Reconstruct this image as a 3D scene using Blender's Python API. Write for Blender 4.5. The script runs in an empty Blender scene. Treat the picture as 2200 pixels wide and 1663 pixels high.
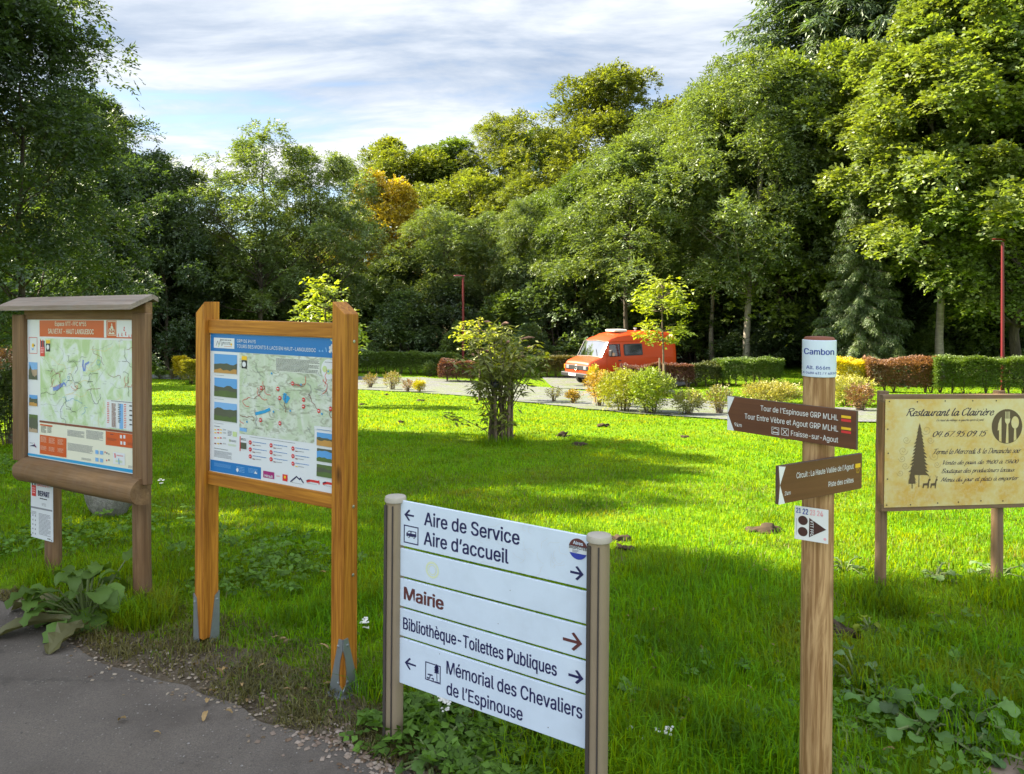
import bpy, bmesh, math, random
import numpy as np
from mathutils import Vector, Matrix

# ------------------------------------------------------------------ camera, world, sun, exposure
S = bpy.context.scene
COL = S.collection
F, HZ, H = 1653.0, 650.0, 1.65          # focal length in photo pixels, horizon row, eye height

cam = bpy.data.cameras.new('camera'); cam_o = bpy.data.objects.new('camera', cam); COL.objects.link(cam_o)
cam_o.location = (0, 0, H); cam_o.rotation_euler = (math.radians(90), 0, 0)
cam.sensor_width = 36; cam.lens = F / 2200 * 36; cam.shift_y = -(831.5 - HZ) / 2200
cam.clip_start = 0.05; cam.clip_end = 2000
S.camera = cam_o
S.view_settings.view_transform = 'Standard'; S.view_settings.look = 'None'
S.view_settings.exposure = 2.3; S.view_settings.gamma = 1.0
S.cycles.max_bounces = 7; S.cycles.diffuse_bounces = 3; S.cycles.glossy_bounces = 2
S.cycles.transmission_bounces = 4; S.cycles.transparent_max_bounces = 6
S.cycles.caustics_reflective = False; S.cycles.caustics_refractive = False
S.cycles.use_denoising = True

SUN_EL = math.radians(37); SUN_AZ = math.radians(-70)      # azimuth from +Y towards +X
SUN = Vector((math.sin(SUN_AZ) * math.cos(SUN_EL), math.cos(SUN_AZ) * math.cos(SUN_EL), math.sin(SUN_EL)))
sl = bpy.data.lights.new('sun', 'SUN'); sl.energy = 5.0; sl.angle = math.radians(0.5); sl.color = (1, .89, .68)
so = bpy.data.objects.new('sun', sl); COL.objects.link(so); so.rotation_euler = (-SUN).to_track_quat('-Z', 'Y').to_euler()

W = bpy.data.worlds.new('World'); S.world = W; W.use_nodes = True
def build_world():
    t = W.node_tree; N = t.nodes; L = t.links; N.clear()
    def n(ty, **k):
        o = N.new(ty)
        for a, b in k.items(): setattr(o, a, b)
        return o
    def val(x): v = n('ShaderNodeValue'); v.outputs[0].default_value = x; return v.outputs[0]
    def mth(op, a, b=None, c=None, clamp=False):
        m = n('ShaderNodeMath', operation=op, use_clamp=clamp)
        for i, s in enumerate((a, b, c)):
            if s is None: continue
            if isinstance(s, (int, float)): m.inputs[i].default_value = s
            else: L.new(s, m.inputs[i])
        return m.outputs[0]
    def ramp(f, *st, interp='EASE'):
        r = n('ShaderNodeValToRGB'); r.color_ramp.interpolation = interp
        e = r.color_ramp.elements
        while len(e) < len(st): e.new(.5)
        for i, (p, c) in enumerate(st): e[i].position = p; e[i].color = (*c, 1) if len(c) == 3 else c
        L.new(f, r.inputs[0]); return r.outputs[0]
    def mix(f, a, b):
        m = n('ShaderNodeMix', data_type='RGBA')
        L.new(f, m.inputs[0])
        for i, s in ((6, a), (7, b)):
            if isinstance(s, tuple): m.inputs[i].default_value = (*s, 1)
            else: L.new(s, m.inputs[i])
        return m.outputs[2]
    sky = n('ShaderNodeTexSky', sky_type='NISHITA', sun_disc=False)
    sky.sun_elevation = SUN_EL; sky.sun_rotation = SUN_AZ; sky.altitude = 800; sky.air_density = 1.1; sky.dust_density = .6; sky.ozone_density = 1.5
    tc = n('ShaderNodeTexCoord'); sx = n('ShaderNodeSeparateXYZ'); L.new(tc.outputs['Generated'], sx.inputs[0])
    x, y, z = sx.outputs
    zz = mth('ADD', mth('MAXIMUM', z, 0.0), .10)
    cx = n('ShaderNodeCombineXYZ'); L.new(mth('DIVIDE', x, zz), cx.inputs[0]); L.new(mth('DIVIDE', y, zz), cx.inputs[1])
    def noise(scale, rot, sc, off=(0, 0, 0), detail=7, rough=.58, dist=.3):
        mp = n('ShaderNodeMapping'); mp.inputs['Rotation'].default_value = (0, 0, math.radians(rot)); mp.inputs['Scale'].default_value = sc; mp.inputs['Location'].default_value = off
        L.new(cx.outputs[0], mp.inputs[0])
        q = n('ShaderNodeTexNoise'); q.inputs['Scale'].default_value = scale; q.inputs['Detail'].default_value = detail
        q.inputs['Roughness'].default_value = rough; q.inputs['Distortion'].default_value = dist
        L.new(mp.outputs[0], q.inputs['Vector']); return q.outputs['Fac']
    big = noise(.55, 8, (.8, 1.5, 1), (1.3, .4, 0), 4, .5, .2)
    fine = noise(1.25, 12, (.80, 1.25, 1), (4.0, 2, 0), 8, .58, .5)
    wisp = noise(2.6, 6, (.7, 1.6, 1), (9.0, 5, 0), 9, .62, .8)
    # coverage grows with elevation: blue low band, veil of altostratus above
    el = mth('MULTIPLY', z, 1.0)
    bias = ramp(el, (.0, (.10,) * 3), (.09, (.30,) * 3), (.165, (.66,) * 3), (.215, (.58,) * 3), (.29, (.88,) * 3), (.45, (.92,) * 3))
    cov = mth('ADD', mth('ADD', mth('MULTIPLY', mth('SUBTRACT', big, .5), 1.3), mth('MULTIPLY', mth('SUBTRACT', fine, .5), 1.2)), mth('ADD', bias, mth('MULTIPLY', mth('SUBTRACT', wisp, .5), .6)))
    cf = ramp(cov, (.22, (0, 0, 0)), (.80, (.96,) * 3))
    bright = mth('ADD', mth('ADD', mth('MULTIPLY', fine, .80), mth('MULTIPLY', wisp, .20)), mth('MULTIPLY', mth('SUBTRACT', big, .5), .45))
    ccol = ramp(bright, (.34, (1.55, 2.0, 2.75)), (.46, (2.75, 3.1, 3.65)), (.58, (4.2, 4.4, 4.65)), interp='LINEAR')
    # low bright cumulus bank sitting above the trees
    cum = noise(2.6, 0, (.55, .5, 1), (2.0, 7.0, 0), 6, .55, .2)
    az = mth('DIVIDE', x, mth('MAXIMUM', y, .05))
    def bump(v, c, w):
        return mth('POWER', 2.718, mth('MULTIPLY', -1.0, mth('POWER', mth('ABSOLUTE', mth('DIVIDE', mth('SUBTRACT', v, c), w)), 2.0)))
    cm = mth('MULTIPLY', bump(z, .165, .030), bump(az, -.26, .20))
    cm2 = mth('MULTIPLY', bump(z, .135, .028), bump(az, -.46, .05))
    cmf = ramp(mth('ADD', mth('MULTIPLY', mth('ADD', cm, cm2), .85), mth('MULTIPLY', mth('SUBTRACT', cum, .5), .9)), (.40, (0, 0, 0)), (.58, (1, 1, 1)))
    blue = n('ShaderNodeHueSaturation'); blue.inputs['Saturation'].default_value = 1.05; blue.inputs['Value'].default_value = .98; L.new(sky.outputs[0], blue.inputs['Color'])
    # veil brightened overhead and behind the viewer, out of view, to lift foreground shade
    back = mth('ADD', mth('MULTIPLY', mth('SMOOTH_MIN', mth('MAXIMUM', mth('MULTIPLY', y, -2.2), 0.0), 1.0, .2), .95), mth('MULTIPLY', mth('MAXIMUM', mth('SUBTRACT', z, .48), 0.0), 1.5))
    lit = n('ShaderNodeVectorMath', operation='SCALE'); L.new(ccol, lit.inputs[0]); L.new(mth('ADD', 1.0, back), lit.inputs['Scale'])
    c1 = mix(cf, blue.outputs[0], lit.outputs[0])
    c2 = mix(cmf, c1, (4.7, 4.75, 4.9))
    bg = n('ShaderNodeBackground'); bg.inputs['Strength'].default_value = 0.05; L.new(c2, bg.inputs['Color'])
    o = n('ShaderNodeOutputWorld'); L.new(bg.outputs[0], o.inputs[0])
build_world()

# ------------------------------------------------------------------ helpers
RNG = np.random.default_rng(7); random.seed(7)

def vnoise(x, y, seed=0):
    """smooth value noise, 0..1, numpy"""
    x = np.asarray(x, float); y = np.asarray(y, float)
    xi = np.floor(x); yi = np.floor(y); fx = x - xi; fy = y - yi
    fx = fx * fx * (3 - 2 * fx); fy = fy * fy * (3 - 2 * fy)
    def h(a, b):
        v = np.sin(a * 127.1 + b * 311.7 + seed * 74.7) * 43758.5453
        return v - np.floor(v)
    return (h(xi, yi) * (1 - fx) + h(xi + 1, yi) * fx) * (1 - fy) + (h(xi, yi + 1) * (1 - fx) + h(xi + 1, yi + 1) * fx) * fy

def sstep(a, b, v):
    t = np.clip((np.asarray(v, float) - a) / (b - a), 0, 1); return t * t * (3 - 2 * t)

def gz(X, Y):
    """height of the ground"""
    X = np.asarray(X, float); Y = np.asarray(Y, float)
    s = np.clip(Y - 4.3, 0, 31.7)
    z = -.0716 * s * sstep(0, 2.0, s + .5)
    hill = np.clip(Y - 58, 0, 90) * (.13 + .19 * sstep(-25, 12, X))
    z = z + hill
    z = z + .10 * sstep(7, 14, Y) * (vnoise(X * .16 + 3, Y * .16) - .5)
    return z
def gzf(X, Y): return float(gz(X, Y))

def P(x, y, D):
    """the point D metres ahead that stands at photo pixel x, y (used only to measure the place)"""
    return Vector(((x - 1100) / F * D, D, H - (y - HZ) / F * D))
def at(x, y):
    """ground point measured at photo pixel x, y"""
    D = 2.0
    lo, hi = 1.5, 90.0
    for _ in range(60):
        m = (lo + hi) / 2
        if H - (y - HZ) / F * m > gzf((x - 1100) / F * m, m): lo = m
        else: hi = m
    return Vector(((x - 1100) / F * lo, lo, gzf((x - 1100) / F * lo, lo)))
def XD(x, D):
    X = (x - 1100) / F * D
    return Vector((X, D, gzf(X, D)))

def tag(o, label=None, cat=None, group=None, kind=None):
    if label: o['label'] = label
    if cat: o['category'] = cat
    if group: o['group'] = group
    if kind: o['kind'] = kind
    return o
def empty(name, loc, rz=0.0, label=None, cat=None, group=None):
    o = bpy.data.objects.new(name, None); COL.objects.link(o); o.location = loc; o.rotation_euler = (0, 0, rz)
    o.empty_display_size = .2
    return tag(o, label, cat, group)
def link(name, me, mats, parent=None, smooth=False):
    o = bpy.data.objects.new(name, me); COL.objects.link(o)
    for m in (mats if isinstance(mats, (list, tuple)) else [mats]): me.materials.append(m)
    if parent: o.parent = parent
    if smooth: me.polygons.foreach_set('use_smooth', [True] * len(me.polygons))
    return o
def copy_tree(o, parent=None):
    c = o.copy(); COL.objects.link(c); c.parent = parent
    for ch in list(o.children): copy_tree(ch, c)
    return c

def np_mesh(name, V, faces_n, loops):
    """V (n,3); faces_n = corners per face (array); loops = flat vertex indices"""
    me = bpy.data.meshes.new(name)
    V = np.asarray(V, np.float32); loops = np.asarray(loops, np.int32); fn = np.asarray(faces_n, np.int32)
    me.vertices.add(len(V)); me.vertices.foreach_set('co', V.ravel())
    me.loops.add(len(loops)); me.loops.foreach_set('vertex_index', loops)
    me.polygons.add(len(fn)); st = np.zeros(len(fn), np.int32); st[1:] = np.cumsum(fn)[:-1]
    me.polygons.foreach_set('loop_start', st)
    me.update(calc_edges=True); me.validate()
    return me

class MB:
    """collects shapes into one mesh"""
    def __init__(s): s.v = []; s.f = []; s.m = []
    def add(s, vs, fs, mi=0, M=None):
        b = len(s.v)
        s.v += [tuple(M @ Vector(v)) if M else tuple(v) for v in vs]
        s.f += [tuple(b + i for i in f) for f in fs]; s.m += [mi] * len(fs)
    def box(s, x0, x1, y0, y1, z0, z1, mi=0, bev=0.0, M=None):
        bm = bmesh.new(); bmesh.ops.create_cube(bm, size=1)
        for v in bm.verts: v.co = Vector((x0 + (v.co.x + .5) * (x1 - x0), y0 + (v.co.y + .5) * (y1 - y0), z0 + (v.co.z + .5) * (z1 - z0)))
        if bev > 0: bmesh.ops.bevel(bm, geom=list(bm.edges), offset=bev, segments=2, profile=.5, affect='EDGES')
        s.bm(bm, mi, M)
    def bm(s, bm, mi=0, M=None):
        bm.verts.index_update()
        s.add([v.co.copy() for v in bm.verts], [[v.index for v in f.verts] for f in bm.faces], mi, M); bm.free()
    def prism(s, pts, y0, y1, mi=0, M=None, bev=0.0):
        """polygon pts in (x,z), extruded along y"""
        bm = bmesh.new()
        f = bm.faces.new([bm.verts.new((p[0], y0, p[1])) for p in pts])
        r = bmesh.ops.extrude_face_region(bm, geom=[f])
        for g in r['geom']:
            if isinstance(g, bmesh.types.BMVert): g.co.y = y1
        if bev > 0: bmesh.ops.bevel(bm, geom=list(bm.edges), offset=bev, segments=2, profile=.5, affect='EDGES')
        bmesh.ops.recalc_face_normals(bm, faces=list(bm.faces))
        s.bm(bm, mi, M)
    def tube(s, pts, radii, n=8, mi=0, caps=True, M=None, sq=1.0):
        pts = [Vector(p) for p in pts]
        if not isinstance(radii, (list, tuple)): radii = [radii] * len(pts)
        rings = []; up = Vector((0, 0, 1)); vs = []; fs = []
        for i, p in enumerate(pts):
            t = (pts[min(i + 1, len(pts) - 1)] - pts[max(i - 1, 0)]).normalized()
            a = t.cross(up if abs(t.z) < .95 else Vector((1, 0, 0))).normalized(); b = t.cross(a)
            for k in range(n):
                an = 2 * math.pi * k / n
                vs.append(p + (a * math.cos(an) + b * math.sin(an) * sq) * radii[i])
        for i in range(len(pts) - 1):
            for k in range(n): fs.append((i * n + k, i * n + (k + 1) % n, (i + 1) * n + (k + 1) % n, (i + 1) * n + k))
        if caps: fs.append(tuple(range(n - 1, -1, -1))); fs.append(tuple((len(pts) - 1) * n + k for k in range(n)))
        s.add(vs, fs, mi, M)
    def lathe(s, prof, n=24, mi=0, c=(0, 0, 0), M=None):
        """prof = (r, z) from bottom to top"""
        vs = []; fs = []
        for r, z in prof:
            for k in range(n):
                a = 2 * math.pi * k / n; vs.append((c[0] + r * math.cos(a), c[1] + r * math.sin(a), c[2] + z))
        for i in range(len(prof) - 1):
            for k in range(n): fs.append((i * n + k, i * n + (k + 1) % n, (i + 1) * n + (k + 1) % n, (i + 1) * n + k))
        fs.append(tuple(range(n - 1, -1, -1))); fs.append(tuple((len(prof) - 1) * n + k for k in range(n)))
        s.add(vs, fs, mi, M)
    def build(s, name, mats, parent=None, smooth=False):
        me = bpy.data.meshes.new(name); me.from_pydata(s.v, [], s.f); me.update()
        me.polygons.foreach_set('material_index', s.m)
        o = link(name, me, mats, parent)
        if smooth:
            me.polygons.foreach_set('use_smooth', [True] * len(me.polygons))
            try: me.set_sharp_from_angle(angle=math.radians(38))
            except Exception: pass
        return o

# ------------------------------------------------------------------ materials
MATS = {}
class NT:
    def __init__(s, name):
        s.m = bpy.data.materials.new(name); s.m.use_nodes = True; s.t = s.m.node_tree; s.t.nodes.clear()
        s.out = s.t.nodes.new('ShaderNodeOutputMaterial'); MATS[name] = s.m
    def n(s, ty, **k):
        o = s.t.nodes.new(ty)
        for a, b in k.items(): setattr(o, a, b)
        return o
    def set(s, sock, v):
        if isinstance(v, bpy.types.NodeSocket): s.t.links.new(v, sock)
        elif isinstance(v, (tuple, list)) and len(v) == 3 and sock.type == 'RGBA': sock.default_value = (*v, 1)
        else: sock.default_value = v
    def coord(s, which='Object', scale=(1, 1, 1), rot=(0, 0, 0), loc=(0, 0, 0)):
        if which == 'World': c = s.n('ShaderNodeNewGeometry').outputs['Position']
        else: c = s.n('ShaderNodeTexCoord').outputs[which]
        mp = s.n('ShaderNodeMapping'); s.t.links.new(c, mp.inputs[0])
        mp.inputs['Scale'].default_value = scale; mp.inputs['Rotation'].default_value = rot; mp.inputs['Location'].default_value = loc
        return mp.outputs[0]
    def noise(s, vec, scale=5, detail=4, rough=.55, dist=0.0):
        q = s.n('ShaderNodeTexNoise'); s.set(q.inputs['Vector'], vec); q.inputs['Scale'].default_value = scale
        q.inputs['Detail'].default_value = detail; q.inputs['Roughness'].default_value = rough; q.inputs['Distortion'].default_value = dist
        return q.outputs['Fac']
    def voro(s, vec, scale=5, feature='F1', out='Distance', rand=1.0):
        q = s.n('ShaderNodeTexVoronoi', feature=feature); s.set(q.inputs['Vector'], vec); q.inputs['Scale'].default_value = scale; q.inputs['Randomness'].default_value = rand
        return q.outputs[out]
    def ramp(s, f, *st, interp='LINEAR'):
        r = s.n('ShaderNodeValToRGB'); r.color_ramp.interpolation = interp; e = r.color_ramp.elements
        while len(e) < len(st): e.new(.5)
        for i, (p, c) in enumerate(st):
            e[i].position = p; e[i].color = (c, c, c, 1) if isinstance(c, (int, float)) else (*c, 1)
        s.t.links.new(f, r.inputs[0]); return r.outputs[0]
    def mix(s, f, a, b, blend='MIX'):
        m = s.n('ShaderNodeMix', data_type='RGBA', blend_type=blend); s.set(m.inputs[0], f); s.set(m.inputs[6], a); s.set(m.inputs[7], b); return m.outputs[2]
    def math(s, op, a, b=0.0, clamp=False):
        m = s.n('ShaderNodeMath', operation=op, use_clamp=clamp); s.set(m.inputs[0], a); s.set(m.inputs[1], b); return m.outputs[0]
    def bump(s, h, strength=.3, dist=.01):
        b = s.n('ShaderNodeBump'); b.inputs['Strength'].default_value = strength; b.inputs['Distance'].default_value = dist; s.t.links.new(h, b.inputs['Height']); return b.outputs[0]
    def princ(s, color, rough=.7, spec=.4, metal=0.0, normal=None, coat=0.0):
        p = s.n('ShaderNodeBsdfPrincipled'); s.set(p.inputs['Base Color'], color); s.set(p.inputs['Roughness'], rough)
        p.inputs['Specular IOR Level'].default_value = spec; p.inputs['Metallic'].default_value = metal
        if coat: p.inputs['Coat Weight'].default_value = coat; p.inputs['Coat Roughness'].default_value = .08
        if normal is not None: s.t.links.new(normal, p.inputs['Normal'])
        s.t.links.new(p.outputs[0], s.out.inputs[0]); return s.m

def flat(name, c, rough=.5, spec=.4, metal=0.0, dirt=.0, coat=0.0):
    if name in MATS: return MATS[name]
    t = NT(name)
    if dirt:
        f = t.noise(t.coord('World'), 9, 6, .65)
        c = t.mix(t.ramp(f, (.45, 0.0), (.75, dirt)), c, tuple(v * .55 + .02 for v in c))
    return t.princ(c, rough, spec, metal, coat=coat)

def wood(name, dark, light, grain=(38, 38, 1.6), knots=0.0, span=(.34, .64), wave=.8, weather=0.0, rough=.75, bump=.25, axis='Z'):
    t = NT(name)
    g = grain if axis == 'Z' else (grain[2], grain[1], grain[0])
    v = t.coord('Object', g)
    f1 = t.noise(v, 1, 6, .62, wave)
    f2 = t.noise(t.coord('Object', tuple(q * 3.1 for q in g)), 1, 3, .6)
    big = t.noise(t.coord('Object', (5, 5, .9) if axis == 'Z' else (.9, 5, 5)), 1, 3, .5)
    f = t.math('ADD', t.math('MULTIPLY', f1, .72), t.math('MULTIPLY', f2, .28))
    c = t.ramp(f, (span[0], dark), (sum(span) / 2 + .01, tuple((a + b) / 2 for a, b in zip(dark, light))), (span[1], light))
    c = t.mix(t.ramp(big, (.35, 0.0), (.7, .45)), c, tuple(q * .72 for q in dark))
    if knots:
        kv = t.voro(t.coord('Object', (9, 9, 3.2) if axis == 'Z' else (3.2, 9, 9)), 1)
        c = t.mix(t.ramp(kv, (.03, knots), (.10, knots * .55), (.16, 0.0)), c, tuple(q * .28 for q in dark))
    if weather:
        w = t.noise(t.coord('Object', (14, 14, 3)), 1, 6, .7)
        c = t.mix(t.ramp(w, (.42, 0.0), (.68, weather)), c, (.23, .22, .20))
    return t.princ(c, rough, .3, normal=t.bump(f, bump, .004))

M_wood_old = wood('weathered_brown_wood', (.120, .062, .027), (.250, .145, .070), weather=.12)
M_wood_oldx = wood('weathered_brown_beam', (.135, .072, .030), (.290, .170, .080), weather=.12, axis='X')
M_wood_roof = wood('weathered_roof_board', (.19, .14, .11), (.42, .34, .28), weather=.45, axis='X', bump=.5)
M_wood_or = wood('varnished_pine_post', (.22, .070, .006), (.56, .240, .028), knots=.95, rough=.5, bump=.2, span=(.38, .60), wave=1.2)
M_wood_orx = wood('varnished_pine_rail', (.22, .070, .006), (.56, .240, .028), knots=.4, rough=.5, bump=.15, axis='X')
M_wood_post = wood('pale_pine_post', (.26, .135, .052), (.56, .350, .170), grain=(34, 34, 2.2), knots=.8, rough=.7, bump=.4, span=(.42, .58), wave=1.6)
M_wood_grey = wood('grey_brown_frame', (.15, .088, .042), (.29, .185, .10), weather=.15, axis='X')
M_wood_greyz = wood('grey_brown_pole', (.13, .075, .036), (.26, .165, .09), weather=.2)
M_stake = wood('dark_stake_wood', (.10, .07, .045), (.24, .17, .11), weather=.2)
M_bark = wood('tree_bark', (.035, .026, .020), (.13, .105, .08), grain=(9, 9, 2.2), rough=.9, bump=.8)
M_birch = wood('pale_birch_bark', (.16, .135, .105), (.36, .32, .27), grain=(4, 4, 14), rough=.85, bump=.4)
M_twig = wood('grey_twig', (.06, .045, .03), (.20, .15, .10), rough=.9)

M_steel = flat('galvanised_steel', (.36, .39, .42), .42, .5, .75, dirt=.5)
M_bolt = flat('bolt_steel', (.45, .45, .44), .35, .5, .9)
M_taupe = flat('taupe_aluminium', (.33, .255, .175), .45, .4, .25, dirt=.25)
M_taupe_dark = flat('dark_groove', (.055, .045, .04), .6)
M_cap = flat('pale_cap', (.40, .36, .30), .5, dirt=.4)
M_white = flat('white_enamel_panel', (.62, .71, .84), .28, .5, dirt=.22)
M_edge = flat('cream_panel_edge', (.72, .66, .55), .4, dirt=.5)
M_navy = flat('navy_ink', (.018, .018, .085), .45)
M_maroon = flat('maroon_ink', (.115, .035, .035), .45)
M_ink = flat('black_ink', (.02, .02, .025), .5)
M_grey = flat('grey_ink', (.22, .23, .26), .5)
M_paper = flat('poster_paper', (.66, .69, .73), .35, .5)
M_orange_ink = flat('orange_ink', (.55, .085, .018), .4)
M_cyan = flat('cyan_ink', (.02, .30, .60), .4)
M_blue = flat('blue_ink', (.012, .165, .46), .4)
M_ltblue = flat('light_blue_ink', (.18, .40, .72), .4)
M_red = flat('red_ink', (.60, .03, .035), .4)
M_purple = flat('purple_ink', (.33, .02, .16), .4)
M_lake = flat('lake_blue_ink', (.16, .25, .60), .4)
M_brownline = flat('brown_ink', (.20, .055, .035), .4)
M_palegreen = flat('pale_green_ink', (.50, .62, .30), .4)
M_cream = flat('cream_ink', (.70, .70, .58), .4)
M_yellow = flat('yellow_ink', (.80, .50, .02), .4)
M_pink = flat('faded_pink_ink', (.80, .38, .42), .4)
M_plateblue = flat('plate_blue_ink', (.035, .06, .34), .4)
M_sienna = flat('photo_ochre', (.50, .27, .07), .5, dirt=.6)
M_photo_sky = flat('photo_sky', (.10, .32, .66), .4)
M_photo_hill = flat('photo_hill', (.085, .10, .065), .5, dirt=.6)
M_photo_green = flat('photo_green', (.09, .15, .04), .5, dirt=.8)
M_photo_rock = flat('photo_rock', (.40, .30, .20), .5, dirt=.8)

# ------------------------------------------------------------------ ground materials
def leaf_mat(name, base=None, var=.35, trans=.45, yellow=(1.15, 1.03, .55), gloss=.10, tcol=(1.25, 1.25, .35), patch=0.0):
    """leaves: colour of the plant (object colour when base is None), each leaf a little different"""
    t = NT(name)
    c = base if base else t.n('ShaderNodeObjectInfo').outputs['Color']
    if base: 
        q = t.n('ShaderNodeRGB'); q.outputs[0].default_value = (*base, 1); c = q.outputs[0]
    r = t.n('ShaderNodeNewGeometry').outputs['Random Per Island']
    v = t.ramp(r, (0, 1 - var), (.5, 1.0), (1, 1 + var))
    c1 = t.mix(1.0, c, v, 'MULTIPLY')
    big = t.noise(t.coord('World'), .55, 3, .6)
    yl = t.mix(1.0, c1, yellow, 'MULTIPLY')
    c2 = t.mix(t.ramp(big, (.42, 0.0), (.66, .85)), c1, yl)
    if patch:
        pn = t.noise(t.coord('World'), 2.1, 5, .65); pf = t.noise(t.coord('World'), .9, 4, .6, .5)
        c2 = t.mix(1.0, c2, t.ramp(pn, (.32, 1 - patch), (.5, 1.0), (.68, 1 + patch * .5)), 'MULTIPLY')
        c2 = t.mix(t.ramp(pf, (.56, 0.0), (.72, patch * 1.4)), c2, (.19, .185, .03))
    d = t.n('ShaderNodeBsdfDiffuse'); t.set(d.inputs['Color'], c2)
    tr = t.n('ShaderNodeBsdfTranslucent'); t.set(tr.inputs['Color'], t.mix(1.0, c2, tcol, 'MULTIPLY'))
    m = t.n('ShaderNodeMixShader'); m.inputs[0].default_value = trans
    t.t.links.new(d.outputs[0], m.inputs[1]); t.t.links.new(tr.outputs[0], m.inputs[2])
    g = t.n('ShaderNodeBsdfGlossy'); g.inputs['Roughness'].default_value = .55; g.inputs['Color'].default_value = (.9, .95, .9, 1)
    m2 = t.n('ShaderNodeMixShader'); m2.inputs[0].default_value = gloss
    t.t.links.new(m.outputs[0], m2.inputs[1]); t.t.links.new(g.outputs[0], m2.inputs[2])
    t.t.links.new(m2.outputs[0], t.out.inputs[0])
    return t.m
M_leaf = leaf_mat('tree_leaf', gloss=.06, var=.42)
M_hedgeleaf = leaf_mat('hedge_leaf', trans=.35, var=.4, gloss=.05)
M_bigleaf = leaf_mat('broad_weed_leaf', trans=.35, var=.35, gloss=.018)
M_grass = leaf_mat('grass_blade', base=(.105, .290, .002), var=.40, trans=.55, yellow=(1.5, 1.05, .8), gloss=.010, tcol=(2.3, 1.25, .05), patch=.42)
M_drygrass = leaf_mat('dry_grass_blade', base=(.135, .125, .038), var=.5, trans=.4, yellow=(1.2, 1.0, .8), gloss=.03)

t = NT('lawn_soil')
w = t.coord('World')
n1 = t.noise(w, 1.1, 5, .6); n2 = t.noise(w, 14, 6, .7); n3 = t.noise(w, .35, 3)
c = t.ramp(n2, (.3, (.045, .090, .001)), (.55, (.115, .205, .002)), (.75, (.16, .25, .004)))
c = t.mix(t.ramp(n1, (.45, 0.0), (.75, .5)), c, (.105, .16, .012))
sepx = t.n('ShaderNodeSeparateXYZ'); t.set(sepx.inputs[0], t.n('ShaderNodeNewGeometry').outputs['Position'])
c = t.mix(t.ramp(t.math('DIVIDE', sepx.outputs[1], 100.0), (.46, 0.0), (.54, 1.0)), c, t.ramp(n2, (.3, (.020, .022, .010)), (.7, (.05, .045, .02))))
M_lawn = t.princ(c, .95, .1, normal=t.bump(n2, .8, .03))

t = NT('worn_asphalt')
w = t.coord('World')
n1 = t.noise(w, 2.2, 5, .6); n2 = t.noise(w, 180, 3, .7); vo = t.voro(w, 95, out='Color'); vd = t.voro(w, 95)
sv = t.n('ShaderNodeSeparateColor'); t.set(sv.inputs[0], vo)
c = t.ramp(n1, (.3, (.108, .091, .076)), (.5, (.150, .127, .107)), (.72, (.182, .154, .127)))
c = t.mix(t.ramp(n2, (.35, .0), (.7, .65)), c, (.06, .054, .05))
c = t.mix(t.ramp(t.noise(w, .8, 6, .7, 1.0), (.5, 0.0), (.66, .5)), c, (.075, .062, .052))
speck = t.math('MULTIPLY', t.ramp(sv.outputs[0], (.94, 0.0), (.99, 1.0)), t.ramp(vd, (.25, 1.0), (.45, 0.0)))
c = t.mix(t.math('MULTIPLY', speck, .55), c, (.28, .26, .24))
crack = t.voro(t.coord('World', (.45, 1, 1), (0, 0, .6)), .7, feature='DISTANCE_TO_EDGE')
wob = t.noise(w, 9, 4)
c = t.mix(t.ramp(t.math('ADD', crack, t.math('MULTIPLY', t.math('SUBTRACT', wob, .5), .16)), (.0, .35), (.008, .0)), c, (.05, .045, .04))
M_asphalt = t.princ(c, .9, .25, normal=t.bump(t.math('ADD', n2, speck), .55, .006))

t = NT('pale_gravel')
w = t.coord('World'); n1 = t.noise(w, 1.5, 5, .65); vo = t.voro(w, 28, out='Color'); n2 = t.noise(w, 40, 3, .7)
sv = t.n('ShaderNodeSeparateColor'); t.set(sv.inputs[0], vo)
c = t.ramp(sv.outputs[0], (0, (.085, .088, .095)), (1, (.19, .195, .205)))
c = t.mix(t.ramp(n1, (.42, 0.0), (.66, .8)), c, (.12, .16, .04))
M_gravel = t.princ(c, .95, .2, normal=t.bump(n2, .8, .02))

t = NT('bare_earth')
w = t.coord('World'); n1 = t.noise(w, 6, 6, .7); n2 = t.noise(w, 60, 4, .7)
c = t.ramp(n1, (.3, (.045, .034, .022)), (.5, (.10, .078, .052)), (.7, (.16, .13, .095)))
c = t.mix(t.ramp(n2, (.5, 0.0), (.7, .7)), c, (.21, .18, .14))
M_earth = t.princ(c, .95, .1, normal=t.bump(n2, .9, .015))
M_soil = flat('molehill_soil', (.062, .044, .028), .95, .1, dirt=.6)
t = NT('speckled_granite')
w = t.coord('World'); n1 = t.noise(w, 5, 6, .7); n2 = t.noise(w, 45, 4, .75)
c = t.ramp(n2, (.3, (.15, .14, .13)), (.5, (.25, .235, .215)), (.7, (.38, .36, .33)))
c = t.mix(t.ramp(n1, (.45, 0.0), (.7, .65)), c, (.13, .125, .10))
M_stone = t.princ(c, .9, .2, normal=t.bump(n2, .7, .02))
M_paving = flat('brown_paving', (.24, .18, .14), .9, .2, dirt=.5)

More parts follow.
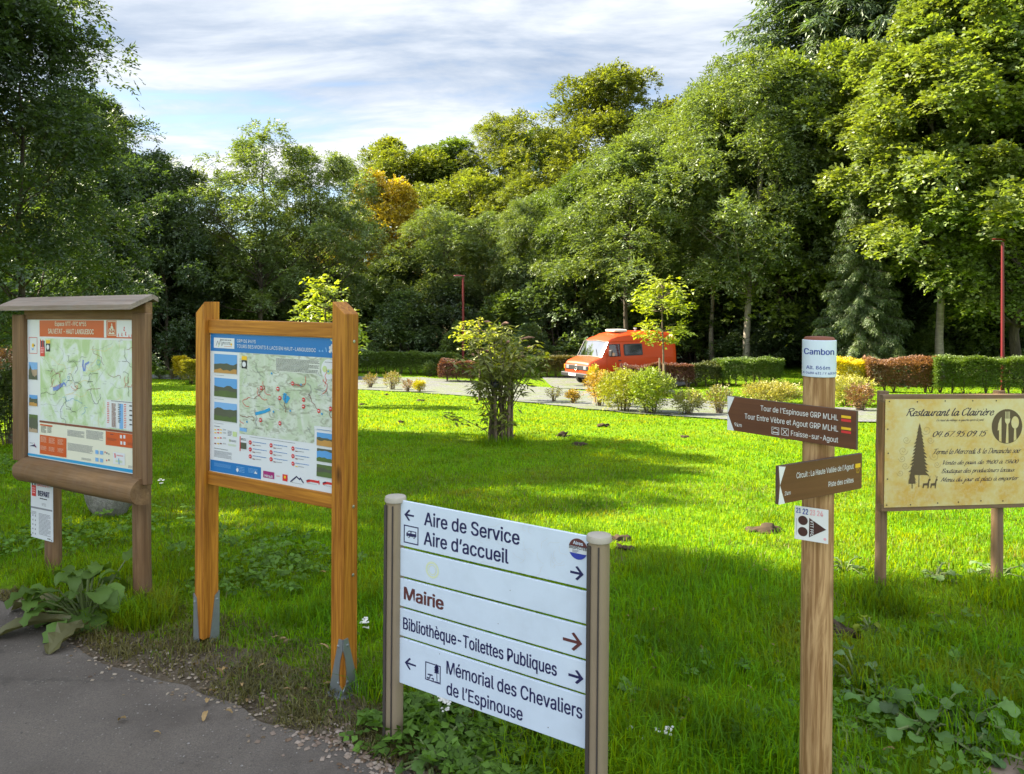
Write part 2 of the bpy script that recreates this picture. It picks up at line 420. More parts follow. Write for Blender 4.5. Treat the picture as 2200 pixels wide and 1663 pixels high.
# ------------------------------------------------------------------ ground, paths
def sheet(name, xs, ys, dz, mat, keep=None):
    gx, gy = np.meshgrid(xs, ys); Z = gz(gx, gy) + dz
    V = np.stack([gx, gy, Z], -1).reshape(-1, 3); nx = len(xs); ny = len(ys)
    i = np.arange(nx * ny).reshape(ny, nx)
    q = np.stack([i[:-1, :-1], i[:-1, 1:], i[1:, 1:], i[1:, :-1]], -1).reshape(-1, 4)
    o = link(name, np_mesh(name, V, np.full(len(q), 4), q.ravel()), mat, smooth=True)
    return tag(o, kind='structure')
xs = np.concatenate([np.linspace(-400, -32, 24), np.linspace(-30, 30, 121), np.linspace(32, 400, 24)])
ys = np.concatenate([np.linspace(-300, -5, 16), np.linspace(-4, 62, 133), np.linspace(66, 160, 20), np.linspace(180, 700, 10)])
sheet('ground', xs, ys, 0, M_lawn)

def poly_sheet(name, outline, dz, mat, step=.5):
    """a sheet that follows the ground inside an outline given in x,y"""
    bm = bmesh.new()
    f = bm.faces.new([bm.verts.new((p[0], p[1], 0)) for p in outline])
    bmesh.ops.triangulate(bm, faces=[f])
    bx = [p[0] for p in outline]; by = [p[1] for p in outline]
    for ax, lo, hi in ((0, min(bx), max(bx)), (1, min(by), max(by))):
        k = lo + step
        while k < hi:
            co = [0, 0, 0]; co[ax] = k; no = [0, 0, 0]; no[ax] = 1
            bmesh.ops.bisect_plane(bm, geom=list(bm.verts) + list(bm.edges) + list(bm.faces), plane_co=co, plane_no=no)
            k += step
    for v in bm.verts: v.co.z = gzf(v.co.x, v.co.y) + dz
    bmesh.ops.recalc_face_normals(bm, faces=list(bm.faces))
    me = bpy.data.meshes.new(name); bm.to_mesh(me); bm.free()
    for p in me.polygons:
        if p.normal.z < 0: p.flip()
    o = link(name, me, mat, smooth=True); return tag(o, kind='structure')

def wobble(pts, amp, step, seed):
    out = []
    for i in range(len(pts) - 1):
        a = Vector(pts[i]); b = Vector(pts[i + 1]); n = max(1, int((b - a).length / step))
        for k in range(n):
            p = a.lerp(b, k / n); q = (b - a).normalized()
            d = (vnoise(p.x * 3.1, p.y * 3.1, seed) - .5) * 2 * amp + (vnoise(p.x * 9, p.y * 9, seed + 1) - .5) * amp
            out.append((p.x - q.y * float(d), p.y + q.x * float(d)))
    out.append(tuple(pts[-1])); return out
EDGE = [tuple(at(x, y)[:2]) for x, y in ((-420, 1235), (0, 1290), (120, 1360), (230, 1425), (400, 1478), (560, 1555), (720, 1605), (860, 1663))]
EDGE = EDGE + [(.05, 2.35), (.5, 1.9), (1.2, 1.2)]
asph = wobble(EDGE, .035, .06, 3)
poly_sheet('footpath', asph + [(2.5, -3.8), (-12, -3.8), (-12, EDGE[0][1])], .008, M_asphalt, 1.2)
def push(e, d):
    out = []
    for i, p in enumerate(e):
        a = Vector(e[max(i - 1, 0)]); b = Vector(e[min(i + 1, len(e) - 1)]); q = (b - a).normalized()
        out.append((p[0] - q.y * d[i], p[1] + q.x * d[i]))
    return out
strip_d = [.10, .12, .12, .30, .42, .42, .38, .22, .15, .1, .1]
outer = wobble(push(EDGE, strip_d), .06, .08, 8)
poly_sheet('earth_verge', [tuple(p) for p in asph] + outer[::-1], .004, M_earth, 1.2)

far_edge = [(-60, 806), (330, 806), (430, 806), (780, 809), (900, 812), (1000, 818), (1130, 827), (1260, 842), (1440, 858), (1700, 872), (1880, 880), (2300, 886), (3200, 905)]
near_edge = [(-60, 815), (330, 815), (430, 816), (780, 838), (900, 845), (1000, 851), (1150, 868), (1300, 884), (1560, 904), (1880, 908), (2300, 912), (3200, 935)]
gpath = [tuple(at(*p)[:2]) for p in far_edge]; gnear = [tuple(at(*p)[:2]) for p in near_edge]
poly_sheet('gravel_path', wobble(gpath, .25, .8, 5) + wobble(gnear, .2, .8, 6)[::-1], .03, M_gravel, 1.0)
bay = [tuple(at(*p)[:2]) for p in ((1165, 812), (1260, 806), (1500, 803), (1490, 826), (1330, 842), (1200, 836))]
poly_sheet('parking_bay', wobble(bay, .2, .8, 9), .045, M_gravel, 1.0)
corner = [tuple(at(*p)[:2]) for p in ((2105, 1663), (2150, 1630), (2200, 1600), (2330, 1530))]
poly_sheet('paved_path', wobble(corner, .03, .05, 4) + [(5.5, 2.6), (3, 1.2), (1.8, 1.6)], .008, M_paving, 1.2)

# ------------------------------------------------------------------ foliage
def leaf_mesh(name, C, A, N, Ln, Wd, fold=.18):
    """one folded rhombus per leaf. C base point, A axis (unit), N leaf normal, Ln length, Wd width"""
    A = A / (np.linalg.norm(A, axis=1, keepdims=True) + 1e-9)
    B = np.cross(N, A); B /= (np.linalg.norm(B, axis=1, keepdims=True) + 1e-9)
    Nn = np.cross(A, B)
    Ln = Ln[:, None]; Wd = Wd[:, None]
    v0 = C; v1 = C + A * Ln * .45 + B * Wd * .5 + Nn * Wd * fold; v2 = C + A * Ln; v3 = C + A * Ln * .45 - B * Wd * .5 + Nn * Wd * fold
    V = np.stack([v0, v1, v2, v3], 1).reshape(-1, 3)
    n = len(C); q = np.arange(n * 4)
    return np_mesh(name, V, np.full(n, 4), q)

def unit(rng, n):
    v = rng.normal(size=(n, 3)); return v / np.linalg.norm(v, axis=1, keepdims=True)

def sprays(rng, P0, A, n_leaf, L, leaf, wid, droop=.25, pair=1.0):
    """leaflets set along short twigs; returns arrays for leaf_mesh"""
    m = len(P0); k = n_leaf
    A = A / (np.linalg.norm(A, axis=1, keepdims=True) + 1e-9)
    up = np.array([0, 0, 1.0]); side = np.cross(A, up) + rng.normal(size=A.shape) * .25
    side /= (np.linalg.norm(side, axis=1, keepdims=True) + 1e-9)
    tt = (np.arange(k) + .5) / k
    sg = np.where(np.arange(k) % 2 == 0, 1.0, -1.0)
    Lm = (L * rng.uniform(.7, 1.3, m))
    pos = P0[:, None, :] + A[:, None, :] * (tt[None, :, None] * Lm[:, None, None])
    pos = pos + np.array([0, 0, -1.0]) * (droop * (tt ** 2)[None, :, None] * Lm[:, None, None])
    ax = A[:, None, :] * .75 + side[:, None, :] * sg[None, :, None] * pair + np.array([0, 0, -1.0]) * droop * .8 + rng.normal(size=(m, k, 3)) * .25
    nr = np.cross(side, A); nr = np.where(nr[:, 2:3] < 0, -nr, nr)
    nr = nr[:, None, :] + rng.normal(size=(m, k, 3)) * .45 + np.array([0, 0, .25])
    ln = leaf * rng.uniform(.7, 1.3, m * k); wd = wid * rng.uniform(.7, 1.3, m * k)
    return pos.reshape(-1, 3), ax.reshape(-1, 3), nr.reshape(-1, 3), ln, wd

def envelope(shape, t):
    t = np.clip(t, 0, 1)
    if shape == 'round': return np.sqrt(np.clip(1 - ((t - .48) / .55) ** 2, .02, 1))
    if shape == 'oval': return np.sqrt(np.clip(1 - ((t - .42) / .60) ** 2, .02, 1)) * (1 - .25 * t)
    if shape == 'tall': return (np.clip(1 - ((t - .35) / .68) ** 2, .03, 1)) ** .75
    if shape == 'bush': return np.sqrt(np.clip(1 - (t / 1.05) ** 2.2, .03, 1))
    return 1 - t

def tree_data(seed, h=14.0, r=4.0, base=.2, shape='oval', clumps=70, per=70, leaflets=7, L=.55, leaf=.24, wid=.10, rc=(.22, .36), tr=.17, lean=0.0, stems=1, droop=.3, out=.5, limbs=34):
    rng = np.random.default_rng(seed)
    tb = MB(); trunks = []
    for s in range(stems):
        a0 = rng.uniform(0, 6.28); sp = 0 if stems == 1 else .35
        pts = []; off = Vector((math.cos(a0) * sp, math.sin(a0) * sp, 0)); d = Vector((math.cos(a0), math.sin(a0), 0)) * (.5 if stems > 1 else .12) + Vector((lean, 0, 0))
        for i in range(9):
            q = i / 8
            wob = Vector((rng.normal() * .10, rng.normal() * .10, 0)) * (1 if i else 0)
            pts.append(off + d * (q * h * .16) + wob + Vector((0, 0, q * h * .93 - (.25 if i == 0 else 0))))
        rad = [tr * (1.25 if i == 0 else 1) * (1 - .88 * (i / 8)) for i in range(9)]
        tb.tube(pts, rad, 8); trunks.append(pts)
    # clump centres
    t = rng.beta(1.35, 1.15, clumps); env = envelope(shape, t) * r
    an = rng.uniform(0, 2 * np.pi, clumps) ; u = rng.uniform(0, 1, clumps)
    rad = env * (.30 + .70 * np.sqrt(u)) * (1 + .22 * rng.normal(size=clumps) * (u > .6))
    z = (base + (1 - base) * t) * h
    lop = 1 + .18 * np.sin(an * 2 + rng.uniform(0, 6)) + .12 * np.sin(an * 3 + rng.uniform(0, 6))
    Cc = np.stack([np.cos(an) * rad * lop + lean * z * .16, np.sin(an) * rad * lop, z], 1)
    Rc = r * rng.uniform(rc[0], rc[1], clumps)
    top = Cc[:, 2] > h * .86; Rc[top] *= .75
    for i in rng.permutation(clumps)[:limbs]:
        c = Vector(Cc[i]); pts = trunks[int(rng.integers(stems))]
        hd = math.hypot(c.x, c.y); za = max(base * h * 1.02, c.z - hd * rng.uniform(.5, 1.0))
        j = min(7, max(0, int(za / (h * .93) * 8))); f = min(1, max(0, za / (h * .93) * 8 - j)); a = pts[j].lerp(pts[j + 1], f)
        mid = a.lerp(c, .5) + Vector((rng.normal() * .15, rng.normal() * .15, -.12 * hd * .5 + rng.normal() * .1))
        r0 = tr * (1 - .85 * min(1, za / h)) * .40
        tb.tube([a, mid, c], [max(.02, r0), max(.014, r0 * .6), .010], 5, caps=False)
    P0 = []; A = []
    for c, q in zip(Cc, Rc):
        n = int(per * rng.uniform(.75, 1.25)); d = unit(rng, n); d[:, 2] = np.where(d[:, 2] < -.3, -d[:, 2], d[:, 2])
        pp = c + d * np.array([1, 1, .92]) * (q * (.35 + .65 * np.sqrt(rng.uniform(0, 1, n))))[:, None]
        P0.append(pp); axx = d * out + np.stack([c[0] * np.ones(n), c[1] * np.ones(n), np.zeros(n)], 1) / (np.hypot(c[0], c[1]) + .3) * .45 + rng.normal(size=(n, 3)) * .35
        A.append(axx)
    P0 = np.concatenate(P0); A = np.concatenate(A)
    crown = leaf_mesh('crown', *sprays(rng, P0, A, leaflets, L, leaf, wid, droop))
    trunk = bpy.data.meshes.new('trunk'); trunk.from_pydata(tb.v, [], tb.f); trunk.update()
    trunk.polygons.foreach_set('use_smooth', [True] * len(trunk.polygons))
    return trunk, crown

def spruce_data(seed, h=22.0, r=4.2, whorls=30, base=.06):
    rng = np.random.default_rng(seed); tb = MB()
    tb.tube([(0, 0, -.3), (.05, 0, h * .5), (0, 0, h)], [.30, .17, .02], 8)
    P0 = []; A = []
    for i in range(whorls):
        t = i / (whorls - 1); z = h * (base + (1 - base) * t); R = r * (1 - t) ** .85 + .25
        nb = int(rng.integers(6, 9))
        for k in range(nb):
            a = 2 * np.pi * (k + rng.uniform(0, .7)) / nb + i; Rl = R * rng.uniform(.72, 1.12)
            d = np.array([math.cos(a), math.sin(a), 0]); n = max(4, int(Rl * 7))
            s = (np.arange(n) + rng.uniform(.2, .8, n)) / n
            sag = -.42 * Rl * s ** 1.3 + .16 * Rl * s ** 3
            b = d * (s * Rl)[:, None] + np.array([0, 0, 1]) * (z + sag)[:, None]
            tb.tube([(0, 0, z), tuple(d * Rl * .5 + np.array([0, 0, z - .42 * Rl * .4])), tuple(b[-1])], [.045, .03, .01], 4, caps=False)
            for rep in range(5):
                sd = np.cross(d, [0, 0, 1.0]) * (1 if rep % 2 else -1)
                pp = b + rng.normal(size=b.shape) * .07
                ax = d * .55 + sd * rng.uniform(.2, 1.0, n)[:, None] + np.array([0, 0, -1.0]) * rng.uniform(.25, .9 if rep < 3 else 1.6, n)[:, None]
                P0.append(pp); A.append(ax)
    P0 = np.concatenate(P0); A = np.concatenate(A)
    crown = leaf_mesh('crown', *sprays(rng, P0, A, 7, .50, .26, .055, .35, .55))
    trunk = bpy.data.meshes.new('trunk'); trunk.from_pydata(tb.v, [], tb.f); trunk.update()
    return trunk, crown

KIND = {
    'ash_a': tree_data(11, 15, 3.9, .22, 'oval', 90, 95, 7, .52, .20, .080, tr=.19),
    'ash_b': tree_data(12, 15, 3.6, .28, 'tall', 88, 95, 7, .52, .20, .080, tr=.17, lean=.15),
    'ash_c': tree_data(13, 15, 4.2, .25, 'round', 100, 88, 7, .52, .20, .080, tr=.18, stems=2),
    'broad_a': tree_data(21, 12, 4.0, .12, 'round', 95, 125, 5, .34, .18, .115, tr=.18, droop=.15),
    'broad_b': tree_data(22, 12, 3.6, .10, 'oval', 90, 125, 5, .34, .18, .115, tr=.16, droop=.15),
    'thin': tree_data(31, 15, 4.3, .22, 'oval', 95, 70, 7, .52, .20, .08, rc=(.17, .26), tr=.19, limbs=60, stems=1),
    'thin_b': tree_data(32, 15, 4.0, .20, 'round', 92, 70, 7, .52, .20, .08, rc=(.17, .26), tr=.18, limbs=60, stems=2),
    'beech': tree_data(41, 15, 4.6, .15, 'round', 130, 130, 6, .46, .19, .115, rc=(.20, .32), tr=.2, droop=.05, out=.9),
    'maple': tree_data(51, 14, 4.2, .13, 'oval', 190, 150, 5, .30, .135, .115, rc=(.13, .22), tr=.16, droop=.35),
    'maple_b': tree_data(52, 14, 3.8, .30, 'tall', 180, 150, 5, .30, .135, .115, rc=(.13, .22), tr=.15, droop=.35),
    'under': tree_data(61, 5, 2.6, .02, 'bush', 50, 85, 5, .34, .19, .11, rc=(.26, .40), tr=.07, stems=3, limbs=26, droop=.2),
    'under_b': tree_data(62, 5, 2.9, .02, 'bush', 54, 80, 5, .36, .20, .10, rc=(.26, .40), tr=.07, stems=3, limbs=26, droop=.35),
    'spruce': spruce_data(71),
    'spruce_b': spruce_data(72, 20, 4.6, 26),
}
KH = dict(ash_a=15, ash_b=15, ash_c=15, broad_a=12, broad_b=12, thin=15, thin_b=15, beech=15, maple=14, maple_b=14, under=5, under_b=5, spruce=22, spruce_b=20)
def tree(kind, name, x, D, top=None, h=None, wid=1.0, rot=0.0, col=(.055, .10, .018), label='', cat='tree', group='trees of the wood edge', bark=None, X=None, dz=0.0):
    """one tree: x = photo column of its trunk, D = metres away, top = photo row of its top"""
    p = XD(x, D) if X is None else Vector((X, D, gzf(X, D)))
    p.z += dz
    if h is None: h = (H - (top - HZ) / F * D) - p.z
    r = empty(name, p, rot, label, cat, group)
    s = h / KH[kind]; tk, cr = KIND[kind]
    a = bpy.data.objects.new('trunk', tk); b = bpy.data.objects.new('crown', cr)
    for o, m in ((a, bark or M_bark), (b, M_leaf)):
        COL.objects.link(o); o.parent = r
        if not o.data.materials: o.data.materials.append(m)
        o.material_slots[0].link = 'OBJECT'; o.material_slots[0].material = m
        o.scale = (s * wid, s * wid, s)
    b.color = (*col, 1)
    return r

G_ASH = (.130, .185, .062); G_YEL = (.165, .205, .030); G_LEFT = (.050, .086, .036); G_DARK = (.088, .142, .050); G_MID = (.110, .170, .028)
G_OLIVE = (.125, .180, .060); G_GOLD = (.40, .31, .025); G_SPRUCE = (.075, .125, .055); G_MAPLE = (.165, .235, .055)
A = 'ash_tree'; B = 'broadleaf_tree'
TREES = [
 # left dark trees, close
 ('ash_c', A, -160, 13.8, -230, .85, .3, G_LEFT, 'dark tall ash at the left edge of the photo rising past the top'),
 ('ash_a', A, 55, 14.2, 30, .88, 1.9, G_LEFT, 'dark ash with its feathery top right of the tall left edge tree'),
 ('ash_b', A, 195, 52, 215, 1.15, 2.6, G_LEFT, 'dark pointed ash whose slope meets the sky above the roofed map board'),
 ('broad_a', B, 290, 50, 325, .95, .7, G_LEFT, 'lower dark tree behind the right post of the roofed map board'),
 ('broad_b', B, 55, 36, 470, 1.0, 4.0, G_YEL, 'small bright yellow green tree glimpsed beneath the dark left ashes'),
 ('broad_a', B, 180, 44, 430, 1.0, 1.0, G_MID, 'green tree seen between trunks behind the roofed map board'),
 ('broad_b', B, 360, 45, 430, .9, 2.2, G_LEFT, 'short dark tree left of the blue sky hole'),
 # centre left airy trees
 ('thin', A, 425, 52, 385, .8, .4, G_YEL, 'small yellow green airy tree left of the tallest airy ash'),
 ('thin', A, 560, 48, 283, 1.0, 1.2, G_OLIVE, 'tallest airy olive ash with sky showing through its crown'),
 ('thin_b', A, 690, 50, 335, .95, 2.9, G_OLIVE, 'airy rounded ash just right of the tallest airy olive ash'),
 ('thin_b', A, 762, 58, 350, .62, 5.0, G_OLIVE, 'thin olive ash standing left of the orange autumn tree'),
 # hillside behind
 ('broad_b', 'autumn_tree', 832, 59, 385, .85, .2, G_GOLD, 'orange and yellow autumn tree on the hillside'),
 ('broad_a', B, 880, 84, 318, 1.1, .9, G_YEL, 'round green hillside tree above and behind the orange autumn tree'),
 ('broad_b', B, 960, 84, 312, 1.1, 2.4, G_MID, 'hillside tree second right of the orange autumn tree on the skyline'),
 ('ash_a', A, 1075, 82, 262, 1.0, 3.5, G_YEL, 'ash making the small peak on the hillside skyline'),
 ('broad_a', B, 1160, 86, 285, 1.1, 4.4, G_MID, 'hillside tree on the skyline left of the big golden beech'),
 ('beech', 'beech_tree', 1320, 68, 182, 1.02, .5, (.140, .172, .030), 'big golden green beech on the skyline above the orange van'),
 ('broad_a', B, 1010, 70, 372, 1.1, 5.1, G_YEL, 'yellow green hillside tree right of the orange autumn tree'),
 ('ash_b', A, 1130, 64, 385, 1.1, 1.1, G_YEL, 'pointed yellow green ash in the middle of the hillside'),
 ('broad_b', B, 1260, 72, 400, 1.1, 1.1, G_DARK, 'dark green tree tucked beneath the golden beech'),
 # front wood wall, centre
 ('ash_c', A, 935, 54, 462, 1.15, .6, G_ASH, 'broad grey green ash above the left lamp post'),
 ('broad_b', B, 830, 56, 560, 1.1, 3.0, G_DARK, 'dark tree behind the clipped hedge left of the left lamp post'),
 ('ash_a', A, 1060, 55, 470, 1.0, 4.2, G_ASH, 'ash right of the left lamp post over the staked bush'),
 ('ash_a', A, 1180, 54, 425, .9, 5.4, G_MID, 'ash standing between the staked bush and the orange van'),
 ('ash_b', A, 1345, 46, 312, 1.15, .2, G_ASH, 'tall pale green ash rising straight behind the orange van'),
 ('ash_c', A, 1470, 54, 250, 1.1, 2.2, G_ASH, 'grey green ash right of the golden beech'),
 ('ash_c', A, 1590, 44, 152, .86, 1.0, G_ASH, 'large double trunked ash behind the green hedge right of the van'),
 ('broad_a', B, 1740, 46, 125, .85, 3.3, (.140, .195, .030), 'round bright topped broadleaf tree above the village signpost'),
 ('ash_b', A, 1530, 48, 205, .85, 3.1, (.14, .20, .05), 'slim ash between the golden beech and the double trunked ash'),
 ('ash_b', A, 1672, 45, 168, .85, 4.6, G_ASH, 'slim pale green ash just left of the signpost sleeve'),
 ('ash_a', A, 1415, 51, 300, .78, 1.6, G_ASH, 'slim ash above the rear of the orange van'),
 ('ash_b', A, 1238, 50, 372, .8, .9, G_MID, 'slim green ash above the windscreen of the orange van'),
 ('ash_a', A, 1115, 52, 442, .78, 2.1, G_ASH, 'slim ash rising behind the right half of the staked bush'),
 ('ash_b', A, 1830, 47, 235, .75, 2.7, (.14, .20, .04), 'slim bright ash in front of the dark dense spruce'),
 ('spruce_b', 'young_spruce', 1932, 36.5, 742, 2.2, .8, (.12, .19, .06), 'low young spruce with spreading boughs just behind the red hedge'),
 # right side
 ('spruce', 'spruce_tree', 1745, 56, -330, 1.55, .4, G_SPRUCE, 'tall spruce whose bare tip branches reach over the skyline'),
 ('spruce_b', 'spruce_tree', 1900, 52, -330, 1.1, 1.4, G_SPRUCE, 'dark dense spruce right of the tall skyline spruce'),
 ('spruce_b', 'spruce_tree', 1850, 38.5, 330, .95, 2.0, (.095, .150, .045), 'shorter spruce with drooping boughs right of the signpost'),
 ('maple_b', 'maple_tree', 2020, 38, 20, 1.1, .0, (.165, .22, .050), 'tall slim trunked tree with bare pale bark left of the right lamp post'),
 ('maple', 'maple_tree', 2190, 37, -100, 1.0, 2.5, G_MAPLE, 'large sunny maple at the right edge behind the right lamp post'),
 ('maple_b', 'maple_tree', 2130, 44, -60, 1.0, 4.5, G_MAPLE, 'maple behind the slim trunked tree and the right lamp post'),
 ('broad_b', B, 205, 21, 440, .9, 1.5, G_LEFT, 'small dark tree low behind the middle of the roofed map board'),
 ('maple_b', 'maple_tree', 2420, 40, 20, 1.1, 3.3, (.165, .22, .050), 'maple past the right edge of the photo beside the large sunny maple'),
]
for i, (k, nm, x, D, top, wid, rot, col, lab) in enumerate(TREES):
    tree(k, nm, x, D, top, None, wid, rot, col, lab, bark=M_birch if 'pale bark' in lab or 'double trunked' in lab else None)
# undergrowth trees that close the foot of the wood: each is a shrubby tree of its own
UNDER = [(-70, 33, 560), (30, 42, 590), (130, 50, 600), (250, 52, 590), (390, 50, 560), (480, 52, 585), (580, 56, 560), (680, 55, 590), (770, 54, 610), (870, 50, 640), (960, 52, 625), (1090, 51, 640),
         (1180, 50, 620), (1290, 52, 600), (1420, 50, 610), (1500, 50, 620), (1660, 48, 600), (1760, 46, 620), (1930, 48, 620), (2080, 46, 600), (2190, 42, 640), (60, 57, 520), (330, 58, 505), (440, 59, 520), (640, 60, 520), (900, 58, 560), (1230, 58, 540), (1390, 57, 560), (1560, 56, 560), (1700, 52, 540), (1850, 54, 560), (2000, 50, 560), (1000, 48, 700), (1140, 47, 705), (1640, 45, 690), (1990, 40, 720)]
UL = ['left edge of the wood', 'roofed map board left part', 'middle of the roofed map board', 'right post of the roofed map board', 'gap between the two map boards', 'left post of the blue headed map board', 'middle of the blue headed map board',
      'small sapling over the blue headed map board', 'right post of the blue headed map board', 'clipped hedge of the left side', 'left lamp post', 'staked bush', 'space left of the van', 'windscreen of the orange van', 'roof of the orange van', 'rear of the orange van',
      'right end of the green hedge beside the van', 'village signpost', 'red hedge on the right', 'long green hedge on the right', 'right lamp post']
UD = 'dark bushy tree deep in the wood '
UL2 = [UD + q for q in ('beyond the dark ashes at the left edge', 'beyond the right end of the roofed board', 'under the short tree by the sky hole', 'beyond the middle of the pine map board', 'left of the left street lamp', 'just left of the orange van', 'straight above the roof of the orange van',
       'beside the double trunked ash', 'just left of the signpost sleeve', 'right of the signpost sleeve', 'beside the slim pale trunk near the right lamp')] + ['low dark bush close behind the left street lamp', 'low dark bush behind the short hedge between staked bush and van', 'low dark bush behind the right end of the dark green hedge', 'low dark bush behind the right end of the rusty red hedge']
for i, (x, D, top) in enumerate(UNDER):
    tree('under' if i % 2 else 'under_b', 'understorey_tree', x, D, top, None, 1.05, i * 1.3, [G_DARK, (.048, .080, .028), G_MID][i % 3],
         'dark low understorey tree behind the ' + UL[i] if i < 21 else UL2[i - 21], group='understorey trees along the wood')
# unseen neighbours beyond the left frame edge whose shade falls on the foreground
for i, (k, X, Y, h, wid) in enumerate([('ash_c', -11.5, 6.5, 13.2, .85), ('ash_c', -12, 12.0, 9.9, .95), ('ash_c', -13.5, 5.2, 12.5, .9), ('ash_a', -8.5, 6.0, 11, .9)]):
    tree(k, A, 0, Y, None, h, wid, i * 1.7, G_DARK, 'ash outside the frame to the left shading the signs', X=X, group='shade trees beyond the left edge')

# ------------------------------------------------------------------ printing: flat lettering and pictures lying on a board
_TXT = {}
try: FONT = bpy.data.fonts.load(bpy.utils.system_resource('DATAFILES', path='fonts') + '/Inter.woff2')   # Blender's own interface font
except Exception: FONT = None
def text_geo(s, bold=0.0, shear=0.0, font=None):
    k = (s, shear)
    if k in _TXT: return _TXT[k]
    c = bpy.data.curves.new('lettering', 'FONT'); c.body = s; c.size = 1; c.font = FONT or c.font; c.shear = shear; c.resolution_u = 4; c.dimensions = '2D'; c.fill_mode = 'BOTH'
    o = bpy.data.objects.new('lettering', c); COL.objects.link(o)
    dg = bpy.context.evaluated_depsgraph_get(); e = o.evaluated_get(dg); me = e.to_mesh()
    v = [(q.co.x, q.co.y) for q in me.vertices]; f = [tuple(p.vertices) for p in me.polygons]
    e.to_mesh_clear(); bpy.data.objects.remove(o); bpy.data.curves.remove(c)
    _TXT[k] = (v, f); return v, f
CAPH = None
class Print:
    STEP = .0007
    def __init__(s, zoom, local, y0=0.0):
        s.y0 = y0; A = []; b = []
        for (x, y), (u, v) in zip(zoom, local):
            A.append([x, y, 1, 0, 0, 0, -u * x, -u * y]); b.append(u); A.append([0, 0, 0, x, y, 1, -v * x, -v * y]); b.append(v)
        h = np.linalg.solve(np.array(A, float), np.array(b, float)); s.h = np.append(h, 1).reshape(3, 3)
        s.v = []; s.f = []; s.mi = []; s.mats = []; s.bend = None
    def m(s, x, y):
        q = s.h @ np.array([x, y, 1.0]); return float(q[0] / q[2]), float(q[1] / q[2])
    def mat(s, m):
        if m not in s.mats: s.mats.append(m)
        return s.mats.index(m)
    def loc(s, pts, mat, layer=1):
        a = sum(pts[i][0] * pts[(i + 1) % len(pts)][1] - pts[(i + 1) % len(pts)][0] * pts[i][1] for i in range(len(pts)))
        if a < 0: pts = pts[::-1]
        b = len(s.v); s.v += [(p[0], s.y0 - layer * s.STEP, p[1]) for p in pts]; s.f.append(tuple(range(b, b + len(pts)))); s.mi.append(s.mat(mat))
    def poly(s, pts, mat, layer=1): s.loc([s.m(*p) for p in pts], mat, layer)
    def rect(s, x0, y0, x1, y1, mat, layer=1):
        a = s.m(x0, y0); b = s.m(x1, y1); b = (b[0], min(b[1], a[1] - .6 * (a[1] - s.m(x0, y1)[1]))); s.loc([(a[0], b[1]), (b[0], b[1]), (b[0], a[1]), (a[0], a[1])], mat, layer); return a, b
    def frame(s, x0, y0, x1, y1, w, mat, layer=1):
        a = s.m(x0, y0); b = s.m(x1, y1); l, r, t, bo = a[0], b[0], a[1], b[1]
        for q in ((l, bo, r, bo + w), (l, t - w, r, t), (l, bo + w, l + w, t - w), (r - w, bo + w, r, t - w)):
            s.loc([(q[0], q[1]), (q[2], q[1]), (q[2], q[3]), (q[0], q[3])], mat, layer)
    def circ(s, x, y, r, mat, layer=1, n=20, ry=None, a0=0, a1=360):
        c = s.m(x, y); t = s.m(x, y - r); R = abs(t[1] - c[1]); Ry = R if ry is None else R * ry
        s.loc([(c[0] + R * math.cos(math.radians(a0 + (a1 - a0) * k / n)), c[1] + Ry * math.sin(math.radians(a0 + (a1 - a0) * k / n))) for k in range(n + (0 if a1 - a0 == 360 else 1))], mat, layer); return c, R
    def ring(s, x, y, r, w, mat, layer=1, n=24):
        c = s.m(x, y); t = s.m(x, y - r); R = abs(t[1] - c[1])
        s.lline([(c[0] + R * math.cos(2 * math.pi * k / n), c[1] + R * math.sin(2 * math.pi * k / n)) for k in range(n + 1)], w, mat, layer)
    def lline(s, pts, w, mat, layer=1):
        for i_, (a, b) in enumerate(zip(pts[:-1], pts[1:])):
            d = Vector((b[0] - a[0], b[1] - a[1]))
            if d.length < 1e-6: continue
            d.normalize(); n = Vector((-d.y, d.x)) * w / 2; e = d * w * .25
            layer += .05 if i_ % 2 == 0 else -.05
            s.loc([(a[0] - n.x - e.x, a[1] - n.y - e.y), (b[0] - n.x + e.x, b[1] - n.y + e.y), (b[0] + n.x + e.x, b[1] + n.y + e.y), (a[0] + n.x - e.x, a[1] + n.y - e.y)], mat, layer)
    def line(s, pts, w, mat, layer=1): s.lline([s.m(*p) for p in pts], w, mat, layer)
    def text(s, str_, x0, y0, x1, y1, yt, mat, layer=1, bold=.012, shear=0.0, first=None):
        a = s.m(x0, y0); b = s.m(x1, y1); c = s.m(x0, yt)
        s.ltext(str_, a[0], (a[1] + b[1]) / 2, b[0] - a[0], abs(c[1] - a[1]), mat, layer, bold, shear, dv=(b[1] - a[1]) / 2)
    def ltext(s, str_, u, v, w, cap, mat, layer=1, bold=.012, shear=0.0, rot=0.0, dv=0.0):
        vs, fs = text_geo(str_, bold, shear); xs_ = [p[0] for p in vs]; x0, x1 = min(xs_), max(xs_)
        hx = text_geo('H', bold, 0); hh = max(p[1] for p in hx[0])
        kx = w / (x1 - x0); ky = cap / hh; base = len(s.v); cr, sr = math.cos(rot), math.sin(rot)
        k = s.mat(mat); bw = bold * cap * 1.5
        shifts = [(0, 0)] if bold < .004 else [(-bw, -bw * .4), (-bw, bw * .4), (bw, -bw * .4), (bw, bw * .4)]      # a heavier weight: the same letter laid down again a hair aside
        if bold > .015: shifts += [(0, -bw * .4), (0, bw * .4)]
